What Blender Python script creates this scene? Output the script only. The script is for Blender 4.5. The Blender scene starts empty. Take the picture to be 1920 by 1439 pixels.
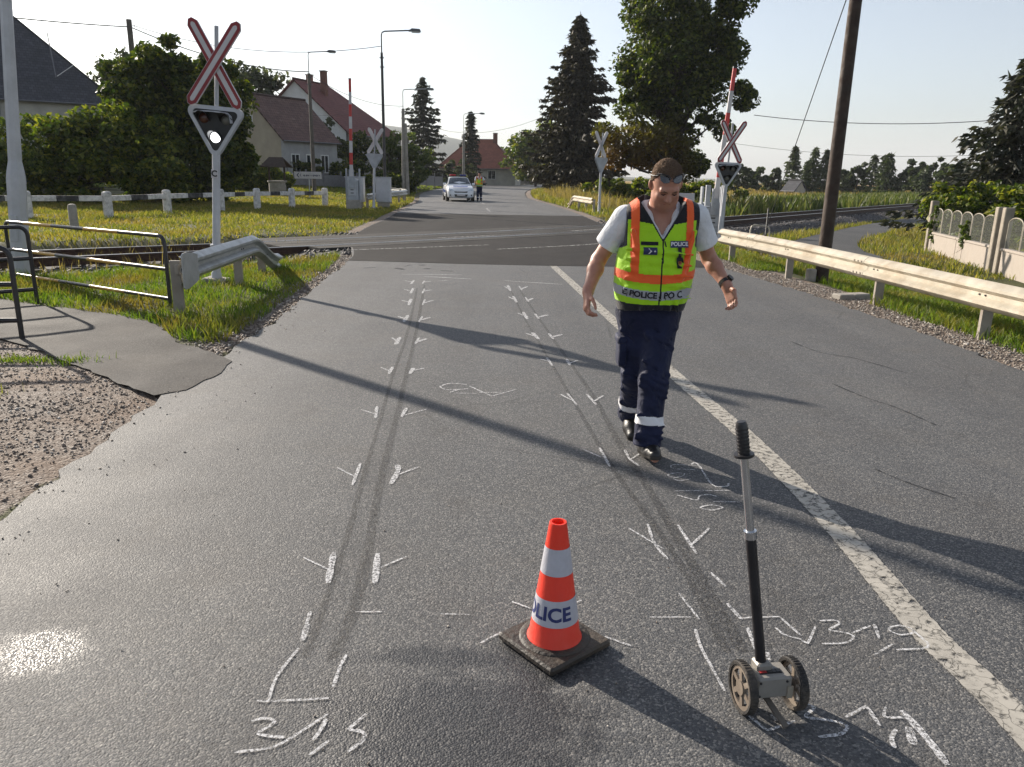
import bpy, bmesh, math, random
import numpy as np
from mathutils import Vector, Matrix
from mathutils.bvhtree import BVHTree

random.seed(7)
RNG = np.random.default_rng(11)
R = math.radians
S = bpy.context.scene
COL = S.collection

# ------------------------------------------------------------------ camera
cam_data = bpy.data.cameras.new("camera")
cam = bpy.data.objects.new("camera", cam_data)
COL.objects.link(cam)
cam_data.sensor_width = 36.0
cam_data.lens = 36.0 * 1442.0 / 1920.0
cam_data.clip_start = 0.05
cam_data.clip_end = 12000
cam.matrix_world = (Matrix.Translation((0, 0, 1.6)) @ Matrix.Rotation(R(90 - 15.11), 4, 'X')
                    @ Matrix.Rotation(R(1.0), 4, 'Z'))
S.camera = cam

# ------------------------------------------------------------------ sky, sun, exposure
SUN_EL, SUN_AZ = 22.5, -45.0          # azimuth measured from +Y towards +X
world = bpy.data.worlds.new("World")
S.world = world
world.use_nodes = True
wn = world.node_tree
bg = wn.nodes["Background"]
sky = wn.nodes.new("ShaderNodeTexSky")
sky.sky_type = 'NISHITA'
sky.sun_disc = False
sky.sun_elevation = R(SUN_EL)
sky.sun_rotation = R(SUN_AZ)
sky.air_density = 1.0
sky.dust_density = 1.2
sky.ozone_density = 3.0
hs = wn.nodes.new("ShaderNodeHueSaturation")
hs.inputs["Saturation"].default_value = 0.52
hs.inputs["Value"].default_value = 1.08
wn.links.new(sky.outputs[0], hs.inputs["Color"])
wn.links.new(hs.outputs[0], bg.inputs[0])
bg.inputs[1].default_value = 0.085

sun_data = bpy.data.lights.new("sun", 'SUN')
sun_data.energy = 5.0
sun_data.angle = R(0.55)
sun_data.color = (1.0, 0.90, 0.77)
sun = bpy.data.objects.new("sun", sun_data)
COL.objects.link(sun)
sd = Vector((math.sin(R(SUN_AZ)) * math.cos(R(SUN_EL)), math.cos(R(SUN_AZ)) * math.cos(R(SUN_EL)), math.sin(R(SUN_EL))))
sun.rotation_euler = sd.to_track_quat('Z', 'Y').to_euler()
sun.location = (-30, 30, 40)

S.view_settings.view_transform = 'Standard'
S.view_settings.look = 'None'
S.view_settings.exposure = 0.90
S.view_settings.gamma = 1.0
S.view_settings.use_curve_mapping = False
S.cycles.use_denoising = True
S.cycles.denoising_prefilter = 'ACCURATE'
S.cycles.denoising_input_passes = 'RGB_ALBEDO_NORMAL'
S.cycles.max_bounces = 6
S.cycles.transparent_max_bounces = 12
S.cycles.sample_clamp_indirect = 4.0

# ------------------------------------------------------------------ helpers
def link(o):
    COL.objects.link(o)
    return o

def empty(name, loc=(0, 0, 0), rz=0.0, label=None, cat=None, group=None):
    o = bpy.data.objects.new(name, None)
    o.empty_display_size = 0.1
    o.location = loc
    o.rotation_euler = (0, 0, rz)
    link(o)
    tag(o, label, cat, group)
    return o

def tag(o, label=None, cat=None, group=None, kind=None):
    if label: o["label"] = label
    if cat: o["category"] = cat
    if group: o["group"] = group
    if kind: o["kind"] = kind
    return o

def mesh_obj(name, verts, faces, mat=None, parent=None, smooth=False, world=False):
    me = bpy.data.meshes.new(name)
    if world and parent is not None:
        l = parent.location
        verts = [(v[0] - l[0], v[1] - l[1], v[2] - l[2]) for v in verts]
    me.from_pydata([tuple(v) for v in verts], [], [tuple(f) for f in faces])
    if mat is not None:
        me.materials.append(mat)
    if smooth:
        me.polygons.foreach_set("use_smooth", [True] * len(me.polygons))
    me.update()
    o = bpy.data.objects.new(name, me)
    link(o)
    if parent is not None:
        o.parent = parent
    return o

def np_obj(name, V, Fq, mat=None, parent=None, smooth=False):
    """fast mesh from arrays: V (n,3), Fq (m,k)"""
    V = np.asarray(V, dtype=np.float32); Fq = np.asarray(Fq, dtype=np.int32)
    me = bpy.data.meshes.new(name)
    me.vertices.add(len(V)); me.vertices.foreach_set("co", V.ravel())
    m, k = Fq.shape
    me.loops.add(m * k); me.loops.foreach_set("vertex_index", Fq.ravel())
    me.polygons.add(m)
    me.polygons.foreach_set("loop_start", np.arange(0, m * k, k, dtype=np.int32))
    me.polygons.foreach_set("loop_total", np.full(m, k, dtype=np.int32))
    if smooth:
        me.polygons.foreach_set("use_smooth", np.ones(m, dtype=bool))
    me.update(calc_edges=True)
    me.validate()
    if mat is not None:
        me.materials.append(mat)
    o = bpy.data.objects.new(name, me)
    link(o)
    if parent is not None:
        o.parent = parent
    return o

class MB:
    """collects simple solids into one mesh"""
    def __init__(s):
        s.v = []; s.f = []
    def add(s, vs, fs):
        n = len(s.v)
        s.v += [tuple(v) for v in vs]
        s.f += [tuple(i + n for i in f) for f in fs]
        return s
    def box(s, c, d, rz=0.0, rx=0.0, ry=0.0, bev=0.0):
        hx, hy, hz = d[0] / 2, d[1] / 2, d[2] / 2
        M_ = Matrix.Rotation(rz, 3, 'Z') @ Matrix.Rotation(ry, 3, 'Y') @ Matrix.Rotation(rx, 3, 'X')
        if bev > 0:
            b = min(bev, hx * .9, hy * .9, hz * .9)
            P = []
            for z, q in ((-hz, b), (-hz + b, 0), (hz - b, 0), (hz, b)):
                x, y = hx - q, hy - q
                bb = b if q == 0 else b * .5
                P.append([(-x + bb, -y, z), (x - bb, -y, z), (x, -y + bb, z), (x, y - bb, z), (x - bb, y, z), (-x + bb, y, z), (-x, y - bb, z), (-x, -y + bb, z)])
            vs = [v for ring in P for v in ring]
            fs = [tuple(range(7, -1, -1)), tuple(range(24, 32))]
            for k in range(3):
                for i in range(8):
                    j = (i + 1) % 8
                    fs.append((k * 8 + i, k * 8 + j, k * 8 + 8 + j, k * 8 + 8 + i))
        else:
            vs = [(x, y, z) for z in (-hz, hz) for y in (-hy, hy) for x in (-hx, hx)]
            fs = [(0, 2, 3, 1), (4, 5, 7, 6), (0, 1, 5, 4), (2, 6, 7, 3), (0, 4, 6, 2), (1, 3, 7, 5)]
        c = Vector(c)
        return s.add([M_ @ Vector(v) + c for v in vs], fs)
    def tube(s, pts, r, n=10, cap=True, r1=None):
        pts = [Vector(p) for p in pts]
        m = len(pts)
        rings = []
        up = Vector((0, 0, 1))
        prev = None
        for i, p in enumerate(pts):
            if i == 0: t = pts[1] - pts[0]
            elif i == m - 1: t = pts[-1] - pts[-2]
            else: t = (pts[i + 1] - p).normalized() + (p - pts[i - 1]).normalized()
            t.normalize()
            if prev is None:
                a = t.cross(up)
                if a.length < 1e-3: a = t.cross(Vector((1, 0, 0)))
            else:
                a = prev - t * prev.dot(t)
            a.normalize(); prev = a
            b = t.cross(a)
            rr = r if r1 is None else r + (r1 - r) * i / (m - 1)
            if isinstance(r, (list, tuple)): rr = r[i]
            rings.append([p + a * rr * math.cos(2 * math.pi * k / n) + b * rr * math.sin(2 * math.pi * k / n) for k in range(n)])
        vs = [v for g in rings for v in g]
        fs = []
        for i in range(m - 1):
            for k in range(n):
                j = (k + 1) % n
                fs.append((i * n + k, i * n + j, i * n + n + j, i * n + n + k))
        if cap:
            fs.append(tuple(range(n - 1, -1, -1)))
            fs.append(tuple((m - 1) * n + k for k in range(n)))
        return s.add(vs, fs)
    def lathe(s, prof, c=(0, 0, 0), n=24, axis='Z', cap=True):
        vs = []; fs = []
        for (r, z) in prof:
            for k in range(n):
                a = 2 * math.pi * k / n
                x, y = r * math.cos(a), r * math.sin(a)
                if axis == 'Z': q = (x, y, z)
                elif axis == 'X': q = (z, x, y)
                else: q = (x, z, y)
                vs.append((q[0] + c[0], q[1] + c[1], q[2] + c[2]))
        m = len(prof)
        for i in range(m - 1):
            for k in range(n):
                j = (k + 1) % n
                fs.append((i * n + k, i * n + j, i * n + n + j, i * n + n + k))
        if cap:
            fs.append(tuple(range(n - 1, -1, -1)))
            fs.append(tuple((m - 1) * n + k for k in range(n)))
        return s.add(vs, fs)
    def prism(s, poly, d0, d1, plane='XZ'):
        """extrude polygon (2-D list) between depths d0..d1"""
        n = len(poly)
        def q(p, d):
            return (p[0], d, p[1]) if plane == 'XZ' else ((p[0], p[1], d) if plane == 'XY' else (d, p[0], p[1]))
        vs = [q(p, d0) for p in poly] + [q(p, d1) for p in poly]
        fs = [tuple(range(n)), tuple(range(2 * n - 1, n - 1, -1))]
        for i in range(n):
            j = (i + 1) % n
            fs.append((i, i + n, j + n, j))
        return s.add(vs, fs)
    def xform(s, Mx):
        s.v = [tuple(Mx @ Vector(v)) for v in s.v]
        return s
    def build(s, name, mat, parent=None, smooth=False, world=False, fix=True):
        o = mesh_obj(name, s.v, s.f, mat, parent, smooth, world)
        if fix:
            bm = bmesh.new(); bm.from_mesh(o.data)
            bmesh.ops.recalc_face_normals(bm, faces=bm.faces)
            bm.to_mesh(o.data); bm.free()
        if smooth:
            try:
                o.data.set_sharp_from_angle(angle=R(38))
            except Exception:
                pass
        return o

def copy_tree(o, parent=None):
    c = o.copy(); link(c); c.parent = parent
    for ch in list(o.children):
        copy_tree(ch, c)
    return c

def crom(pts, k=8):
    """Catmull-Rom through 2-D or 3-D points"""
    P = [np.array(p, float) for p in pts]
    P = [2 * P[0] - P[1]] + P + [2 * P[-1] - P[-2]]
    out = []
    for i in range(1, len(P) - 2):
        for j in range(k):
            t = j / k
            out.append(.5 * (2 * P[i] + (P[i + 1] - P[i - 1]) * t + (2 * P[i - 1] - 5 * P[i] + 4 * P[i + 1] - P[i + 2]) * t * t
                             + (3 * P[i] - P[i - 1] - 3 * P[i + 1] + P[i + 2]) * t ** 3))
    out.append(P[-2])
    return np.array(out)

def resample(P, n):
    P = np.asarray(P, float)
    d = np.r_[0, np.cumsum(np.linalg.norm(np.diff(P, axis=0), axis=1))]
    t = np.linspace(0, d[-1], n)
    return np.stack([np.interp(t, d, P[:, k]) for k in range(P.shape[1])], 1)

def in_poly(x, y, poly):
    x = np.asarray(x); y = np.asarray(y)
    ins = np.zeros(x.shape, bool)
    n = len(poly)
    for i in range(n):
        x1, y1 = poly[i]; x2, y2 = poly[(i + 1) % n]
        if y1 == y2: continue
        c = ((y1 > y) != (y2 > y)) & (x < (x2 - x1) * (y - y1) / (y2 - y1) + x1)
        ins ^= c
    return ins

def sst(a, b, x):
    t = np.clip((x - a) / (b - a), 0, 1)
    return t * t * (3 - 2 * t)

# value noise used for shaping
_NG = RNG.random((64, 64))
def vnoise(x, y):
    x = np.asarray(x, float); y = np.asarray(y, float)
    xi = np.floor(x).astype(int); yi = np.floor(y).astype(int)
    fx = x - xi; fy = y - yi
    fx = fx * fx * (3 - 2 * fx); fy = fy * fy * (3 - 2 * fy)
    g = lambda a, b: _NG[a % 64, b % 64]
    return (g(xi, yi) * (1 - fx) + g(xi + 1, yi) * fx) * (1 - fy) + (g(xi, yi + 1) * (1 - fx) + g(xi + 1, yi + 1) * fx) * fy

# ------------------------------------------------------------------ materials
class NT:
    def __init__(s, name):
        s.m = bpy.data.materials.new(name)
        s.m.use_nodes = True
        s.t = s.m.node_tree
        s.p = s.t.nodes["Principled BSDF"]
        s.out = s.t.nodes["Material Output"]
    def n(s, typ, **kw):
        nd = s.t.nodes.new(typ)
        for k, v in kw.items():
            if k.startswith('i_'):
                nd.inputs[k[2:].replace('_', ' ')].default_value = v
            else:
                setattr(nd, k, v)
        return nd
    def l(s, a, b):
        s.t.links.new(a, b)
    def pos(s, local=True):
        return s.n("ShaderNodeTexCoord").outputs["Object"] if local else s.n("ShaderNodeNewGeometry").outputs["Position"]
    def noise(s, vec, scale, detail=4, rough=.55, dist=0):
        nd = s.n("ShaderNodeTexNoise")
        nd.inputs["Scale"].default_value = scale; nd.inputs["Detail"].default_value = detail
        nd.inputs["Roughness"].default_value = rough; nd.inputs["Distortion"].default_value = dist
        s.l(vec, nd.inputs["Vector"])
        return nd.outputs["Fac"]
    def vor(s, vec, scale, feature='F1', out="Distance", rnd=1):
        nd = s.n("ShaderNodeTexVoronoi", feature=feature)
        nd.inputs["Scale"].default_value = scale
        nd.inputs["Randomness"].default_value = rnd
        s.l(vec, nd.inputs["Vector"])
        return nd.outputs[out]
    def ramp(s, fac, stops):
        nd = s.n("ShaderNodeValToRGB")
        e = nd.color_ramp.elements
        while len(e) < len(stops): e.new(0.5)
        for k, (p, c) in enumerate(stops):
            e[k].position = p
            e[k].color = (c, c, c, 1) if isinstance(c, (int, float)) else (*c, 1)
        s.l(fac, nd.inputs[0])
        return nd.outputs[0]
    def mix(s, fac, a, b, mode='MIX'):
        nd = s.n("ShaderNodeMix", data_type='RGBA', blend_type=mode)
        for k, v in ((0, fac), (6, a), (7, b)):
            if isinstance(v, (int, float)):
                nd.inputs[k].default_value = v if k == 0 else (v, v, v, 1)
            elif isinstance(v, (tuple, list)):
                nd.inputs[k].default_value = (*v, 1)
            else:
                s.l(v, nd.inputs[k])
        return nd.outputs[2]
    def math(s, op, a, b=None, clamp=False):
        nd = s.n("ShaderNodeMath", operation=op, use_clamp=clamp)
        for k, v in ((0, a), (1, b)):
            if v is None: continue
            if isinstance(v, (int, float)): nd.inputs[k].default_value = v
            else: s.l(v, nd.inputs[k])
        return nd.outputs[0]
    def bump(s, h, strength=.3, dist=.01, prev=None):
        nd = s.n("ShaderNodeBump")
        nd.inputs["Strength"].default_value = strength; nd.inputs["Distance"].default_value = dist
        s.l(h, nd.inputs["Height"])
        if prev is not None: s.l(prev, nd.inputs["Normal"])
        s.l(nd.outputs[0], s.p.inputs["Normal"])
        return nd.outputs[0]

def mat(name, col, rough=.6, var=.18, vs=6.0, bump=0.0, bs=40.0, metal=0.0, spec=.5, dirt=None, dirt_amt=.5, ds=3.0, coat=0.0):
    t = NT(name)
    v = t.pos()
    f = t.noise(v, vs, 5, .6)
    k = t.ramp(f, [(.3, tuple(c * (1 - var) for c in col)), (.7, tuple(min(1, c * (1 + var)) for c in col))])
    if dirt is not None:
        d = t.ramp(t.noise(v, ds, 6, .65), [(.45, 0.0), (.7, dirt_amt)])
        k = t.mix(d, k, dirt)
    t.l(k, t.p.inputs["Base Color"])
    t.p.inputs["Roughness"].default_value = rough
    t.l(t.ramp(t.noise(v, vs * 2.3, 4), [(.3, max(0.02, rough * .8)), (.7, min(1, rough * 1.15))]), t.p.inputs["Roughness"])
    t.p.inputs["Metallic"].default_value = metal
    t.p.inputs["Specular IOR Level"].default_value = spec
    t.p.inputs["Coat Weight"].default_value = coat
    if bump > 0:
        t.bump(t.noise(v, bs, 4), bump, .01)
    return t.m

def leaf_mat(name, c0, c1, trans=.35, rough=.55, c2=None, attr=None, patch=None, ps=.9):
    t = NT(name)
    rnd = t.n("ShaderNodeNewGeometry").outputs["Random Per Island"]
    stops = [(0.0, c0), (1.0, c1)] if c2 is None else [(0.0, c0), (.6, c1), (1.0, c2)]
    k = t.ramp(rnd, stops)
    if attr is not None:
        a = t.n("ShaderNodeAttribute", attribute_name="warm")
        k = t.mix(a.outputs["Fac"], k, attr)
    if patch is not None:
        v = t.pos(False)
        k = t.mix(t.ramp(t.noise(v, ps, 5, .62), [(.47, 0.0), (.62, .8)]), k, t.mix(rnd, patch, tuple(c * 1.6 for c in patch)))
        k = t.mix(t.ramp(t.noise(v, ps * 2.2, 4, .6), [(.52, 0.0), (.68, .6)]), k, (.045, .085, .010))
    t.l(k, t.p.inputs["Base Color"])
    t.p.inputs["Roughness"].default_value = rough
    t.p.inputs["Specular IOR Level"].default_value = .3
    tr = t.n("ShaderNodeBsdfTranslucent")
    kk = t.mix(1.0, k, (1.25, 1.35, .6), 'MULTIPLY')
    t.l(kk, tr.inputs["Color"])
    mx = t.n("ShaderNodeMixShader")
    mx.inputs[0].default_value = trans
    t.l(t.p.outputs[0], mx.inputs[1]); t.l(tr.outputs[0], mx.inputs[2])
    t.l(mx.outputs[0], t.out.inputs[0])
    return t.m

# ------------------------------------------------------------------ plan of the place
ROAD_L = [(-2.3, -6), (-2.35, 0), (-2.39, 3.3), (-2.55, 4.8), (-2.61, 6.65), (-2.64, 8.5), (-2.9, 11.5), (-3.25, 15.5), (-4.0, 19), (-4.5, 23.2), (-4.75, 28.9), (-5.1, 34), (-5.6, 44), (-6.2, 51), (-7.6, 63), (-8.4, 75), (-8.7, 102), (-6.5, 128), (2, 150), (20, 164), (60, 178)]
ROAD_R = [(4.9, -6), (4.7, 0), (4.62, 3.3), (4.58, 5), (4.55, 7), (4.5, 8.8), (4.3, 11.6), (3.98, 14), (3.7, 16.5), (3.45, 21), (3.2, 25), (3.0, 30.6), (2.75, 37.1), (2.1, 45.8), (1.0, 59), (.9, 71), (1.1, 83), (2.1, 100), (6, 130), (22, 148), (62, 158)]
TRACK_B = [(-46, -18), (-30, -3), (-20, 5.2), (-12, 11.4), (-8.6, 14.2), (-3.9, 18.0), (2.8, 24.4), (8.7, 31.6), (16.2, 41.2), (32, 61), (62, 97), (120, 166)]
_rl = resample(crom(ROAD_L, 8), 500); _rr = resample(crom(ROAD_R, 8), 500)
_tb = resample(crom(TRACK_B, 12), 400)
_tt = np.gradient(_tb, axis=0); _tt /= np.linalg.norm(_tt, axis=1)[:, None]
_tn = np.stack([-_tt[:, 1], _tt[:, 0]], 1)          # to the far side
TRACK_C = _tb + _tn * .75
PATH = [(-12.5, 13.2), (-9.3, 11.0), (-6.47, 9.6), (-5.74, 9.2), (-4.6, 8.75), (-3.85, 8.2), (-3.25, 7.3), (-2.66, 6.75), (-2.42, 6.5), (-2.4, 6.1), (-2.45, 5.55), (-2.64, 5.42), (-3.33, 6.0), (-4.18, 6.74), (-4.75, 7.2), (-6.3, 8.0), (-10, 9.6), (-14, 12)]

def seg_dist(x, y, P):
    """distance to polyline and side (+ = left of travel)"""
    x = np.asarray(x, float).ravel(); y = np.asarray(y, float).ravel()
    best = np.full(x.shape, 1e9); side = np.zeros(x.shape)
    for i in range(0, len(P) - 1):
        a = P[i]; d = P[i + 1] - a; L = d @ d
        t = np.clip(((x - a[0]) * d[0] + (y - a[1]) * d[1]) / L, 0, 1)
        px = x - a[0] - t * d[0]; py = y - a[1] - t * d[1]
        q = px * px + py * py
        m = q < best
        best[m] = q[m]; side[m] = np.sign(d[0] * py - d[1] * px)[m]
    return np.sqrt(best), side

_tc_s = resample(TRACK_C, 130); _rl_s = resample(_rl, 140); _rr_s = resample(_rr, 140)
def hgt(x, y):
    x = np.asarray(x, float); y = np.asarray(y, float); sh = x.shape
    x = x.ravel(); y = y.ravel()
    b = np.full(x.shape, -.035)
    b += -.40 * sst(4.9, 6.6, x) * sst(8.5, 14.5, y) * (1 - sst(90, 150, y))
    b += .75 * sst(-9, -17, x) * sst(42, 70, y)
    b += .035 * (vnoise(x * .45 + 9, y * .45) - .5) + .02 * (vnoise(x * 1.7, y * 1.7) - .5)
    d, _ = seg_dist(x, y, _tc_s)
    zb = np.where(d < 1.75, -.20, -.20 - (d - 1.75) * .45)
    w = sst(1.7, 3.4, d)
    z = zb * (1 - w) + b * w
    # under the carriageway keep below the asphalt
    dl, sl = seg_dist(x, y, _rl_s); dr, sr = seg_dist(x, y, _rr_s)
    inside = (sl < 0) & (sr > 0)
    z = np.where(inside, np.minimum(z, -.05), z)
    # made-up ground beside the crossing slabs
    for dd, out in ((dl, sl > 0), (dr, sr < 0)):
        w2 = np.where(out & (d < 3.6), 1 - sst(.7, 1.5, dd), 0)
        z = z * (1 - w2) + np.maximum(z, -.05) * w2
    return z.reshape(sh)

# ------------------------------------------------------------------ ground materials
def asphalt(name, dark, light, blue=0.0, stone=.22, stone_d=150, rough=.5, bump=.42, wet_shade=False, crackamt=.0, dust=(.17, .145, .115), dust_amt=.35, spec=.36):
    t = NT(name)
    v = t.pos(False)
    big = t.noise(v, .55, 5, .6)
    k = t.ramp(big, [(.3, dark), (.7, light)])
    cell = t.n("ShaderNodeTexVoronoi"); cell.inputs["Scale"].default_value = stone_d
    t.l(v, cell.inputs["Vector"])
    bw = t.n("ShaderNodeSeparateColor"); t.l(cell.outputs["Color"], bw.inputs[0])
    k = t.mix(t.ramp(bw.outputs[0], [(.0, 0.0), (.55, .05), (.80, .45), (1.0, .95)]), k, (stone * 1.25, stone * 1.2, stone * 1.12))
    k = t.mix(t.ramp(bw.outputs[1], [(.0, .75), (.3, 0.0)]), k, tuple(c * .35 for c in dark))
    k = t.mix(t.ramp(t.noise(v, 1.3, 6, .7), [(.48, 0.0), (.78, dust_amt)]), k, dust)
    fine = t.noise(v, 90, 3, .6)
    mpg = t.n("ShaderNodeMapping"); mpg.inputs["Scale"].default_value = (1.5, .07, 1); t.l(v, mpg.inputs[0])
    k = t.mix(t.ramp(t.noise(mpg.outputs[0], 1.0, 4, .6), [(.40, .0), (.62, .42)]), k, t.mix(1.0, k, (.62, .62, .64), 'MULTIPLY'))
    k = t.mix(t.ramp(t.noise(v, 2.6, 6, .72), [(.58, 0.0), (.70, .38)]), k, t.mix(1.0, k, (.45, .44, .44), 'MULTIPLY'))
    k = t.mix(t.ramp(t.noise(v, 260, 2, .6), [(.35, .35), (.6, .0)]), k, tuple(c * .3 for c in dark))
    rgh = t.ramp(t.noise(v, 2.0, 4), [(.3, rough * .95), (.7, rough * 1.05)])
    if crackamt > 0:
        cr = t.vor(v, .9, 'DISTANCE_TO_EDGE')
        cm = t.math('MULTIPLY', t.ramp(cr, [(.0, 1.0), (.012, 0.0)]), t.ramp(t.noise(v, .35, 3), [(.5, 0.0), (.62, crackamt)]))
        k = t.mix(cm, k, (.02, .02, .02))
    if wet_shade:
        # damp blotch around the cone, with soft cast shade painted into its colour
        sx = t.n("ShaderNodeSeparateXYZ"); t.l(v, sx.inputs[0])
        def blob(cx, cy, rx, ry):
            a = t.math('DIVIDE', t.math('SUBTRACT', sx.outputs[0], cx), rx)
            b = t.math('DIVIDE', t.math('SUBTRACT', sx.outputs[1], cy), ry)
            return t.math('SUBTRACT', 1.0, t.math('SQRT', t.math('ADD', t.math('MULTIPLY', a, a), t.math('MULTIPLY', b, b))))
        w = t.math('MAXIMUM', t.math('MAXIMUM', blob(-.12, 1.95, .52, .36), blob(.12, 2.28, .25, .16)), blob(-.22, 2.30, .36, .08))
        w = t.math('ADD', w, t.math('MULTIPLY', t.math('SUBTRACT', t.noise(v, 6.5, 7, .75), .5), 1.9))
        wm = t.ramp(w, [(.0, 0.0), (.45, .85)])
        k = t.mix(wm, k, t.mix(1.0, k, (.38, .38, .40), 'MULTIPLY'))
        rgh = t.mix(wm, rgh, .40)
        w2 = t.math('ADD', blob(-1.60, 2.30, .20, .17), t.math('MULTIPLY', t.math('SUBTRACT', t.noise(v, 12, 6, .75), .5), 1.6))
        w2 = t.math('MULTIPLY', t.ramp(w2, [(.0, 0.0), (.5, 1.0)]), t.ramp(bw.outputs[2], [(.35, .0), (.5, 1.0)]))
        rgh = t.mix(w2, rgh, .42)
    t.l(k, t.p.inputs["Base Color"])
    t.l(rgh, t.p.inputs["Roughness"])
    t.p.inputs["Specular IOR Level"].default_value = spec
    h = t.math('ADD', t.math('MULTIPLY', cell.outputs["Distance"], -1.0), t.math('MULTIPLY', fine, .5))
    t.bump(h, bump, .0048)
    return t.m

M_ASPH = asphalt("road_asphalt", (.062, .065, .071), (.096, .099, .104), wet_shade=True, crackamt=.5, rough=.72, dust_amt=.24, spec=.42)
M_ASPH_NEW = asphalt("crossing_asphalt", (.024, .022, .023), (.034, .032, .033), stone=.06, rough=.9, dust_amt=.08, spec=.12)
M_PATH = asphalt("path_asphalt", (.034, .032, .032), (.055, .051, .050), stone=.12, rough=.85, dust_amt=.25, spec=.22)
M_SIDE = asphalt("side_road_asphalt", (.045, .047, .050), (.065, .066, .068), stone=.12, rough=.75, dust_amt=.15)

def ground_mat():
    t = NT("ground_soil")
    v = t.pos(False)
    A = lambda n: t.n("ShaderNodeAttribute", attribute_name=n).outputs["Fac"]
    g = t.ramp(t.noise(v, .7, 6, .65), [(.25, (.030, .040, .012)), (.5, (.060, .068, .020)), (.75, (.120, .098, .040))])
    g = t.mix(t.ramp(t.noise(v, 14, 4, .7), [(.4, 0.0), (.7, .55)]), g, (.055, .045, .028))
    gc = t.vor(v, 70, out="Color"); sp = t.n("ShaderNodeSeparateColor"); t.l(gc, sp.inputs[0])
    gravel = t.ramp(sp.outputs[0], [(.0, (.085, .072, .064)), (.35, (.17, .14, .12)), (.75, (.24, .205, .175)), (1, (.40, .37, .33))])
    gravel = t.mix(t.ramp(t.noise(v, 1.6, 5, .65), [(.35, 0.0), (.65, .75)]), gravel, (.17, .115, .080))
    bc = t.vor(v, 22, out="Color"); sb = t.n("ShaderNodeSeparateColor"); t.l(bc, sb.inputs[0])
    ball = t.ramp(sb.outputs[0], [(.0, (.025, .022, .022)), (.6, (.07, .065, .065)), (1, (.15, .145, .145))])
    wheat = t.ramp(t.noise(v, .25, 6, .7), [(.3, (.23, .145, .055)), (.7, (.34, .225, .09))])
    nz = t.math('MULTIPLY', t.math('SUBTRACT', t.noise(v, 7, 5, .7), .5), .9)
    def edge(a):
        return t.ramp(t.math('ADD', a, nz), [(.42, 0.0), (.58, 1.0)])
    k = t.mix(edge(A("gravel")), g, gravel)
    k = t.mix(edge(A("field")), k, wheat)
    k = t.mix(edge(A("ballast")), k, ball)
    t.l(k, t.p.inputs["Base Color"])
    t.p.inputs["Roughness"].default_value = .9
    t.p.inputs["Specular IOR Level"].default_value = .25
    h = t.math('ADD', t.math('MULTIPLY', t.vor(v, 70), -.6), t.noise(v, 25, 4))
    t.bump(h, .7, .012)
    return t.m

def axis(lo, hi, step, far_lo, far_hi, grow=1.12):
    a = list(np.arange(lo, hi + 1e-6, step))
    s = step; x = hi
    while x < far_hi:
        s *= grow; x += s; a.append(x)
    s = step; x = lo
    while x > far_lo:
        s *= grow; x -= s; a.insert(0, x)
    return np.array(a)

gx = axis(-15, 15, .2, -3200, 3200); gy = axis(0, 42, .2, -120, 4200)
GX, GY = np.meshgrid(gx, gy, indexing='ij')
GZ_ = hgt(GX, GY)
nx, ny = GX.shape
I = np.arange(nx * ny).reshape(nx, ny)
FQ = np.stack([I[:-1, :-1], I[1:, :-1], I[1:, 1:], I[:-1, 1:]], -1).reshape(-1, 4)
ground = np_obj("ground", np.stack([GX, GY, GZ_], -1).reshape(-1, 3), FQ, ground_mat(), smooth=True)
tag(ground, kind="structure")
_dl, _sl = seg_dist(GX, GY, _rl_s); _dr, _sr = seg_dist(GX, GY, _rr_s); _dt, _ts = seg_dist(GX, GY, _tc_s)
fx, fy = GX.ravel(), GY.ravel()
gravel = np.zeros(fx.shape)
lside = (_sl > 0); rside = (_sr < 0)
gravel = np.maximum(gravel, np.where(lside & (fy < 7.6) & (fx > -11), 1 - sst(5.8, 7.4, fy - (fx + 2.6) * -.35), 0))
gravel = np.maximum(gravel, np.where(lside & (fy < 60), 1 - sst(.15, .55, _dl), 0))
gravel = np.maximum(gravel, np.where(rside & (fy < 140), 1 - sst(.25, .75, _dr), 0))
gravel = np.maximum(gravel, np.where(rside & (fy > 10.5) & (fy < 14.5), 1 - sst(.7, 1.1, _dr), 0))
field = np.where((_ts > 0) & (fx > 5) & (fy > 40), sst(13.0, 15.0, _dt), 0) * sst(6, 16, fx) * (fy < 420)
ballast = 1 - sst(2.0, 2.7, _dt)
for n_, a_ in (("gravel", gravel), ("field", field), ("ballast", ballast)):
    at = ground.data.attributes.new(n_, 'FLOAT', 'POINT')
    at.data.foreach_set("value", a_.astype(np.float32))

# ------------------------------------------------------------------ carriageway
def strip(name, L, Rr, z, m, parent=None, skirt=0.0, cols=6):
    n = len(L)
    V = []; Fc = []
    for i in range(n):
        for c in range(cols + 1):
            p = L[i] + (Rr[i] - L[i]) * c / cols
            V.append((p[0], p[1], z))
    for i in range(n - 1):
        for c in range(cols):
            a = i * (cols + 1) + c
            Fc.append((a, a + 1, a + cols + 2, a + cols + 1))
    if skirt:
        b = len(V)
        for i in range(n):
            V.append((L[i][0] - .02, L[i][1], z - skirt)); V.append((Rr[i][0] + .02, Rr[i][1], z - skirt))
        for i in range(n - 1):
            Fc.append((i * (cols + 1), (i + 1) * (cols + 1), b + 2 * (i + 1), b + 2 * i))
            Fc.append((i * (cols + 1) + cols, b + 2 * i + 1, b + 2 * i + 3, (i + 1) * (cols + 1) + cols))
    o = mesh_obj(name, V, Fc, m, parent)
    return o
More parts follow.
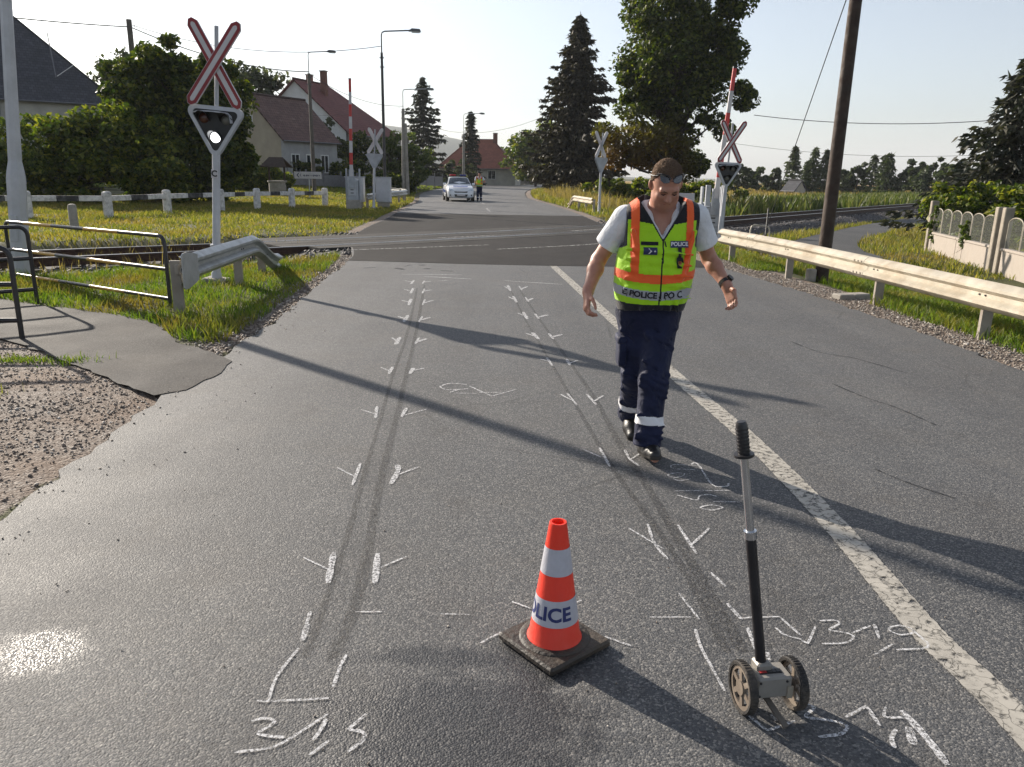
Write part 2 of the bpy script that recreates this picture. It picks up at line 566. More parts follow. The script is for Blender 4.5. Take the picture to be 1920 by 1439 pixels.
def ragged(P, amp, f, seed):
    t = np.arange(len(P)); k = (vnoise(t * f + seed, t * 0 + seed) - .5) * amp
    k += (vnoise(t * f * 4 + seed, t * 0 + seed + 3) - .5) * amp * .9
    d = np.gradient(P, axis=0); d /= np.linalg.norm(d, axis=1)[:, None]
    return P + np.stack([-d[:, 1], d[:, 0]], 1) * k[:, None]
_L2 = ragged(resample(crom(ROAD_L, 8), 1800), .07, .9, 3); _R2 = ragged(resample(crom(ROAD_R, 8), 1800), .08, .9, 21)
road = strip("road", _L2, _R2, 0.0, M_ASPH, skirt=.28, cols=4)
tag(road, kind="structure")

def sheet(name, poly, m, z=None, parent=None, sub=0, drape=False, dz=.012, kind=None, jag=0.0):
    """flat sheet from an outline, optionally draped over the ground"""
    P = np.array(poly, float)
    if jag:
        Q = []
        for i in range(len(P)):
            a, b = P[i], P[(i + 1) % len(P)]
            L = np.linalg.norm(b - a); n = max(1, int(L / .12))
            for j in range(n):
                q = a + (b - a) * j / n
                Q.append(q + (RNG.random(2) - .5) * jag)
        P = np.array(Q)
    bm = bmesh.new()
    f = bm.faces.new([bm.verts.new((p[0], p[1], 0)) for p in P])
    bmesh.ops.triangulate(bm, faces=[f])
    for _ in range(sub):
        bmesh.ops.subdivide_edges(bm, edges=bm.edges[:], cuts=1, use_grid_fill=True)
    if drape:
        vx = np.array([v.co.x for v in bm.verts]); vy = np.array([v.co.y for v in bm.verts])
        hz = hgt(vx, vy)
        for v, q in zip(bm.verts, hz): v.co.z = q + dz
    else:
        for v in bm.verts: v.co.z = z
    bmesh.ops.recalc_face_normals(bm, faces=bm.faces)
    me = bpy.data.meshes.new(name); bm.to_mesh(me); bm.free()
    if sum(p.normal.z for p in me.polygons) < 0: me.flip_normals()
    me.materials.append(m)
    o = link(bpy.data.objects.new(name, me)); o.parent = parent
    if kind: tag(o, kind=kind)
    return o

# darker resurfaced stretch over the crossing
def road_between(y0pts, y1, off=.0):
    L = [p for p in _rl if y0pts[0][1] < p[1] < y1]; Rr = [p for p in _rr if y0pts[-1][1] < p[1] < y1]
    return [tuple(p) for p in y0pts] + [(p[0] - off, p[1]) for p in Rr] + [(p[0] + off, p[1]) for p in L[::-1]]
sheet("crossing_surface", road_between([(-3.15, 14.63), (-2.66, 14.6), (-1.6, 14.47), (-.63, 14.40), (.4, 14.36), (1.35, 14.36), (2.6, 14.42), (3.92, 14.5)], 33.5, .03), M_ASPH_NEW, z=.004, parent=road)

path = sheet("footpath", PATH, M_PATH, drape=True, dz=.018, sub=2, jag=.05, kind="structure")
_p = [(v.co.x, v.co.y) for v in path.data.vertices]
for v in path.data.vertices:
    s_ = float(sst(-3.2, -2.72, np.array(v.co.x)))
    v.co.z = v.co.z * (1 - s_) + .0055 * s_
side = sheet("side_road", [(6.821, 20.886), (7.806, 23.374), (9.256, 26.288), (11.146, 29.445), (13.171, 32.522), (18.791, 41.059), (27.755, 52.992), (34.835, 62.586), (27.165, 48.670), (21.504, 40.919), (17.384, 35.277), (14.108, 30.671), (12.244, 27.711), (11.137, 25.350), (10.435, 23.228), (10.270, 21.501), (8.298, 18.945), (7.205, 19.546)], M_SIDE, drape=True, dz=.03, sub=3, kind="structure")

# ------------------------------------------------------------------ railway
M_RAIL = mat("rusty_rail", (.055, .028, .018), .7, .35, 9, .3, 60, metal=.3)
M_RAILTOP = mat("worn_rail_head", (.32, .31, .30), .32, .15, 9, metal=.9)
M_SLEEPER = mat("old_sleeper", (.045, .035, .03), .85, .3, 5, .4, 30)
railway = empty("railway", (0, 0, 0)); tag(railway, kind="structure")
def offset_curve(P, d):
    t = np.gradient(P, axis=0); t /= np.linalg.norm(t, axis=1)[:, None]
    return P + np.stack([-t[:, 1], t[:, 0]], 1) * d
def sweep(P, prof, z0=0.0):
    """sweep (offset, height) closed profile along a plan curve"""
    V = []; Fc = []
    n = len(prof)
    cols = [offset_curve(P, -o) for o, _ in prof]
    for i in range(len(P)):
        for k in range(n):
            V.append((cols[k][i][0], cols[k][i][1], z0 + prof[k][1]))
    for i in range(len(P) - 1):
        for k in range(n):
            j = (k + 1) % n
            Fc.append((i * n + k, i * n + j, i * n + n + j, i * n + n + k))
    Fc.append(tuple(range(n))); Fc.append(tuple((len(P) - 1) * n + k for k in range(n - 1, -1, -1)))
    return V, Fc
RAILP = [(-.065, -.155), (-.065, -.143), (-.012, -.125), (-.01, -.045), (-.035, -.035), (-.035, -.002), (.035, -.002), (.035, -.035), (.01, -.045), (.012, -.125), (.065, -.143), (.065, -.155)]
_ts = resample(_tb, 260)
for d in (0.0, 1.5):
    P = offset_curve(_ts, d)
    V, Fc = sweep(P, RAILP, .004)
    r_ = mesh_obj("rail", V, Fc, M_RAIL, railway)
    V, Fc = sweep(P, [(-.032, .0025), (-.030, .0115), (.030, .0115), (.032, .0025)], .004)
    mesh_obj("rail_head", V, Fc, M_RAILTOP, r_)
tc = resample(TRACK_C, int(np.sum(np.linalg.norm(np.diff(TRACK_C, axis=0), axis=1)) / .62))
tg = np.gradient(tc, axis=0)
sl_me = None
for p, g_ in zip(tc, tg):
    if not (-16 < p[0] < -4.6 or 3.6 < p[0] < 30): continue
    o = MB().box((0, 0, -.225), (.24, 2.5, .14), bev=.01).build("sleeper", M_SLEEPER, railway) if sl_me is None else link(bpy.data.objects.new("sleeper", sl_me))
    sl_me = o.data; o.parent = railway
    o.location = (p[0], p[1], 0); o.rotation_euler = (0, 0, math.atan2(g_[1], g_[0]))
# planks / slabs of the level crossing, laid along the rails
M_DECK = asphalt("crossing_deck", (.036, .034, .033), (.055, .052, .050), stone=.09, stone_d=90, rough=.85, dust_amt=.15, spec=.15)
M_PALE = mat("pale_joint", (.30, .29, .27), .6, .3, 6)
dl_ = resample(_tb, 900)
def deck(o0, o1, x0, x1, n):
    idx = [i for i, p in enumerate(dl_) if x0 < p[0] < x1]
    step = len(idx) / n
    for q in range(n):
        a = idx[int(q * step)]; b = idx[min(len(idx) - 1, int((q + 1) * step) - 0)]
        seg = resample(dl_[a:b + 1], 5)
        d = (seg[-1] - seg[0]); d /= np.linalg.norm(d)
        seg[0] += d * .006; seg[-1] -= d * .006
        V, Fc = sweep(seg, [(-o1, -.12), (-o1, .006), (-o1 + .0, .008), (-o0 - .012, .010), (-o0, .006), (-o0, -.12)], random.uniform(-.001, .002))
        MBq = mesh_obj("deck_slab", V, Fc, M_DECK, road)
deck(-.62, -.07, -4.7, 4.2, 8); deck(.09, .72, -5.1, 4.2, 8); deck(.735, 1.41, -5.2, 4.2, 8); deck(1.57, 2.5, -5.0, 3.8, 8)

# ------------------------------------------------------------------ road paint
def paint_mat(name, col, lo, hi, scale, cracks=False, rough=.6, alpha=1.0):
    t = NT(name); v = t.pos(False)
    t.l(t.ramp(t.noise(v, 9, 5, .6), [(.3, tuple(c * .72 for c in col)), (.7, col)]), t.p.inputs["Base Color"])
    t.p.inputs["Roughness"].default_value = rough
    a = t.ramp(t.noise(v, scale, 5, .7), [(lo, 0.0), (hi, alpha)])
    if cracks:
        wv = t.n("ShaderNodeVectorMath", operation='ADD')
        t.l(v, wv.inputs[0])
        wn_ = t.n("ShaderNodeTexNoise"); wn_.inputs["Scale"].default_value = 9; t.l(v, wn_.inputs["Vector"])
        sc_ = t.n("ShaderNodeVectorMath", operation='SCALE'); sc_.inputs["Scale"].default_value = .13
        t.l(wn_.outputs["Color"], sc_.inputs[0]); t.l(sc_.outputs[0], wv.inputs[1])
        ed = t.vor(wv.outputs[0], 11, 'DISTANCE_TO_EDGE')
        a = t.math('MULTIPLY', a, t.ramp(ed, [(.0, .2), (.026, 1.0)]))
    tr = t.n("ShaderNodeBsdfTransparent"); mx = t.n("ShaderNodeMixShader")
    t.l(a, mx.inputs[0]); t.l(tr.outputs[0], mx.inputs[1]); t.l(t.p.outputs[0], mx.inputs[2])
    t.l(mx.outputs[0], t.out.inputs[0])
    return t.m
M_LINE = paint_mat("worn_line_paint", (.46, .43, .375), .34, .50, 26, True)
M_LINE2 = paint_mat("faded_line_paint", (.50, .49, .46), .40, .60, 14)
M_CHALK = paint_mat("chalk_stroke", (.76, .76, .77), .40, .59, 125, rough=.95, alpha=.96)
M_SKID = paint_mat("tyre_rubber_smear", (.016, .015, .015), .32, .78, 55, rough=.75, alpha=.50)

def ribbon(pts, w, z, k=5, jit=0.0, w1=None):
    P = np.array(pts, float)
    P = crom(P, k) if len(P) > 2 else resample(P, 7)
    t = np.gradient(P, axis=0); t /= np.linalg.norm(t, axis=1)[:, None] + 1e-9
    nrm = np.stack([-t[:, 1], t[:, 0]], 1)
    n = len(P)
    ww = np.linspace(w, w if w1 is None else w1, n) * (1 + jit * (RNG.random(n) - .5))
    ww[0] *= .6; ww[-1] *= .6
    A_ = P + nrm * ww[:, None] / 2; B_ = P - nrm * ww[:, None] / 2
    V = [(p[0], p[1], z) for p in A_] + [(p[0], p[1], z) for p in B_]
    Fc = [(i, i + n, i + n + 1, i + 1) for i in range(n - 1)]
    return V, Fc
CL = [(1.60, -1), (1.60, .5), (1.578, 2.05), (1.545, 2.53), (1.565, 3.44), (1.52, 4.70), (1.362, 6.36), (1.05, 10.2), (.755, 13.95), (.73, 14.3)]
V, Fc = ribbon(CL, .135, .004, 60, .09); mesh_obj("centre_line", V, Fc, M_LINE, road)
for a, b in (((-1.15, 36), (-1.45, 40)), ((-1.75, 45), (-2.2, 49.5)), ((-2.7, 56), (-3.2, 62)), ((-3.7, 70), (-3.9, 77))):
    V, Fc = ribbon([a, b], .12, .004); mesh_obj("lane_dash", V, Fc, M_LINE2, road)
for a, b, c_ in (((-2.0, 20.3), (.2, 22.2), (2.9, 25.2)), ((-3.6, 16.6), (-2, 17.6), (-.6, 18.5)), ((-.4, 17.4), (1.6, 18.9), (3.4, 20.9))):
    V, Fc = ribbon([a, b, c_], .10, .0095); mesh_obj("worn_stripe", V, Fc, M_LINE2, road)

# investigators' chalk: ticks beside the skid marks, lengths and arrows
STROKES = [
 ([(-1.121, 6.364),(-1.036, 6.259)],.02),([(-1.025, 6.390),(-1.019, 6.152)],.03),([(-0.844, 6.365),(-0.845, 6.164)],.035),([(-0.749, 6.372),(-0.832, 6.273)],.02),
 ([(-1.053, 5.145),(-0.943, 5.051)],.014),([(-0.956, 5.228),(-0.919, 4.956)],.022),([(-0.744, 5.202),(-0.747, 4.990)],.026),([(-0.595, 5.185),(-0.747, 5.014)],.013),
 ([(-0.973, 4.039),(-0.849, 3.910)],.012),([(-0.856, 4.111),(-0.836, 3.791)],.018),([(-0.644, 4.096),(-0.627, 4.007),(-0.636, 3.815)],.032),([(-0.522, 4.069),(-0.621, 3.944)],.014),
 ([(-0.882, 2.988),(-0.754, 2.891)],.010),([(-0.764, 3.041),(-0.727, 2.779)],.028),([(-0.572, 3.038),(-0.539, 2.781)],.030),([(-0.444, 3.014),(-0.539, 2.912)],.011),
 ([(0.252, 6.785),(0.321, 6.707)],.02),([(0.313, 6.853),(0.351, 6.529)],.025),([(0.490, 6.803),(0.507, 6.560)],.03),([(0.594, 6.769),(0.513, 6.640)],.02),
 ([(0.367, 5.630),(0.441, 5.476)],.016),([(0.422, 5.663),(0.474, 5.341)],.018),([(0.571, 5.643),(0.616, 5.363)],.022),([(0.693, 5.606),(0.604, 5.444)],.017),
 ([(0.435, 4.416),(0.534, 4.274)],.012),([(0.542, 4.440),(0.569, 4.121)],.020),([(0.692, 4.419),(0.701, 4.256),(0.738, 4.146)],.018),([(0.793, 4.378),(0.703, 4.247)],.013),
 ([(1.087, 4.171),(0.939, 4.172),(0.933, 4.113),(1.047, 4.102)],.008),([(1.047, 4.186),(1.075, 4.213),(1.089, 4.154),(1.088, 3.984),(1.102, 3.864),(1.169, 3.867),(1.188, 3.905)],.012),
 ([(0.973, 4.042),(0.933, 4.048),(0.878, 4.014),(0.906, 3.976),(0.959, 4.002),(0.979, 4.042)],.007),([(0.897, 3.960),(0.929, 3.931),(0.995, 3.964)],.007),
 ([(0.872, 3.788),(1.168, 3.808)],.008),([(0.874, 3.732),(0.959, 3.674),(0.991, 3.730),(1.045, 3.746),(1.080, 3.720)],.009),([(1.043, 3.657),(1.179, 3.657)],.008),
 ([(1.079, 3.587),(1.026, 3.614),(0.959, 3.582),(1.011, 3.552),(1.079, 3.587)],.009),
 ([(0.563, 3.330),(0.689, 3.125)],.011),([(0.660, 3.379),(0.659, 3.170),(0.690, 3.031)],.014),([(0.804, 3.374),(0.828, 3.085)],.016),([(0.947, 3.345),(0.829, 3.176)],.014),
 ([(0.849, 2.920),(0.883, 2.804)],.014),([(0.681, 2.748),(0.719, 2.562)],.011),([(0.534, 2.571),(0.692, 2.576)],.008),([(0.689, 2.498),(0.684, 2.385),(0.694, 2.267),(0.705, 2.144)],.012),
 ([(0.854, 2.678),(0.879, 2.567)],.016),([(0.879, 2.567),(0.908, 2.579),(1.029, 2.590)],.009),([(1.029, 2.590),(1.068, 2.462)],.011),
 ([(0.989, 2.517),(1.009, 2.470),(1.061, 2.442)],.010),([(1.060, 2.438),(1.072, 2.416)],.011),([(1.071, 2.413),(1.142, 2.526)],.010),
 ([(1.173, 2.566),(1.230, 2.571),(1.241, 2.550),(1.186, 2.506),(1.237, 2.491),(1.257, 2.464),(1.210, 2.426),(1.126, 2.417)],.010),
 ([(1.261, 2.488),(1.352, 2.539)],.009),([(1.371, 2.550),(1.347, 2.457)],.013),([(1.284, 2.356),(1.382, 2.425)],.009),
 ([(1.420, 2.531),(1.463, 2.543),(1.497, 2.523),(1.485, 2.495),(1.435, 2.483),(1.410, 2.510),(1.420, 2.531)],.009),([(1.496, 2.519),(1.508, 2.429),(1.474, 2.399),(1.376, 2.390)],.011),
 ([(0.886, 2.514),(0.874, 2.372)],.016),([(0.910, 2.360),(0.886, 2.272)],.022),
 ([(0.745, 2.036),(0.785, 1.963)],.012),([(0.785, 1.963),(0.884, 2.008)],.012),([(0.819, 2.035),(0.828, 2.006)],.012),
 ([(0.933, 2.085),(0.969, 2.074),(0.925, 2.028),(0.986, 2.015),(1.036, 1.993),(1.004, 1.955),(0.930, 1.939)],.012),
 ([(1.048, 2.029),(1.136, 2.083)],.011),([(1.136, 2.083),(1.138, 1.993)],.013),([(1.180, 1.978),(1.148, 1.940),(1.137, 1.898)],.014),
 ([(1.196, 2.080),(1.172, 2.034),(1.234, 2.034)],.010),([(1.238, 2.066),(1.254, 1.950),(1.257, 1.834)],.026),([(1.223, 1.990),(1.200, 1.915)],.026),
 ([(-0.745, 2.570),(-0.736, 2.475)],.014),([(-0.733, 2.485),(-0.724, 2.382)],.024),([(-0.725, 2.337),(-0.753, 2.180),(-0.744, 2.061)],.011),([(-0.552, 2.305),(-0.559, 2.228),(-0.557, 2.126)],.013),
 ([(-0.779, 2.058),(-0.732, 2.057),(-0.559, 2.076)],.010),([(-0.574, 2.572),(-0.466, 2.576)],.008),([(-0.256, 2.568),(-0.145, 2.567)],.007),
 ([(-0.766, 1.966),(-0.733, 1.978),(-0.703, 1.972),(-0.699, 1.953),(-0.729, 1.916),(-0.698, 1.904),(-0.648, 1.898)],.012),
 ([(-0.771, 1.835),(-0.676, 1.856),(-0.629, 1.896),(-0.545, 2.002)],.010),([(-0.546, 1.981),(-0.547, 1.946),(-0.561, 1.889)],.013),([(-0.516, 1.888),(-0.556, 1.828)],.011),
 ([(-0.428, 2.005),(-0.470, 1.936)],.012),([(-0.470, 1.936),(-0.424, 1.926),(-0.416, 1.893),(-0.451, 1.845)],.013),
 ([(0.015, 2.663),(0.086, 2.616)],.010),([(0.286, 2.683),(0.253, 2.659)],.010),([(-0.097, 2.384),(-0.023, 2.456)],.009),([(0.349, 2.440),(0.437, 2.384)],.011),
 ([(-0.358, 5.860),(-0.486, 5.884),(-0.557, 5.783),(-0.491, 5.695),(-0.338, 5.735)],.014),([(-0.473, 5.621),(-0.418, 5.700)],.014),([(-0.435, 5.608),(-0.261, 5.605)],.012),
 ([(-0.334, 5.814),(-0.150, 5.539)],.015),([(-0.150, 5.539),(0.034, 5.744)],.013),([(-0.263, 5.634),(-0.080, 5.646)],.010),
 ([(-1.842, 12.696),(-0.862, 12.763)],.03),([(-1.455, 12.471),(-0.665, 12.245)],.04),([(-0.154, 12.119),(0.752, 11.804)],.035),([(-1.185, 11.920),(-1.032, 12.066)],.03),
]
for pts, w in STROKES:
    V, Fc = ribbon(pts, w * .95, .0042, 6, .35)
    mesh_obj("chalk_mark", V, Fc, M_CHALK, road)
TICKS = [([(-1.689, 11.916),(-1.576, 11.806)],[(-1.559, 11.996),(-1.545, 11.569)]),([(-1.388, 11.956),(-1.378, 11.591)],[(-1.283, 11.907),(-1.391, 11.769)]),
 ([(-1.577, 11.001),(-1.466, 10.856)],[(-1.455, 11.125),(-1.426, 10.605)]),([(-1.289, 11.091),(-1.265, 10.624)],[(-1.171, 10.997),(-1.274, 10.827)]),
 ([(-1.463, 9.988),(-1.356, 9.867)],[(-1.356, 10.135),(-1.322, 9.617)]),([(-1.170, 10.110),(-1.149, 9.635)],[(-1.056, 10.033),(-1.155, 9.803)]),
 ([(-1.338, 8.815),(-1.229, 8.654)],[(-1.232, 8.897),(-1.220, 8.456)]),([(-1.057, 8.843),(-1.055, 8.472)],[(-0.957, 8.783),(-1.053, 8.604)]),
 ([(-1.224, 7.608),(-1.134, 7.434)],[(-1.143, 7.641),(-1.133, 7.286)]),([(-0.947, 7.632),(-0.947, 7.325)],[(-0.867, 7.586),(-0.943, 7.425)]),
 ([(-0.137, 11.457),(-0.079, 11.240)],[(-0.090, 11.578),(-0.046, 11.027)]),([(0.079, 11.542),(0.123, 11.101)],[(0.206, 11.500),(0.101, 11.207)]),
 ([(-0.072, 10.469),(0.016, 10.198)],[(-0.006, 10.525),(0.044, 9.978)]),([(0.162, 10.448),(0.199, 10.038)],[(0.262, 10.364),(0.179, 10.125)]),
 ([(0.056, 9.171),(0.138, 8.997)],[(0.121, 9.253),(0.166, 8.789)]),([(0.261, 9.155),(0.302, 8.802)],[(0.419, 9.097),(0.287, 8.905)]),
 ([(0.142, 7.946),(0.218, 7.813)],[(0.205, 8.008),(0.263, 7.656)]),([(0.379, 7.966),(0.415, 7.669)],[(0.517, 7.922),(0.398, 7.774)])]
for a, b in TICKS:
    for pts, w in ((a, .026), (b, .04)):
        V, Fc = ribbon(pts, w, .0042, 6, .35); mesh_obj("chalk_mark", V, Fc, M_CHALK, road)

for pts, w0, w1 in (
 ([(-1.409, 11.186),(-1.111, 8.006),(-0.986, 6.190),(-0.881, 4.900),(-0.798, 3.875),(-0.737, 3.180),(-0.705, 2.639),(-0.689, 2.283)], .028, .030),
 ([(-1.333, 11.479),(-1.022, 8.014),(-0.876, 6.198),(-0.775, 4.906),(-0.701, 3.879),(-0.637, 3.238),(-0.586, 2.643),(-0.599, 2.271)], .036, .050),
 ([(-0.039, 11.082),(0.141, 8.753),(0.279, 7.328),(0.477, 5.223),(0.584, 4.097),(0.695, 3.346),(0.752, 2.808),(0.772, 2.356)], .020, .040),
 ([(0.092, 11.098),(0.422, 7.591),(0.612, 5.645),(0.674, 4.554),(0.750, 3.658),(0.794, 2.896),(0.829, 2.358)], .028, .055)):
    V, Fc = ribbon(pts, w0, .0025, 10, .2, w1); mesh_obj("skid_mark", V, Fc, M_SKID, road)

# thin wider smear between the paired lines
M_SKID2 = paint_mat("faint_tyre_smear", (.02, .019, .018), .42, .90, 30, rough=.75, alpha=.16)
for pts, w0, w1 in (
 ([(-1.375, 11.359),(-1.067, 8.010),(-0.933, 6.194),(-0.828, 4.903),(-0.749, 3.877),(-0.687, 3.209),(-0.644, 2.641),(-0.643, 2.276)], .12, .14),
 ([(0.573, 4.549),(0.664, 3.723),(0.749, 3.057),(0.791, 2.575),(0.801, 2.357)], .06, .18)):
    V, Fc = ribbon(pts, w0, .0016, 10, .2, w1); mesh_obj("skid_mark", V, Fc, M_SKID2, road)

M_TAR = paint_mat("tar_spot", (.020, .020, .021), .30, .55, 18, rough=.6, alpha=.8)
for pts, w in (([(-2.079, 13.571),(-1.908, 13.358)],.12),([(-1.724, 14.130),(-1.628, 14.058)],.14),([(-1.581, 13.565),(-1.471, 13.502)],.14),([(-1.265, 13.297),(-1.041, 13.253)],.08),([(-1.966, 13.836),(-1.877, 14.106)],.05),([(-2.644, 13.486),(-2.431, 13.599)],.07),([(-1.957, 14.636),(-1.726, 14.396)],.05)):
    V, Fc = ribbon(pts, w, .0032, 6, .5); mesh_obj("tar_spot", V, Fc, M_TAR, road)
for pts in ([(2.620, 6.091),(2.713, 5.704),(2.828, 5.429),(2.912, 4.997)], [(2.856, 7.795),(2.981, 7.260),(3.202, 7.052),(3.433, 6.501)], [(2.103, 4.169),(2.191, 3.973),(2.340, 3.761)], [(-1.524, 37.104),(-1.151, 33.584),(-0.841, 30.667)]):
    V, Fc = ribbon(pts, .014, .0032, 8, 1.4); mesh_obj("road_crack", V, Fc, M_TAR, road)

# ------------------------------------------------------------------ grass, stones, crops (uncountable stuff)
def blades(x, y, z, h, w, lean=.5, rng=RNG):
    n = len(x)
    a = rng.random(n) * 2 * np.pi
    ux, uy = np.cos(a), np.sin(a)
    b = rng.random(n) * 2 * np.pi
    lx, ly = np.cos(b) * lean * h * (0.3 + rng.random(n)), np.sin(b) * lean * h * (0.3 + rng.random(n))
    P0 = np.stack([x - ux * w, y - uy * w, z - .02], 1); P1 = np.stack([x + ux * w, y + uy * w, z - .02], 1)
    P2 = np.stack([x + lx * .45 + ux * w * .7, y + ly * .45 + uy * w * .7, z + h * .6], 1)
    P3 = np.stack([x + lx * .45 - ux * w * .7, y + ly * .45 - uy * w * .7, z + h * .6], 1)
    P4 = np.stack([x + lx, y + ly, z + h], 1)
    V = np.stack([P0, P1, P2, P3, P4], 1).reshape(-1, 3)
    k = np.arange(n)[:, None] * 5
    T = np.concatenate([k + np.array([[0, 1, 2]]), k + np.array([[0, 2, 3]]), k + np.array([[3, 2, 4]])], 0)
    return V, T
def scatter(n, x0, x1, y0, y1, rng=RNG):
    return x0 + (x1 - x0) * rng.random(n), y0 + (y1 - y0) * rng.random(n)
M_GRASS = leaf_mat("meadow_grass", (.085, .115, .014), (.215, .205, .038), .45, .6, (.34, .27, .09), patch=(.19, .135, .045), ps=.35)
M_GRASS_G = leaf_mat("lush_grass", (.050, .108, .011), (.130, .190, .022), .45, .6, (.22, .235, .045), patch=(.17, .115, .035), ps=.9)
M_DRY = leaf_mat("dry_grass", (.15, .125, .045), (.27, .20, .085), .4, .7, (.34, .25, .12))

def off_road(x, y, ml, mr):
    dl, sl = seg_dist(x, y, _rl_s); dr, sr = seg_dist(x, y, _rr_s)
    lw = (sl > 0) & (dl > ml); rw = (sr < 0) & (dr > mr)
    return lw, rw
def grass(name, x, y, h, hv, w, m, lean=.55, clump=1.6, thr=.28):
    keep = vnoise(x * clump + 5, y * clump + 11) + .35 * vnoise(x * clump * 4, y * clump * 4) > thr + .12
    x, y = x[keep], y[keep]
    z = hgt(x, y)
    hh = (h + hv * RNG.random(len(x)) ** 1.6) * (.55 + .9 * vnoise(x * .9 + 31, y * .9 + 7))
    V, T = blades(x, y, z, hh, w * (.6 + .8 * RNG.random(len(x))), lean)
    o = np_obj(name, V, T, m)
    tag(o, kind="stuff")
    return o
path_c = PATH
def dist_track(x, y):
    return seg_dist(x, y, _tc_s)[0]
# verge between footpath, near guardrail and the track
x, y = scatter(60000, -9, -2.4, 6.6, 17.5)
lw, rw = off_road(x, y, .22, 9)
dtr = dist_track(x, y)
k = lw & (dtr > 2.6) & ~in_poly(x, y, PATH) & (y > 7.2 + (x + 2.6) * -.35)
x, y = x[k], y[k]
g_ = grass("verge_grass", x, y, .035, .13, .006, M_GRASS_G, .75, thr=.12); tag(g_, "lush green grass between the footpath and the track", "grass")
# far side verge, left of road beyond the track
x, y = scatter(150000, -24, -4, 17, 62)
lw, rw = off_road(x, y, .35, 9)
k = lw & (dist_track(x, y) > 3.0) & (seg_dist(x, y, _tc_s)[1] > 0)
x, y = x[k], y[k]
g_ = grass("verge_grass", x, y, .03, .12, .014, M_GRASS, .8, .8, thr=.15); tag(g_, "yellowing grass beyond the track around the striped fence", "grass")
x, y = scatter(30000, -40, -8, 55, 110)
k = off_road(x, y, .5, 9)[0]
g_ = grass("verge_grass", x[k], y[k], .08, .14, .03, M_GRASS_G, .6, .5, thr=.2); tag(g_, "mown green grass by the far houses", "grass")
# right verge along the long guardrail
x, y = scatter(90000, 4.4, 9.5, 4.5, 20)
lw, rw = off_road(x, y, .2, .52)
k = rw & ~in_poly(x, y, [(v.co.x, v.co.y) for v in side.data.vertices][:0] or [(99, 99), (99, 98), (98, 99)]) & ~((y > 10.6) & (y < 14.3) & (x < 5.15 + .15 * vnoise(y * 3, y)))
SIDE_POLY = [(6.821, 20.886), (7.806, 23.374), (9.256, 26.288), (11.146, 29.445), (13.171, 32.522), (18.791, 41.059), (27.755, 52.992), (34.835, 62.586), (27.165, 48.670), (21.504, 40.919), (17.384, 35.277), (14.108, 30.671), (12.244, 27.711), (11.137, 25.350), (10.435, 23.228), (10.270, 21.501), (8.298, 18.945), (7.205, 19.546)]
k &= ~in_poly(x, y, SIDE_POLY)
g_ = grass("verge_grass", x[k], y[k], .035, .12, .006, M_GRASS_G, .75, thr=.10); tag(g_, "green grass under the long pale guardrail", "grass")
# lower ground between side road, fence and track
x, y = scatter(130000, 5, 32, 17, 60)
lw, rw = off_road(x, y, .2, .6)
dd, ss = seg_dist(x, y, _tc_s)
k = rw & (dd > 2.5) & (ss < 0) & ~in_poly(x, y, SIDE_POLY)
g_ = grass("verge_grass", x[k], y[k], .06, .16, .014, M_GRASS, .6, .7, thr=.16); tag(g_, "patchy grass along the side road and embankment", "grass")
# right verge beyond the track
x, y = scatter(90000, .5, 18, 27, 105)
lw, rw = off_road(x, y, .2, .55)
dd, ss = seg_dist(x, y, _tc_s)
k = rw & (dd > 2.6) & (ss > 0)
g_ = grass("verge_grass", x[k], y[k], .09, .2, .02, M_GRASS, .6, .6, thr=.15); tag(g_, "sunlit grass on the bend beyond the crossing", "grass")
x, y = scatter(26000, 2.5, 16, 40, 95)
lw, rw = off_road(x, y, .2, 1.9)
k = rw & (seg_dist(x, y, _tc_s)[0] > 4)
g_ = grass("tall_grass", x[k], y[k], .35, .6, .02, M_DRY, .4, .35, thr=.42); tag(g_, "tall dry straw coloured grass under the trees", "grass")
# tall weeds between the rails and fence foot
x, y = scatter(900, -9.5, -5, 13, 19)
k = (np.abs(dist_track(x, y) - 1.0) < 1.0)
g_ = grass("weeds", x[k], y[k], .12, .22, .006, M_DRY, .35, 1.2, thr=.45); tag(g_, "dry weeds growing between the rails", "grass")
# small tufts on the gravel at the kerb
x = np.concatenate([RNG.normal(-4.35, .17, 500), RNG.normal(-3.85, .12, 200), RNG.normal(-4.0, .12, 260)]); y = np.concatenate([RNG.normal(6.55, .07, 500), RNG.normal(6.5, .08, 200), RNG.normal(5.45, .07, 260)])
g_ = grass("grass_tuft", x, y, .02, .06, .004, M_GRASS_G, .7, 2, thr=-.2); tag(g_, "low green tufts in the gravel beside the footpath", "grass")

# maize strip and wheat
M_CROP = leaf_mat("maize_leaf", (.040, .060, .014), (.085, .11, .028), .4, .5, (.17, .16, .055))
x, y = scatter(60000, 4, 75, 32, 110)
dd, ss = seg_dist(x, y, _tc_s)
k = (ss > 0) & (dd > 3.6) & (dd < 14) & (x > 8.6)
x, y, dd = x[k], y[k], dd[k]
z = hgt(x, y)
V, T = blades(x, y, z, .55 + .55 * RNG.random(len(x)) * (.6 + .6 * vnoise(x * .3, y * .3)), .045 + .05 * RNG.random(len(x)), .45)
o = np_obj("maize", V, T, M_CROP); tag(o, "strip of green maize growing beside the railway", "crop", kind="stuff")
x, y = scatter(70000, 10, 130, 48, 210)
dd, ss = seg_dist(x, y, _tc_s)
k = (ss > 0) & (dd > 14)
x, y = x[k], y[k]
V, T = blades(x, y, hgt(x, y), .35 + .25 * RNG.random(len(x)), .06 + .05 * RNG.random(len(x)), .4)
o = np_obj("wheat", V, T, M_DRY); tag(o, "ripe golden wheat field behind the maize", "crop", kind="stuff")

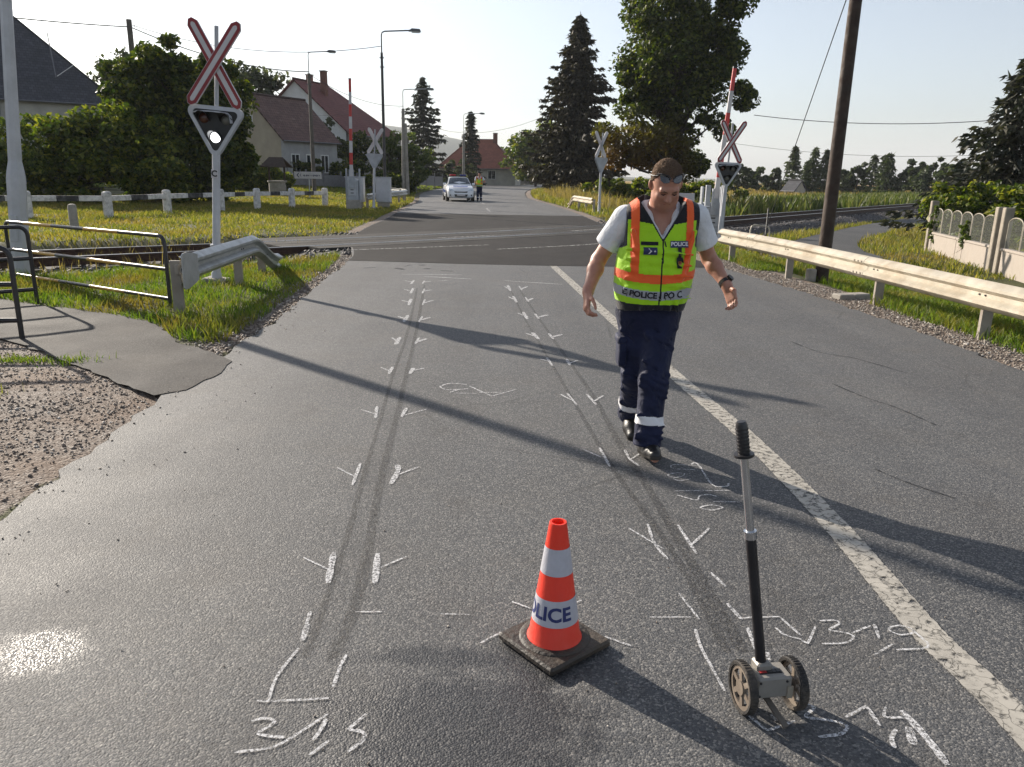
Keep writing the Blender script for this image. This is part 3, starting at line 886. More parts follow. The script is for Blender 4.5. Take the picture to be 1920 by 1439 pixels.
def stones(name, x, y, z, s, m, label, cat):
    """irregular six-sided pebbles merged into one mesh"""
    n = len(x)
    base = np.array([[1, 0, 0], [0, 1, 0], [-1, 0, 0], [0, -1, 0], [0, 0, 1], [0, 0, -1], ], float)
    T = np.array([[0, 1, 4], [1, 2, 4], [2, 3, 4], [3, 0, 4], [1, 0, 5], [2, 1, 5], [3, 2, 5], [0, 3, 5]])
    V = base[None] * (s[:, None, None] * (.55 + .9 * RNG.random((n, 6, 1)))) + (RNG.random((n, 6, 3)) - .5) * s[:, None, None] * .9
    V[:, :, 2] *= .7
    V += np.stack([x, y, z], 1)[:, None, :]
    TT = (T[None] + (np.arange(n) * 6)[:, None, None]).reshape(-1, 3)
    o = np_obj(name, V.reshape(-1, 3), TT, m)
    tag(o, label, cat, kind="stuff")
    return o
def stone_mat(name, stops):
    t = NT(name)
    k = t.ramp(t.n("ShaderNodeNewGeometry").outputs["Random Per Island"], stops)
    t.l(k, t.p.inputs["Base Color"]); t.p.inputs["Roughness"].default_value = .75
    return t.m
M_BALL = stone_mat("ballast_stone", [(0, (.035, .03, .03)), (.6, (.085, .08, .078)), (1, (.20, .195, .19))])
M_PEB = stone_mat("gravel_stone", [(0, (.12, .095, .078)), (.5, (.21, .175, .145)), (.85, (.30, .26, .22)), (1, (.48, .45, .41))])
x, y = scatter(60000, -16, 30, 7, 55)
dd = dist_track(x, y); lw, rw = off_road(x, y, .0, .0)
k = (dd < 2.9) & (lw | rw) & ((y < 30) | (RNG.random(len(x)) < .5))
x, y = x[k], y[k]
stones("ballast", x, y, hgt(x, y) + .01, .03 + .035 * RNG.random(len(x)), M_BALL, "grey stone ballast under and beside the rails", "ballast")
x, y = scatter(26000, -5.5, -2.2, 1.5, 7.6)
lw, rw = off_road(x, y, -.08, 9)
k = lw & ~in_poly(x, y, PATH) & (vnoise(x * 2, y * 2) + RNG.random(len(x)) * .6 > .55)
x, y = x[k], y[k]
stones("gravel", x, y, hgt(x, y) + .004, .004 + .010 * RNG.random(len(x)) ** 2.6, M_PEB, "loose brown gravel on the shoulder beside the footpath", "gravel")
x, y = scatter(26000, 3.9, 5.4, 4, 16)
lw, rw = off_road(x, y, 9, -.1)
k = rw & (seg_dist(x, y, _rr_s)[0] < .75)
x, y = x[k], y[k]
stones("gravel", x, y, hgt(x, y) + .006, .006 + .014 * RNG.random(len(x)) ** 2, M_PEB, "pinkish gravel strip between the right lane and the grass", "gravel")
x, y = scatter(7000, -3.6, -2.3, 6.8, 16)
lw, rw = off_road(x, y, -.04, 9)
k = lw & (seg_dist(x, y, _rl_s)[0] < .42)
x, y = x[k], y[k]
stones("gravel", x, y, hgt(x, y) + .01, .008 + .018 * RNG.random(len(x)) ** 2, M_PEB, "grey rubble along the left edge of the road", "gravel")
i_ = RNG.integers(0, len(_rl), 6000); y = _rl[i_, 1] + RNG.random(6000) * .4; x = _rl[i_, 0] + RNG.exponential(.16, 6000) - .04
k = (y > 2.0) & (y < 9.5) & (x < -.5)
x, y = x[k], y[k]
stones("gravel", x, y, np.full(len(x), .003), .003 + .008 * RNG.random(len(x)) ** 3, M_PEB, "loose stones strewn onto the asphalt along the left road edge", "gravel")
x, y = scatter(1400, -2.5, 4.4, 1.6, 10)
stones("grit", x, y, np.full(len(x), .003), .0015 + .0035 * RNG.random(len(x)) ** 3, M_PEB, "scattered grit lying on the asphalt", "grit")

# ------------------------------------------------------------------ trees and shrubs
M_BARK = mat("tree_bark", (.045, .035, .028), .9, .3, 6, .6, 18)
def leaf_quads(P, size, rng, flat=.5, asp=.62, out=None, bias=.5):
    """one folded leaf clump (2 triangles) per point"""
    n = len(P)
    N = rng.normal(size=(n, 3))
    if out is not None:
        N = N / np.linalg.norm(N, axis=1)[:, None] + out * bias
    N[:, 2] = np.abs(N[:, 2]) * 1.0 + flat * .3
    N /= np.linalg.norm(N, axis=1)[:, None]
    U = np.cross(N, rng.normal(size=(n, 3))); U /= np.linalg.norm(U, axis=1)[:, None]
    W = np.cross(N, U)
    s = (size * (.55 + .9 * rng.random(n)))[:, None]
    a = P - U * s; c = P + U * s + N * s * -.25
    b = P + W * s * asp + N * s * .12; d = P - W * s * asp + N * s * .12
    V = np.stack([a, b, c, d], 1).reshape(-1, 3)
    k = np.arange(n)[:, None] * 4
    return V, np.concatenate([k + np.array([[0, 1, 2]]), k + np.array([[0, 2, 3]])], 0)

def broadleaf(name, base, H, crown, m, label, cat="tree", n=9000, leaf=.22, trunk=.25, seed=1, group=None, nclump=60, gap=.35, warm=None, bark=None, trunk_h=None):
    """crown: list of ellipsoids (cx,cy,cz,rx,ry,rz) relative to the base"""
    rng = np.random.default_rng(seed)
    root = empty(name, base, 0, label, cat, group)
    mb = MB()
    th = trunk_h or min(c[2] for c in crown)
    top = max(c[2] + c[5] * .4 for c in crown)
    pts = [(0, 0, -.3)] + [(trunk * .5 * math.sin(seed + k), trunk * .5 * math.cos(seed * 2 + k), top * k / 4) for k in range(1, 5)]
    mb.tube(pts, trunk, 9, r1=trunk * .25)
    cl = []; w = np.array([c[3] * c[4] * c[5] for c in crown]); w = w / w.sum()
    for c, q in zip(crown, w):
        for _ in range(max(3, int(nclump * q))):
            d = rng.normal(size=3); d /= np.linalg.norm(d)
            r = .45 + .55 * rng.random() ** .6
            p = np.array(c[:3]) + d * r * np.array(c[3:6])
            rc = (.20 + .22 * rng.random()) * min(c[3:6])
            cl.append((p, rc))
    for p, rc in cl[::3]:
        s0 = np.array([0, 0, max(th * .55, min(p[2] * .6, top * .8))])
        mid = (s0 + p) / 2 + rng.normal(size=3) * .15
        mb.tube([s0, mid, p], trunk * .30, 6, r1=trunk * .06)
    mb.build("trunk", bark or M_BARK, root, True)
    Vs = []; Ts = []; k0 = 0
    per = n // len(cl)
    wv = []
    for p, rc in cl:
        q = rng.normal(size=(per, 3)); q /= np.linalg.norm(q, axis=1)[:, None]
        rr = rc * (.25 + .85 * rng.random(per) ** .5)
        P = p + q * rr[:, None] * np.array([1.15, 1.15, .8])
        keep = rng.random(per) > gap * .4
        V, T = leaf_quads(P[keep], np.full(keep.sum(), leaf), rng, out=q[keep])
        Vs.append(V); Ts.append(T + k0); k0 += len(V)
        if warm is not None: wv.append(warm(V))
    V = np.concatenate(Vs); T = np.concatenate(Ts)
    ok = V[:, 2] > 0.02
    V[:, 2] = np.maximum(V[:, 2], .02)
    o = np_obj("crown", V, T, m, root)
    if warm is not None:
        a = o.data.attributes.new("warm", 'FLOAT', 'POINT'); a.data.foreach_set("value", np.concatenate(wv).astype(np.float32))
    return root

def spruce(name, base, H, rad, m, label, seed=1, whorl=.42, per=9, z0=.12, needle=.16, droop=.35, group=None, shape=1.0, dens=14, cat="tree", trunk=None, gap=.0):
    rng = np.random.default_rng(seed)
    root = empty(name, base, 0, label, cat, group)
    tr = trunk or H * .014
    mb = MB(); mb.tube([(0, 0, -.3), (0, 0, H * .5), (0, 0, H)], tr, 8, r1=.02)
    P = []; D = []
    z = H * z0
    while z < H * .985:
        f = 1 - (z - H * z0) / (H * (1 - z0))
        rz = rad * (f ** shape) * (.78 + .4 * rng.random()) + .12
        nb = max(4, int(per * (.45 + .6 * f)))
        a0 = rng.random() * 6.28
        for b in range(nb):
            if rng.random() < gap: continue
            a = a0 + 6.283 * b / nb + rng.normal() * .2
            L = rz * (.65 + .5 * rng.random())
            u = np.array([math.cos(a), math.sin(a), 0])
            nseg = max(3, int(L * dens / 2.2))
            t = np.sort(rng.random(nseg)) ** .8
            zz = z - droop * L * t + .55 * droop * L * t ** 3
            pts = u[None] * (L * t)[:, None]; pts[:, 2] = zz
            side_ = np.array([-u[1], u[0], 0])
            wd = (.10 + .30 * L * (1 - t) * .7)
            for _ in range(2):
                q = pts + side_[None] * (rng.normal(size=nseg) * wd * .6)[:, None]
                q[:, 2] -= np.abs(rng.normal(size=nseg)) * .10
                P.append(q); D.append(np.repeat((u * .8 + np.array([0, 0, -.45]))[None], nseg, 0) + rng.normal(size=(nseg, 3)) * .45)
            if b % 2 == 0 and L > .5:
                mb.tube([(0, 0, z), tuple(u * L * .5 + np.array([0, 0, z - droop * L * .45])), tuple(u * L * .9 + np.array([0, 0, z - droop * L * .6]))], tr * .22, 4, r1=.008, cap=False)
        z += whorl * (.45 + .75 * f) * (.8 + .4 * rng.random())
    mb.build("trunk", M_BARK, root, True)
    P = np.concatenate(P); D = np.concatenate(D); D /= np.linalg.norm(D, axis=1)[:, None]
    n = len(P)
    W = np.cross(D, rng.normal(size=(n, 3))); W /= np.linalg.norm(W, axis=1)[:, None]
    s = (needle * (.6 + .9 * rng.random(n)))[:, None]
    V = np.stack([P - D * s * .7, P + W * s * .36, P + D * s * 1.3, P - W * s * .36], 1).reshape(-1, 3)
    k = np.arange(n)[:, None] * 4
    T = np.concatenate([k + np.array([[0, 1, 2]]), k + np.array([[0, 2, 3]])], 0)
    V[:, 2] = np.maximum(V[:, 2], .05)
    np_obj("crown", V, T, m, root)
    return root

L_DARK = leaf_mat("ivy_leaf", (.018, .034, .007), (.055, .080, .013), .43, .5, (.17, .17, .024))
L_MID = leaf_mat("shrub_leaf", (.028, .054, .008), (.095, .13, .014), .45, .5, (.26, .25, .036))
L_LIGHT = leaf_mat("light_leaf", (.045, .075, .016), (.10, .14, .03), .4, .5, (.17, .19, .05))
L_GREY = leaf_mat("grey_leaf", (.040, .050, .028), (.075, .088, .048), .35, .6, (.11, .12, .07))
L_CHEST = leaf_mat("chestnut_leaf", (.016, .030, .007), (.050, .070, .012), .45, .5, (.15, .165, .026), attr=(.16, .070, .012))
L_SPRUCE = leaf_mat("spruce_needle", (.012, .017, .012), (.030, .035, .022), .18, .6, (.075, .070, .045))
L_SPRUCE_B = leaf_mat("brown_spruce_needle", (.014, .014, .010), (.040, .036, .022), .18, .6, (.095, .078, .045))
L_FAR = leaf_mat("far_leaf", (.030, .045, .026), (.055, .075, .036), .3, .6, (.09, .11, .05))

def gz(x, y):
    return float(hgt(np.array([x]), np.array([y]))[0])
def B(x, y, dz=0.0):
    return (x, y, gz(x, y) + dz)

# large shrubbery left of the crossing
broadleaf("ivy_clad_tree", B(-17.6, 42), 8, [(0, 0, 2.6, 2.9, 2.4, 2.9), (-1.4, .4, 5.2, 2.3, 2.2, 2.3), (1.4, 0, 5.1, 2.3, 2.2, 2.3), (-.3, 0, 6.4, 2.0, 2.0, 1.6), (2.4, -.2, 2.6, 1.5, 1.7, 2.6), (2.1, 0, 4.2, 1.5, 1.7, 1.8), (-2.0, 0, 3, 1.8, 2, 3)], L_DARK, "tall dark ivy covered tree behind the striped fence", n=46000, leaf=.135, trunk=.3, seed=4, nclump=250, gap=.05)
broadleaf("bush", B(-21.2, 38.2), 5, [(0, 0, 1.9, 2.5, 2, 2.0), (1.7, .4, 2.9, 2.0, 1.7, 1.9), (-1.9, 0, 2.0, 1.8, 1.6, 1.9), (3.4, .6, 2.0, 2.0, 1.6, 2.0), (1.9, .3, 1.2, 3.4, 1.6, 1.4)], L_MID, "wide sunlit green bush beside the tall ivy covered tree", "bush", n=34000, leaf=.125, trunk=.08, seed=9, nclump=120, gap=.1)
broadleaf("bush", B(-24.6, 36.6), 4, [(0, 0, 1.3, 1.2, 1.2, 1.4), (.6, 0, 2.1, .8, .8, .9)], L_LIGHT, "small pale bush at the left edge behind the light pole", "bush", n=4000, leaf=.11, trunk=.05, seed=12, nclump=40)
broadleaf("clipped_hedge", B(-17.6, 55.5, -.3), 2, [(0, 0, .9, 1.3, 1.1, .95), (1.1, .2, .8, .9, 1.0, .85), (-1.2, 0, .9, 1.1, 1.0, 1.0), (0.2, 0, 1.5, 1.0, .9, .6)], L_MID, "rounded low green hedge left of the white arrow sign", "hedge", n=16000, leaf=.10, trunk=.06, seed=14, nclump=130, gap=.05)
broadleaf("walnut_tree", B(-36, 72), 10, [(0, 0, 7.5, 2.2, 2, 2.4), (1.4, 0, 9.2, 1.6, 1.6, 1.6)], L_GREY, "pale airy tree behind the slate roofed house and utility pole", n=3600, leaf=.2, trunk=.16, seed=21, nclump=60, gap=.6)
broadleaf("walnut_tree", B(-28.5, 84), 12, [(0, 0, 8.0, 3.6, 3, 3.6), (-2.5, 0, 9.5, 2.6, 2.4, 2.2), (2.6, 0, 8.8, 2.2, 2.2, 2.4), (3.6, 0, 6.4, 2.2, 2, 2.4)], L_GREY, "large grey green tree rising behind the tiled cottage", n=9000, leaf=.24, trunk=.25, seed=22, nclump=110, gap=.5)
broadleaf("garden_tree", B(-17.9, 75), 6, [(0, 0, 3.6, 1.1, 1.1, 1.9), (.4, 0, 5.1, .8, .8, 1.0), (1.2, 0, 3.0, .9, .9, 1.0)], L_GREY, "thin dark tree in front of the white gabled house", n=2600, leaf=.17, trunk=.1, seed=24, nclump=40, gap=.6)
broadleaf("garden_tree", B(-12.6, 80), 6, [(0, 0, 2.6, 1.9, 1.6, 2.2), (1.2, 0, 3.8, 1.5, 1.4, 1.8), (2.6, 0, 2.4, 1.6, 1.4, 2.0)], L_LIGHT, "light green tree behind the black lamp post", n=7000, leaf=.17, trunk=.12, seed=25, nclump=90, gap=.2)
broadleaf("garden_tree", B(-16.0, 78), 5, [(0, 0, 2.2, 1.5, 1.4, 2.0), (1, 0, 3.4, 1.2, 1.2, 1.6)], L_DARK, "dark garden tree between the white house and black lamp post", n=5000, leaf=.15, trunk=.1, seed=26, nclump=60, gap=.15)
for i, (bx, by, s, lab) in enumerate(((-10.9, 64, 1.0, "dark clipped shrub right of the black lamp post"), (-9.6, 68, .9, "dark shrub behind the far end of the curved guardrail"), (-17.6, 66, 1.1, "dark shrub in front of the cottage fence"), (-14.4, 68, 1.2, "dark shrub behind the grey signal cabinet"))):
    broadleaf("shrub", B(bx, by), 2, [(0, 0, .8 * s, 1.3 * s, 1, .9 * s), (.8 * s, 0, 1.1 * s, .8 * s, .8, .8 * s)], L_DARK, lab, "shrub", n=3200, leaf=.13, trunk=.05, seed=30 + i, nclump=40, gap=.1)
for i, (bx, by, s, m, lab) in enumerate(((-5.2, 150, 1.3, L_LIGHT, "sunlit shrub behind the standing far policeman"), (-1.3, 152, 1.4, L_LIGHT, "bright rounded shrub at the far bend of the road"), (1.7, 156, 1.3, L_MID, "green shrub beside the grey wall at the bend"), (-9.4, 118, 1.6, L_GREY, "greyish shrub behind the police car roof"))):
    broadleaf("shrub", B(bx, by), 3, [(0, 0, 1.1 * s, 1.8 * s, 1.3, 1.2 * s), (1.1 * s, 0, 1.5 * s, 1.1 * s, 1, 1.0 * s)], m, lab, "shrub", n=2600, leaf=.2, trunk=.06, seed=40 + i, nclump=36, gap=.1)
broadleaf("roadside_tree", B(3.2, 128), 10, [(0, 0, 5.2, 3.6, 3, 3.6), (-2.6, 0, 4.0, 2.6, 2.4, 3.0), (1.5, 0, 8.0, 2.6, 2.4, 2.4), (-1.6, 0, 7.0, 2.2, 2.2, 2.2)], L_MID, "leafy green tree left of the tall dark spruce", n=9000, leaf=.26, trunk=.25, seed=51, nclump=110, gap=.25)
broadleaf("roadside_tree", B(-2.2, 158), 8, [(0, 0, 3.6, 3.2, 2.6, 3.2), (-2.0, 0, 5.2, 2.0, 2.0, 2.2), (2.4, 0, 5.6, 2.4, 2.0, 2.6)], L_LIGHT, "paler tree at the bend in front of the red hip roof", n=5000, leaf=.28, trunk=.2, seed=52, nclump=70, gap=.25)

spruce("spruce", B(5.4, 73), 15.6, 5.1, L_SPRUCE_B, "tall dark brown spruce beside the big chestnut", seed=61, whorl=.46, per=18, z0=.15, needle=.24, droop=.5, shape=.82, dens=26, trunk=.34, gap=.08)
def chest_warm(V):
    return np.clip((6.4 - V[:, 2]) / 3.4, 0, 1) * np.clip((1.6 - V[:, 0]) / 2.5, 0, 1) * (.35 + .65 * vnoise(V[:, 0] * .9 + 40, V[:, 2] * .9 + V[:, 1]))
broadleaf("chestnut_tree", B(10.7, 54), 16, [(0, 0, 9.2, 3.3, 3.3, 3.6), (-2.3, -.5, 8.0, 2.7, 2.6, 2.0), (-.2, 0, 12.6, 3.5, 3, 3.2), (1.7, 0, 11.4, 2.3, 2.6, 3.0), (3.0, 0, 7.9, 2.0, 2.2, 1.9), (-1.9, -.4, 4.6, 2.9, 2.8, 2.6), (1.2, 0, 4.3, 2.7, 2.6, 2.2), (-3.2, -.4, 7.6, 1.8, 2.0, 1.8)], L_CHEST, "huge chestnut tree with browning lower leaves behind the policeman", n=66000, leaf=.14, trunk=.42, seed=66, nclump=200, gap=.5, warm=chest_warm, trunk_h=2.2)
broadleaf("shrub", B(7.2, 56), 2, [(0, 0, .9, 2.6, 1.6, 1.0), (3, 0, 1.0, 2.2, 1.4, 1.1), (6.5, 1, 1.0, 3, 1.6, 1.1)], L_MID, "shadowy green undergrowth below the chestnut and spruce", "shrub", n=9000, leaf=.17, trunk=.05, seed=68, nclump=90, gap=.15)
spruce("spruce", B(-12.9, 112), 14.2, 4.3, L_SPRUCE, "layered dark spruce behind the police car", seed=71, whorl=.62, per=13, z0=.12, needle=.30, droop=.30, shape=.78, dens=16, gap=.12)
spruce("spruce", B(-7.2, 128), 11.5, 2.0, L_SPRUCE, "narrow dark spruce in front of the red hip roof", seed=72, whorl=.5, per=12, z0=.05, needle=.30, droop=.25, shape=.6, dens=18, gap=.1)
spruce("spruce", B(17.7, 28.6), 6.5, 3.3, L_SPRUCE, "bushy dark spruce behind the concrete garden fence", seed=75, whorl=.30, per=13, z0=.12, needle=.15, droop=.28, shape=.92, dens=26, trunk=.13)
for i, (bx, by, s, lab) in enumerate(((14.6, 25.6, 1.0, "sunlit leafy shrub at the end of the concrete fence"), (15.6, 23.4, 1.05, "leafy shrub behind the arched mesh panels"), (15.2, 20.8, 1.0, "leafy shrub behind the twin concrete posts"), (16.3, 18.6, 1.1, "leafy shrub at the right edge of the garden fence"))):
    broadleaf("shrub", B(bx, by), 2, [(0, 0, 1.0 * s, 1.0 * s, 1, 1.0 * s), (.6, 0, 1.5 * s, .8, .8, .7 * s), (-.5, .2, 1.3, .7, .8, .7)], L_MID, lab, "shrub", n=5200, leaf=.085, trunk=.04, seed=80 + i, nclump=60, gap=.2, group="shrubs behind the garden fence")
# distant tree line on the right
far = [(33.04, 118, 4.5, 'b'), (36.43, 120, 4.2, 'b'), (39.39, 122, 4.0, 'b'), (40.96, 118, 7.0, 's'), (44.44, 122, 5.0, 's'), (43.62, 117, 6.8, 's'), (44.91, 116, 6.6, 's'), (49.37, 120, 4.5, 'b'), (50.57, 118, 5.0, 'b'), (51.79, 116, 6.0, 's'), (52.44, 114, 5.9, 's'), (52.71, 113, 6.2, 's'), (54.80, 112, 5.0, 'b'), (55.63, 110, 5.0, 'b'), (56.47, 108, 5.8, 'b'), (57.24, 106, 5.4, 'b'), (58.35, 105, 5.0, 'b'), (59.80, 104, 5.0, 'b'), (61.80, 103, 5.0, 'b'), (64.74, 103, 5.2, 'b'), (67.69, 103, 5.0, 'b'), (70.26, 103, 5.0, 'b')]
FARNAMES = ["first", "second", "third", "fourth", "fifth", "sixth", "seventh", "eighth", "ninth", "tenth"]
ns = nb = 0
for i, (X, Y, H, k) in enumerate(far):
    if k == 's':
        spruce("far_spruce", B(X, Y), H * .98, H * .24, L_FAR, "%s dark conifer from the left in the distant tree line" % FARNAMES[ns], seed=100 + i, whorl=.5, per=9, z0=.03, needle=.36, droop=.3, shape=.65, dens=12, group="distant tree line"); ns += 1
    else:
        c = [(0, 0, H * .42, H * .36, H * .3, H * .42), (H * .12, 0, H * .68, H * .22, H * .2, H * .3), (-H * .2, 0, H * .3, H * .22, H * .2, H * .3)]
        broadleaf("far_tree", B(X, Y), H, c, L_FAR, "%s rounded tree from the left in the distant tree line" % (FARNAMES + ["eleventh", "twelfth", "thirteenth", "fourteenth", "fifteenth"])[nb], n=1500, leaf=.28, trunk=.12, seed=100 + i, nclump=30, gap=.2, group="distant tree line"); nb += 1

# ------------------------------------------------------------------ far hills
def hill_mat():
    t = NT("wooded_hill"); v = t.pos()
    t.l(t.ramp(t.noise(v, .01, 5, .6), [(.3, (.035, .05, .03)), (.7, (.06, .075, .04))]), t.p.inputs["Base Color"])
    t.p.inputs["Roughness"].default_value = .95
    return t.m
def hills(name, Y, x0, x1, prof, m):
    xs = np.linspace(x0, x1, 160); d = 9
    V = []; Fc = []
    for j in range(d):
        f = j / (d - 1)
        for x_ in xs:
            hh = np.interp(x_, [p[0] for p in prof], [p[1] for p in prof]) * (.9 + .2 * vnoise(x_ * .004 + Y, Y * .01))
            V.append((x_, Y + f * 500 - 400, -8 + (hh + 8) * math.sin(math.pi * min(1, f * 1.0) * .5) if f <= 1 else 0))
    n = len(xs)
    for j in range(d - 1):
        for i in range(n - 1):
            Fc.append((j * n + i, j * n + i + 1, (j + 1) * n + i + 1, (j + 1) * n + i))
    o = mesh_obj(name, V, Fc, m, None, True); tag(o, kind="structure")
hills("hills", 1900, -1500, 1400, [(-1500, 110), (-800, 145), (-450, 143), (-280, 123), (-140, 90), (-56, 66), (34, 38), (145, 14), (280, 3), (1400, 3)], hill_mat())

# ------------------------------------------------------------------ shared materials
M_GALV = mat("galvanised_steel", (.42, .43, .43), .48, .16, 5, .12, 30, metal=.55, dirt=(.16, .14, .11), dirt_amt=.35)
M_CREAM = mat("weathered_cream_rail", (.44, .40, .325), .55, .16, 3, .2, 18, metal=.25, dirt=(.24, .17, .095), dirt_amt=.6, ds=2.2)
M_POST = mat("steel_post", (.30, .27, .23), .6, .2, 6, .15, 30, metal=.3, dirt=(.12, .07, .04), dirt_amt=.6)
M_BLACK = mat("black_paint", (.018, .017, .020), .38, .25, 8, .1, 40)
M_YELLOW = mat("yellow_paint", (.52, .29, .05), .42, .15, 8, .1, 40, dirt=(.16, .10, .04), dirt_amt=.4)
M_GREYP = mat("grey_white_paint", (.44, .45, .48), .45, .10, 4, .06, 30, dirt=(.25, .24, .22), dirt_amt=.25)
M_RED = mat("sign_red", (.22, .016, .022), .45, .12, 5)
M_WHITE = mat("sign_white", (.50, .48, .49), .45, .08, 5)
M_DARK = mat("signal_black", (.012, .012, .013), .5, .2, 8)
M_HOUS = mat("housing_grey", (.34, .36, .39), .5, .12, 4, .08, 30, dirt=(.18, .17, .16), dirt_amt=.3)
M_CONC = mat("old_concrete", (.30, .275, .24), .88, .2, 5, .5, 35, dirt=(.14, .13, .11), dirt_amt=.5)
M_LIME = mat("flaking_whitewash", (.62, .60, .57), .85, .15, 6, .4, 30, dirt=(.20, .19, .18), dirt_amt=.8, ds=7)
M_BLKW = mat("black_limewash", (.03, .03, .032), .8, .3, 6, .3, 30, dirt=(.25, .24, .23), dirt_amt=.35, ds=6)
M_WOOD = mat("tarred_wood", (.040, .024, .016), .8, .3, 4, .6, 25)
M_WOODG = mat("grey_wood_pole", (.11, .095, .08), .85, .25, 4, .5, 25)
M_CABLE = mat("cable_black", (.02, .02, .022), .6, .1)
M_LAMP = mat("lamp_metal", (.10, .10, .11), .5, .15, 5, metal=.4)
M_GLASSW = mat("lamp_lens", (.55, .55, .52), .2, .05)

def text_mesh(name, s, size, m, parent, place, ext=.0, align='CENTER', bold=0.0, space=1.0):
    """lettering as mesh; place(x, y) -> local 3-D position"""
    cu = bpy.data.curves.new(name, 'FONT')
    cu.body = s; cu.size = size; cu.align_x = align; cu.align_y = 'CENTER'; cu.offset = bold; cu.space_character = space
    cu.resolution_u = 4
    tmp = bpy.data.objects.new("tmp", cu); link(tmp)
    dg = bpy.context.evaluated_depsgraph_get()
    me = bpy.data.meshes.new_from_object(tmp.evaluated_get(dg))
    bpy.data.objects.remove(tmp)
    bm = bmesh.new(); bm.from_mesh(me)
    bmesh.ops.triangulate(bm, faces=bm.faces)
    for _ in range(1):
        long_ = [e for e in bm.edges if e.calc_length() > size * .18]
        if long_: bmesh.ops.subdivide_edges(bm, edges=long_, cuts=2)
    for v in bm.verts: v.co = Vector(place(v.co.x, v.co.y))
    bm.to_mesh(me); bm.free()
    me.name = name
    me.materials.clear(); me.materials.append(m)
    o = link(bpy.data.objects.new(name, me)); o.parent = parent
    return o

# ------------------------------------------------------------------ level crossing signals
def rounded_tri(w, h, r, n=6):
    """inverted triangle outline with rounded corners, centred on x, top at 0"""
    C = [(-w / 2 + r * .9, -r), (w / 2 - r * .9, -r), (0, -h + r)]
    out = []
    dirs = []
    for i in range(3):
        a = Vector(C[i]); b = Vector(C[(i + 1) % 3]); d = (b - a).normalized()
        dirs.append(Vector((d.y, -d.x)) * -1)
    for i in range(3):
        n0 = dirs[i - 1]; n1 = dirs[i]
        a0 = math.atan2(n0.y, n0.x); a1 = math.atan2(n1.y, n1.x)
        while a1 > a0: a1 -= 2 * math.pi
        for k in range(n + 1):
            a = a0 + (a1 - a0) * k / n
            out.append((C[i][0] + r * math.cos(a), C[i][1] + r * math.sin(a)))
    return out

def lit_mat():
    t = NT("lit_white_lens")
    t.p.inputs["Base Color"].default_value = (.9, .9, .92, 1)
    t.p.inputs["Emission Color"].default_value = (.95, .97, 1, 1)
    t.p.inputs["Emission Strength"].default_value = 3.2
    return t.m
M_LIT = lit_mat()
M_LENSR = mat("unlit_red_lens", (.07, .022, .014), .18, .1)
M_LENSW = mat("unlit_clear_lens", (.12, .12, .11), .15, .1)

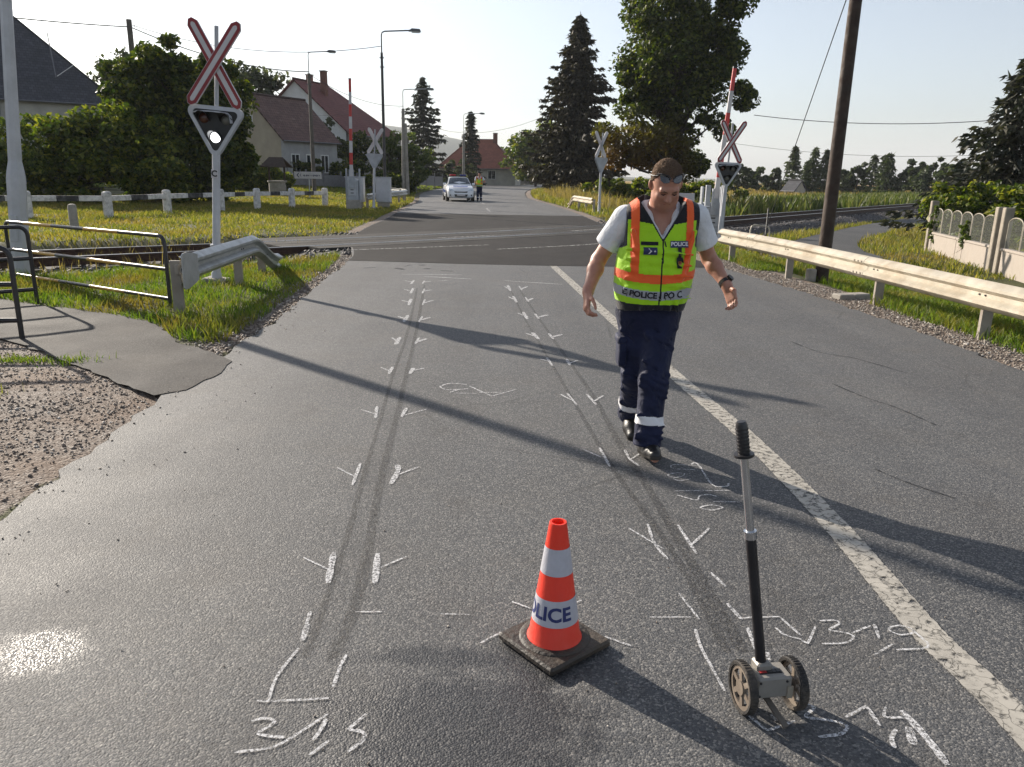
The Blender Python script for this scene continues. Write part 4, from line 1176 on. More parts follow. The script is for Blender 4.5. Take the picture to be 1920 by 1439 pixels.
def crossing_signal(loc, rz, tilt, label, lit=False, letter=None, base_h=.5):
    root = empty("crossing_signal", loc, rz, label, "crossing signal", "level crossing signals")
    root.rotation_euler = (0, tilt, rz)
    mb = MB().lathe([(.075, -.12), (.075, .10), (.062, .12), (.060, .55), (.056, .57), (.056, 1.86)], n=16)
    mb.build("post", M_GREYP, root, True)
    MB().lathe([(.030, 0), (.030, 1.15)], (0, .02, 2.42), 12).build("mast", M_HOUS, root, True)
    MB().box((0, .0, -.18), (.34, .34, .42), bev=.02).build("footing", M_CONC, root)
    MB().lathe([(.09, .50), (.09, .53)], n=16).build("flange", M_GREYP, root, True)
    # backing board and frame
    out = rounded_tri(.76, .68, .09); inn = rounded_tri(.63, .56, .055)
    zt = 2.50
    MB().prism([(x, z + zt - .02) for x, z in rounded_tri(.72, .64, .08)], -.01, .03).build("back_plate", M_HOUS, root)
    f = MB()
    n = len(out)
    vs = []
    for (poly, y) in ((out, -.045), (inn, -.045), (inn, .0), (out, .035)):
        vs += [(p[0], y, p[1] + zt - (.055 if poly is inn else 0)) for p in poly]
    fs = []
    for k in range(3):
        for i in range(n):
            j = (i + 1) % n
            fs.append((k * n + i, k * n + j, k * n + n + j, k * n + n + i))
    f.add(vs, fs)
    frame = f.build("frame", M_GREYP, root)
    MB().prism([(x, z + zt - .05) for x, z in rounded_tri(.64, .57, .055)], -.022, -.012).build("panel", M_DARK, root)
    for (x, z, m, nm) in ((-.165, zt - .175, M_LENSR, "red_lamp"), (.155, zt - .175, M_LENSW, "red_lamp"), (.0, zt - .43, M_LIT if lit else M_LENSW, "white_lamp")):
        r = .072
        l_ = MB().lathe([(r, 0), (r * .9, -.012), (r * .55, -.022), (.002, -.026)], (x, -.024, z), 18, 'Y').build(nm, m, root, True)
        hood = MB()
        vs = []; fs = []
        nn = 14
        for k in range(nn + 1):
            a = math.radians(-25 + 230 * k / nn)
            for rr, y0, y1 in ((r * 1.14, -.022, -.022 - .17 * max(.15, math.sin(math.radians(180 * k / nn)))),):
                c_, s_ = math.cos(a), math.sin(a)
                vs += [(x + c_ * rr, y0, z + s_ * rr), (x + c_ * rr * 1.04, y1, z + s_ * rr * 1.04), (x + c_ * rr * 1.10, y1, z + s_ * rr * 1.10), (x + c_ * rr * 1.08, y0, z + s_ * rr * 1.08)]
        for k in range(nn):
            for q in range(4):
                w = (q + 1) % 4
                fs.append((k * 4 + q, k * 4 + w, k * 4 + 4 + w, k * 4 + 4 + q))
        hood.add(vs, fs).build("visor", M_DARK, l_)
    # long brow over the two upper lamps
    vs = []; fs = []
    prof = [(-.30, zt - .105), (-.22, zt - .075), (.0, zt - .065), (.18, zt - .075), (.235, zt - .12), (.25, zt - .20)]
    for (x, z) in prof:
        vs += [(x, -.03, z), (x, -.135, z - .01), (x, -.135, z - .022), (x, -.03, z - .012)]
    for k in range(len(prof) - 1):
        for q in range(4):
            w = (q + 1) % 4
            fs.append((k * 4 + q, k * 4 + w, k * 4 + 4 + w, k * 4 + 4 + q))
    MB().add(vs, fs).build("brow", M_GREYP, frame)
    # St Andrew's cross
    zc = 3.06
    for k, sgn in enumerate((-1, 1)):
        L, w = .66, .074
        y0 = -.055 - .045 * k
        ang = math.radians(58.5) * sgn
        def bar(l, ww, ya, yb):
            p = [(-l, -ww * .35), (-l + ww * .9, -ww), (l - ww * .9, -ww), (l, -ww * .35), (l, ww * .35), (l - ww * .9, ww), (-l + ww * .9, ww), (-l, ww * .35)]
            q = [(a * math.cos(ang) - b * math.sin(ang), a * math.sin(ang) + b * math.cos(ang) + zc) for a, b in p]
            return MB().prism(q, ya, yb)
        arm = bar(L, w, y0, y0 + .03).build("cross_arm", M_RED, root)
        bar(L - .05, w * .42, y0 - .004, y0 + .002).build("white_stripe", M_WHITE, arm)
        bar(L + .006, w + .006, y0 + .004, y0 + .036).build("rim", M_WHITE, arm)
    if letter:
        pl = MB().prism([(-.045, 1.50), (.045, 1.50), (.045, 1.62), (-.045, 1.62)], -.075, -.058).build("letter_plate", M_WHITE, root)
        text_mesh("letter", letter, .12, M_DARK, pl, lambda x, y: (x, -.0775, 1.56 + y), bold=.004)
    return root
crossing_signal((-4.515, 11.67, 0), 0, math.radians(4.6), "nearest crossing signal with lit white lamp and red edged cross", True, "C")
crossing_signal((6.02, 23.0, -.42), math.radians(8), math.radians(2), "unlit crossing signal beside the raised barrier behind the policeman", False)
crossing_signal((3.88, 36.4, -.03), math.radians(-140), 0, "crossing signal turned sideways on the far right verge", False)
crossing_signal((-6.72, 37.4, .0), math.radians(172), math.radians(-3), "crossing signal seen from behind beside the left raised barrier", False)

# ------------------------------------------------------------------ barriers
def barrier(loc, rz, L, lean, label, n=8, start_red=True):
    root = empty("crossing_barrier", loc, rz, label, "barrier", "raised level crossing barriers")
    MB().box((0, .05, .12), (.62, .55, .6), bev=.03).build("plinth", M_CONC, root)
    MB().box((0, 0, .85), (.50, .42, .95), bev=.05).build("drive_housing", M_HOUS, root)
    MB().box((.0, -.225, .95), (.36, .03, .70), bev=.012).build("housing_door", M_GREYP, root)
    for z in (.72, .86): MB().box((0, -.245, z), (.14, .012, .035)).build("door_vent", M_DARK, root)
    MB().prism([(-.13, .95), (.13, .95), (.11, 1.75), (-.11, 1.75)], -.32, -.255).build("boom_bracket", M_HOUS, root)
    d = Vector((math.sin(lean), 0, math.cos(lean)))
    seg = L / n
    red = start_red
    for k in range(n):
        a = Vector((0, -.30, 1.45)) + d * seg * k; b = a + d * seg
        mid = (a + b) / 2
        m = M_REDB if (k % 2 == (n - 1) % 2) else M_WHITE
        o = MB().box((0, 0, 0), (.155 - .05 * k / n, .06, seg - .003), bev=.008).xform(Matrix.Translation(mid) @ Matrix.Rotation(lean, 4, 'Y')).build("boom_band", m, root)
    MB().box((0, 0, 0), (.115, .065, .05)).xform(Matrix.Translation(Vector((0, -.30, 1.45)) + d * (L + .026)) @ Matrix.Rotation(lean, 4, 'Y')).build("boom_tip", M_DARK, root)
    for s in (-1, 1):
        MB().box((s * .30, .06, 1.05), (.06, .16, 1.5), bev=.01).build("counterweight_arm", M_HOUS, root)
    return root
M_REDB = mat("barrier_red", (.50, .022, .020), .4, .12, 5, dirt=(.2, .06, .05), dirt_amt=.3)
barrier((-7.45, 36.4, 0), 0, 4.12, math.radians(1.2), "raised red and white barrier left of the road", 8)
barrier((6.10, 24.6, -.42), math.radians(10), 3.75, math.radians(4), "raised red and white barrier behind the policeman", 6)

def cabinet(loc, d, label, m=None, legs=False):
    root = empty("signal_cabinet", loc, 0, label, "cabinet")
    z0 = .25
    MB().box((0, 0, z0 + d[2] / 2), d, bev=.02).build("body", m or M_GREYP, root)
    MB().box((0, 0, z0 + d[2] + .02), (d[0] + .06, d[1] + .06, .04), bev=.01).build("lid", M_HOUS, root)
    MB().box((0, 0, z0 / 2 - .05), (d[0] * .8, d[1] * .8, z0 + .1), bev=.01).build("base", M_CONC, root)
    MB().box((d[0] * .0, -d[1] / 2 - .006, z0 + d[2] / 2), (d[0] * .9, .012, d[2] * .9), bev=.005).build("door", m or M_GREYP, root)
    return root
cabinet((-7.75, 38.4, 0), (.85, .5, 1.15), "wide pale signal cabinet behind the left barrier")
cabinet((-6.42, 38.6, 0), (.7, .5, 1.15), "pale signal cabinet between left barrier and guardrail")
cabinet((5.62, 23.6, -.42), (.30, .3, .95), "narrow white cabinet left of the right crossing signal", M_WHITE)
pp = empty("service_post", (5.93, 24.0, -.42), 0, "twin dark grey service posts behind the right crossing signal", "post")
for dx in (-.10, .38): MB().box((dx, 0, .9), (.14, .14, 1.9), bev=.01).build("post", M_HOUS, pp)

# ------------------------------------------------------------------ guardrails
WB = [(0.0, -.155), (.028, -.140), (.080, -.095), (.080, -.065), (.012, -.020), (.012, .020), (.080, .065), (.080, .095), (.028, .140), (.0, .155), (-.004, .152), (.024, .137), (.076, .093), (.076, .067), (.008, .022), (.008, -.022), (.076, -.067), (.076, -.093), (.024, -.137), (-.004, -.152)]
def guard(name, pts, zc, side_, m, posts, label, mp, drop=None, start_z=None, end_plate=False, bolts=True):
    """W-beam along plan points; side_ = +1 face to the right of travel"""
    P = resample(crom(pts, 6), 60) if len(pts) > 2 else resample(pts, 40)
    root = empty(name, (P[0][0], P[0][1], 0), 0, label, "guardrail", "roadside guardrails")
    L = np.r_[0, np.cumsum(np.linalg.norm(np.diff(P, axis=0), axis=1))]
    cols = [offset_curve(P, -side_ * o) for o, _ in WB]
    n = len(WB); V = []; Fc = []
    for i in range(len(P)):
        z = zc
        if drop is not None:
            z = zc - (zc - .02) * sst(L[-1] - drop, L[-1], L[i]) * .92
        for k in range(n):
            V.append((cols[k][i][0], cols[k][i][1], z + WB[k][1]))
    for i in range(len(P) - 1):
        for k in range(n):
            j = (k + 1) % n
            Fc.append((i * n + k, i * n + j, i * n + n + j, i * n + n + k))
    Fc.append(tuple(range(n))); Fc.append(tuple((len(P) - 1) * n + k for k in range(n)))
    b = MB().add(V, Fc).build("beam", m, root, True, world=True)
    for d in posts:
        i = int(np.argmin(abs(L - d)))
        t = P[min(i + 1, len(P) - 1)] - P[max(i - 1, 0)]; t /= np.linalg.norm(t)
        nr = np.array([t[1], -t[0]]) * side_
        c = P[i] - nr * .07
        zg = gz(c[0], c[1])
        zt = zc + .10
        if drop is not None: zt = zc + .1 - (zc - .02) * float(sst(L[-1] - drop, L[-1], np.array(L[i]))) * .92
        a = math.atan2(t[1], t[0])
        MB().box((c[0], c[1], (zg - .15 + zt) / 2), (.055, .12, zt - zg + .15), rz=a, bev=.006).build("post", mp, root, world=True)
        MB().box((c[0] + nr[0] * .035, c[1] + nr[1] * .035, zc if drop is None else min(zc, zt - .1)), (.16, .05, .12), rz=a, bev=.01).build("spacer", mp, root, world=True)
        if bolts:
            q = P[i] + nr * .016
            for s in (-.05, .05):
                MB().box((q[0] + t[0] * s, q[1] + t[1] * s, zt - .10), (.018, .012, .018), rz=a).build("bolt", M_DARK, root, world=True)
    for s0 in np.arange(3.9, L[-1] - 1.0, 4.0) if drop is None else []:
        idx = [i for i in range(len(P)) if abs(L[i] - s0) < .17]
        seg = resample(np.array([[np.interp(s0 - .16, L, P[:, 0]), np.interp(s0 - .16, L, P[:, 1])], [np.interp(s0 + .16, L, P[:, 0]), np.interp(s0 + .16, L, P[:, 1])]]), 2)
        cc = [offset_curve(seg, -side_ * (o + (.004 if k < 10 else -.002))) for k, (o, _) in enumerate(WB)]
        VV = [(cc[k][i][0], cc[k][i][1], zc + WB[k][1] * 1.012) for i in range(2) for k in range(n)]
        FF = [(k, (k + 1) % n, (k + 1) % n + n, k + n) for k in range(n)] + [tuple(range(n)), tuple(range(2 * n - 1, n - 1, -1))]
        lap = MB().add(VV, FF).build("lap_joint", m, root, world=True)
        t_ = seg[1] - seg[0]; t_ /= np.linalg.norm(t_); nr_ = np.array([t_[1], -t_[0]]) * side_
        for a_ in (-.10, 0, .10):
            for dz_ in (-.08, .08):
                q_ = np.array([np.interp(s0, L, P[:, 0]), np.interp(s0, L, P[:, 1])]) + t_ * a_ + nr_ * .088
                MB().box((q_[0] - lap.parent.location.x, q_[1] - lap.parent.location.y, zc + dz_), (.020, .012, .020), rz=math.atan2(t_[1], t_[0])).build("lap_bolt", M_POST, lap)
    if end_plate:
        i = 0; t = P[1] - P[0]; t /= np.linalg.norm(t); nr = np.array([t[1], -t[0]]) * side_
        a = math.atan2(t[1], t[0])
        pl = []
        for k in range(13):
            th = math.radians(-90 + 180 * k / 12)
            pl.append((math.cos(th), math.sin(th)))
        vs = []
        for off in (0, .012):
            for (cx, sz) in [(-.0, -.205), (.16, -.185), (.36, -.15), (.36, .15), (.16, .185), (0, .205), (-.14, .205), (-.18, .18), (-.18, -.18), (-.14, -.205)]:
                # curls away from the road at its free end
                cu = .0
                p = P[0] + t * cx + nr * (.088 + off - cu * 2)
                vs.append((p[0], p[1], zc + sz))
        m_ = 10
        fs = [tuple(range(m_)), tuple(range(2 * m_ - 1, m_ - 1, -1))] + [(k, k + m_, (k + 1) % m_ + m_, (k + 1) % m_) for k in range(m_)]
        MB().add(vs, fs).build("end_plate", m, root, world=True)
    return root
guard("guardrail", [(-3.84, 8.85), (-3.92, 9.9), (-4.0, 11.0), (-4.07, 12.0), (-4.13, 12.8), (-4.18, 13.7)], .49, 1, M_GALV, [.12, 2.6, 4.0], "short grey guardrail stub with its far end bent down", M_POST, drop=1.7, end_plate=True)
guard("guardrail", [(-6.95, 36.9), (-6.95, 39.5), (-6.8, 43), (-6.6, 46.5), (-6.75, 49), (-7.5, 52), (-8.6, 54)], .52, 1, M_GALV, [.5, 2.5, 4.5, 6.5, 8.5, 10.5, 12.5, 15], "curved grey guardrail starting at the left barrier", M_POST, bolts=False)
guard("guardrail", [(5.45, 3.0), (5.22, 5.2), (5.07, 7.6), (4.93, 10.4), (4.72, 13.5), (4.34, 16.4)], .455, -1, M_CREAM, [.4, 2.6, 5.2, 7.45, 10.6, 13.1], "long pale cream guardrail along the right lane", M_POST)
guard("guardrail", [(3.65, 37.2), (3.3, 40.2), (2.95, 43.4)], .50, -1, M_CREAM, [.05, 1.8, 3.6], "short pale guardrail stub on the far right verge", M_POST, drop=1.6, bolts=False)

# ------------------------------------------------------------------ pedestrian chicane rails
def handrail(p, q, top, mids, label, bands, open_end=True):
    p = Vector((p[0], p[1], 0)); q = Vector((q[0], q[1], 0))
    d = (q - p); L = d.length; d.normalize()
    root = empty("pedestrian_rail", (p.x, p.y, gz(p.x, p.y)), 0, label, "railing", "black and yellow pedestrian rails")
    r = .024
    rad = .10
    def bend(s0, sg):
        c = [Vector((0, 0, -.25)) + d * s0, Vector((0, 0, top - rad)) + d * s0]
        for k in range(1, 6):
            a = math.radians(90 * k / 5)
            c.append(Vector((0, 0, top - rad + rad * math.sin(a))) + d * (s0 + sg * rad * (1 - math.cos(a))))
        return c
    MB().tube(bend(0, 1), r, 12).build("upright", M_BLACK, root, True)
    MB().tube(bend(L, -1), r, 12).build("upright", M_BLACK, root, True)
    def rail(z, s0, s1):
        ed = [s0] + [b for b in bands if s0 < b < s1] + [s1]
        for i in range(len(ed) - 1):
            mid = (ed[i] + ed[i + 1]) / 2
            nb = sum(1 for b in bands if b < mid)
            m = M_BLACK if nb % 2 == 0 else M_YELLOW
            a = d * ed[i] + Vector((0, 0, z)); b = d * ed[i + 1] + Vector((0, 0, z))
            MB().tube([a, b], r * (1.0 if m is M_BLACK else 1.006), 12).build("bar", m, root, True)
    rail(top, rad, L - rad)
    for z in mids: rail(z, 0, L)
    return root
handrail((-4.24, 9.42), (-7.5, 11.5), .855, [.455, .09], "longest black and yellow pedestrian rail ending at the guardrail stub", [.95, 1.75, 2.55, 3.3])
handrail((-5.92, 9.47), (-7.0, 8.45), .93, [.55, .17], "black pedestrian rail set back beside the light pole", [1.0])
handrail((-4.80, 7.36), (-6.6, 7.12), .90, [.55, .20], "nearest black pedestrian rail at the left edge", [.9])

# ------------------------------------------------------------------ light pole at the left edge
root = empty("light_pole", (-7.73, 12.07, -.05), 0, "tall grey stepped steel light pole at the left edge", "light pole")
root.rotation_euler = (0, math.radians(5.2), 0)
MB().lathe([(.135, -.3), (.132, 1.42)], n=8).build("lower_shaft", M_GREYP, root)
MB().lathe([(.136, 1.42), (.132, 1.50), (.120, 1.60), (.094, 1.74)], n=8).build("collar", M_GREYP, root)
MB().lathe([(.094, 1.74), (.05, 9.0)], n=8).build("upper_shaft", M_GREYP, root)
MB().box((0, -.128, .75), (.11, .02, .4), bev=.005).build("service_hatch", M_GREYP, root)
MB().tube([(0, 0, 8.9), (.1, 0, 9.15), (.5, 0, 9.3), (1.5, 0, 9.35)], .03, 8).build("arm", M_GREYP, root, True)
MB().box((1.75, 0, 9.34), (.6, .22, .12), bev=.04).build("lantern", M_LAMP, root)

# ------------------------------------------------------------------ street lamps and poles
def street_lamp(loc, pole_top, pole_r, top, arm, label, mp, twin=False, me=None):
    root = empty("street_lamp", loc, 0, label, "street lamp", "street lamps along the road")
    if twin:
        MB().tube([(-.13, 0, -.3), (-.05, 0, pole_top)], pole_r, 10, r1=pole_r * .75).build("pole", mp, root, True)
        MB().tube([(.22, 0, -.3), (.10, 0, pole_top - 1.1)], pole_r, 10, r1=pole_r * .8).build("prop_pole", mp, root, True)
    else:
        MB().tube([(0, 0, -.3), (0, 0, pole_top)], pole_r, 10, r1=pole_r * .7).build("pole", mp, root, True)
    m2 = me or M_GALV
    x0 = -.05 if twin else 0
    pts = [(x0, 0, pole_top - .6), (x0, 0, top - .2), (x0 + .04, 0, top - .06), (x0 + .18, 0, top), (x0 + arm, 0, top + .06)]
    MB().tube(pts, .035, 8).build("arm", m2, root, True)
    ln = MB()
    ln.prism([(x0 + arm - .1, top + .02), (x0 + arm + .55, top + .0), (x0 + arm + .5, top + .12), (x0 + arm + .1, top + .15)], -.12, .12)
    l_ = ln.build("lantern", M_LAMP, root)
    MB().prism([(x0 + arm + .08, top - .04), (x0 + arm + .46, top - .05), (x0 + arm + .52, top + .0), (x0 + arm + .02, top + .02)], -.09, .09).build("lens", M_GLASSW, l_)
    for z in (pole_top - .25, pole_top - .7):
        MB().box((x0, 0, z), (pole_r * 2.6, .06, .05)).build("insulator_bracket", M_LAMP, root)
    return root
street_lamp((-7.05, 42.9, -.05), 7.7, .095, 8.72, 1.5, "thin black street lamp behind the curved guardrail", M_BLACK, me=M_BLACK)
street_lamp((-14.2, 56, .3), 7.8, .15, 9.15, 1.35, "street lamp on a brown wooden pole before the cottage", M_WOODG)
street_lamp((-8.9, 64, 0), 6.55, .16, 7.98, 1.9, "street lamp on twin concrete poles before the layered spruce", M_CONC, True)
street_lamp((-5.75, 88, 0), 5.9, .17, 8.0, 1.75, "farthest street lamp on a concrete pole above the police car", M_CONC)
root = empty("utility_pole", (-22.4, 48, 0), 0, "bare wooden utility pole above the ivy covered tree", "utility pole")
MB().tube([(0, 0, -.3), (.02, 0, 9.9)], .17, 10, r1=.15).build("pole", M_WOODG, root, True)
for z in (9.2, 9.5): MB().tube([(.16, -.05, z), (.34, -.05, z), (.34, -.05, z + .14)], .015, 6).build("insulator_hook", M_LAMP, root)
root = empty("utility_pole", (5.30, 13.3, -.25), 0, "leaning dark tarred wooden pole behind the cream guardrail", "utility pole")
MB().tube([(0, 0, -.3), (.01, 0, 4.4), (.05, 0, 8.4)], .115, 12, r1=.08).build("pole", M_WOOD, root, True)
MB().box((-.20, -.04, .12), (.14, .14, .55), bev=.01).build("footing_stub", M_CONC, root)

def cable(a, b, sag, r, label, n=18, cat="cable"):
    a = Vector(a); b = Vector(b)
    pts = [a.lerp(b, k / n) + Vector((0, 0, -4 * sag * (k / n) * (1 - k / n))) for k in range(n + 1)]
    o = MB().tube([p - a for p in pts], r, 5).build("overhead_cable", M_CABLE, None, True)
    o.location = a
    tag(o, label, cat, "overhead cables")
    return o
cable((-36, 37, 9.7), (-22.3, 48, 9.5), .35, .032, "thick overhead cable above the slate roof")
cable((-22.2, 48, 9.45), (-14.2, 56, 8.2), .55, .032, "thick cable between the bare pole and the cottage lamp")
cable((-22.2, 48, 9.6), (-7.1, 42.9, 7.95), .75, .018, "thin cable sagging to the black street lamp")
cable((-14.1, 56, 8.0), (-8.95, 64, 6.75), .55, .018, "cable from the cottage lamp to the twin pole lamp")
cable((-8.95, 64, 6.5), (-5.8, 88, 6.1), .5, .016, "cable from the twin pole lamp to the farthest lamp")
cable((-5.8, 88, 6.0), (4.0, 92, 8.6), .6, .016, "cable rising from the farthest lamp into the tall spruce")
cable((-8.95, 64, 6.7), (-24, 76, 7.0), .5, .008, "thin service cable running toward the white house roof")
cable((14.0, 48, 5.3), (26.5, 44, 5.0), .35, .020, "dark cable hanging between chestnut and garden spruce")
cable((15.5, 60, 4.3), (33, 55, 3.6), .5, .012, "faint lower cable right of the chestnut")
cable((5.28, 13.3, 4.85), (6.80, 21.2, .35), .02, .009, "straight thin guy wire slanting from the tarred pole", 4, "guy wire")
root = empty("guy_anchor", (6.80, 21.25, gz(6.8, 21.25)), 0, "dark stubby anchor post of the guy wire", "anchor")
MB().tube([(0, 0, -.2), (0, 0, .62)], .085, 8, r1=.05).build("stub", M_WOOD, root, True)
MB().tube([(0, -.05, .55), (.12, .3, 1.3)], .02, 6).build("guard_sleeve", M_DARK, root, True)
root = empty("hoop_rail", (6.62, 22.0, gz(6.62, 22)), 0, "small white tubular hoop behind the cream guardrail", "railing")
MB().tube([(0, 0, -.3), (0, 0, .70), (.03, 0, .80), (.10, 0, .84), (.48, .05, .80), (.54, .05, .74), (.56, .05, .62), (.56, .05, -.3)], .022, 8).build("hoop", M_CREAM, root, True)
root = empty("stone_block", (4.88, 11.1, -.05), math.radians(18), "dark flat concrete slab in the gravel under the guardrail", "slab")
MB().box((-.13, 0, .03), (.26, .2, .12), bev=.015).build("slab", M_CONC, root); MB().box((.16, .03, .03), (.28, .2, .11), bev=.015).build("slab", M_CONC, root)

# ------------------------------------------------------------------ striped concrete fence
FP = [(-17.184, 24.600, -0.015), (-15.864, 25.600, 0.005), (-13.871, 26.800, -0.076), (-13.335, 30.200, 0.052), (-12.392, 33.200, 0.068), (-11.579, 35.400, -0.005), (-10.581, 37.400, -0.019), (-9.487, 39.400, 0.001)]
root = empty("striped_fence", (FP[2][0], FP[2][1], 0), 0, "low concrete fence with black and white striped beams", "fence")
for i, (x, y, _) in enumerate(FP):
    z = gz(x, y)
    w = .30
    s = (FP[min(i + 1, len(FP) - 1)][1] - FP[max(i - 1, 0)][1]); 
    a = math.atan2(s, FP[min(i + 1, len(FP) - 1)][0] - FP[max(i - 1, 0)][0])
    MB().box((x, y, z + .40), (.26, .26, 1.0), rz=a, bev=.05).build("post", M_LIME, root, world=True)
for i in range(len(FP) - 1):
    a = Vector((FP[i][0], FP[i][1], gz(*FP[i][:2]) + .66)); b = Vector((FP[i + 1][0], FP[i + 1][1], gz(*FP[i + 1][:2]) + .66))
    d = b - a; L = d.length; an = math.atan2(d.y, d.x); du = d.normalized()
    cuts = [(.13, L * .36, M_LIME), (L * .36, L * .64, M_BLKW), (L * .64, L - .13, M_LIME)]
    for s0, s1, m in cuts:
        c = a + du * (s0 + s1) / 2
        MB().box(c, (s1 - s0, .12, .18), rz=an, ry=-math.asin(du.z), bev=.012).build("beam", m, root, world=True)
root = empty("stub_post", (-12.0, 21.3, gz(-12, 21.3)), 0, "grey weathered concrete stub standing before the striped fence", "post")
MB().lathe([(.115, -.2), (.11, .62), (.09, .68), (.04, .70)], n=12).build("stub", M_CONC, root, True)

# ------------------------------------------------------------------ garden fence on the right
M_MESHF = NT("wire_mesh")
def mesh_mat():
    t = M_MESHF; v = t.pos()
    mp = t.n("ShaderNodeMapping"); mp.inputs["Rotation"].default_value = (0, 0, 0); t.l(v, mp.inputs[0])
    sx = t.n("ShaderNodeSeparateXYZ"); t.l(mp.outputs[0], sx.inputs[0])
    a = t.math('ABSOLUTE', t.math('SINE', t.math('MULTIPLY', t.math('ADD', sx.outputs[1], sx.outputs[2]), 78)))
    b = t.math('ABSOLUTE', t.math('SINE', t.math('MULTIPLY', t.math('SUBTRACT', sx.outputs[1], sx.outputs[2]), 78)))
    m_ = t.math('GREATER_THAN', t.math('MAXIMUM', t.math('SUBTRACT', 1.0, a), t.math('SUBTRACT', 1.0, b)), .72)
    t.p.inputs["Base Color"].default_value = (.10, .105, .09, 1); t.p.inputs["Roughness"].default_value = .6
    tr = t.n("ShaderNodeBsdfTransparent"); mx = t.n("ShaderNodeMixShader")
    t.l(m_, mx.inputs[0]); t.l(tr.outputs[0], mx.inputs[1]); t.l(t.p.outputs[0], mx.inputs[2]); t.l(mx.outputs[0], t.out.inputs[0])
    return t.m
M_MESHW = mesh_mat()
M_ARCH = mat("faded_tan_steel", (.30, .27, .21), .6, .2, 6)
M_FENCEP = mat("tan_concrete", (.27, .235, .19), .9, .2, 5, .5, 35, dirt=(.14, .12, .10), dirt_amt=.5)
M_PINK = mat("rendered_plinth", (.33, .29, .25), .9, .12, 3, .3, 40, dirt=(.25, .20, .17), dirt_amt=.5)
root = empty("garden_fence", (11.53, 18.6, -.42), 0, "concrete garden fence with arched wire mesh panels and pink plinth", "fence")
FA = Vector((12.84, 24.2, -.42)); FB_ = Vector((11.53, 18.72, -.42)); FC = Vector((11.43, 18.28, -.42)); FD = Vector((10.3, 13.6, -.42))
def fpost(p, w=.2): MB().box((p.x, p.y, p.z + .72), (w, w, 1.56), rz=math.atan2(5.5, 1.3) - math.pi / 2, bev=.015).build("post", M_FENCEP, root, world=True)
for p in (FA, FB_, FC, FD): fpost(p)
def fpanels(a, b, n, gap=.14):
    d = b - a; L = d.length; du = d.normalized(); an = math.atan2(du.y, du.x)
    for k in range(2):
        c = a + du * (gap + (L - 2 * gap) * (.25 + .5 * k))
        MB().box((c.x, c.y, c.z + .22), ((L - 2 * gap) / 2 - .03, .10, .62), rz=an, bev=.01).build("plinth_panel", M_PINK, root, world=True)
        MB().box((c.x, c.y, c.z + .56), ((L - 2 * gap) / 2 - .02, .16, .06), rz=an, bev=.01).build("coping", M_PINK, root, world=True)
    w = (L - 2 * gap) / n
    for k in range(n):
        s0 = gap + w * k + .03; s1 = s0 + w - .06
        z0, z1 = .59, 1.28
        pts = [(s0, z0), (s0, z1 - .12)]
        for q in range(9):
            th = math.pi - math.pi * q / 8
            pts.append(((s0 + s1) / 2 + (s1 - s0) / 2 * math.cos(th), z1 - .12 + .13 * math.sin(th)))
        pts += [(s1, z1 - .12), (s1, z0)]
        P3 = [a + du * s + Vector((0, 0, z)) for s, z in pts]
        hoop = MB().tube(P3, .014, 6).build("arch_frame", M_ARCH, root, True, world=True)
        mesh_obj("mesh_panel", [p for p in P3], [tuple(range(len(P3)))], M_MESHW, root, world=True)
fpanels(FA, FB_, 6); fpanels(FC, FD, 5)
for i, (s, hh, lab) in enumerate(((.07, 1.25, "leafy climbing plant on the end of the mesh fence"), (.60, .95, "small climbing plant halfway along the mesh fence"))):
    p = FA.lerp(FB_, s)
    broadleaf("climbing_plant", (p.x - .05, p.y, p.z), 1.2, [(0, -.15, hh * .62, .16, .32, hh * .42), (0, 0.02, hh * .9, .12, .2, .25)], L_LIGHT, lab, "climbing plant", n=700, leaf=.05, trunk=.012, seed=200 + i, nclump=26)

# ------------------------------------------------------------------ signs
root = empty("arrow_sign", (-13.05, 50, gz(-13.05, 50)), 0, "low white direction board with dark arrow before the cottage", "sign")
zs = 1.42 - gz(-13.05, 50)
MB().box((0, 0, zs), (1.70, .03, .42), bev=.01).build("board", M_WHITE, root)
MB().tube([(.05, .05, -.3), (.05, .05, zs)], .035, 8).build("post", M_GALV, root, True)
M_INK = mat("sign_ink", (.05, .06, .10), .5, .1)
MB().prism([(-.72, zs), (-.58, zs + .14), (-.53, zs + .14), (-.63, zs), (-.53, zs - .14), (-.58, zs - .14)], -.0205, -.018).build("arrow_mark", M_INK, root)
MB().prism([(-.52, zs), (-.44, zs + .09), (-.41, zs + .09), (-.47, zs), (-.41, zs - .09), (-.44, zs - .09)], -.0205, -.018).build("arrow_mark", M_INK, root)
rr_ = random.Random(3); x_ = -.30
while x_ < .78:
    w = rr_.uniform(.03, .06)
    MB().box((x_ + w / 2, -.019, zs - .02 + rr_.choice((0, 0, .01))), (w, .003, rr_.choice((.07, .07, .11)))).build("lettering_smudge", M_INK, root)
    x_ += w + rr_.choice((.015, .015, .05))
def back_sign(loc, rz, plates, posts, label, m=None):
    root = empty("road_sign", loc, rz, label, "road sign")
    for (x, z, w, h) in plates:
        MB().box((x, 0, z), (w, .025, h), bev=.008).build("plate", m or M_GALV, root)
        MB().box((x, .03, z), (w * .9, .02, .04)).build("stiffener", M_GALV, root)
    for (x, h) in posts: MB().tube([(x, .055, -.3), (x, .055, h)], .035, 8).build("post", M_GALV, root, True)
    return root
back_sign((-12.2, 84, .3), 0, [(0, 2.2, 2.1, .75), (-.1, 3.0, .6, .55)], [(-.85, 2.5), (.85, 2.5)], "grey backs of road signs on two posts left of the police car")
back_sign((4.8, 96, 0), math.radians(12), [(0.2, 2.2, 2.3, .6), (.0, 1.55, .45, .5)], [(-.75, 2.3), (.95, 2.3)], "pale place name board seen from behind near the spruce")
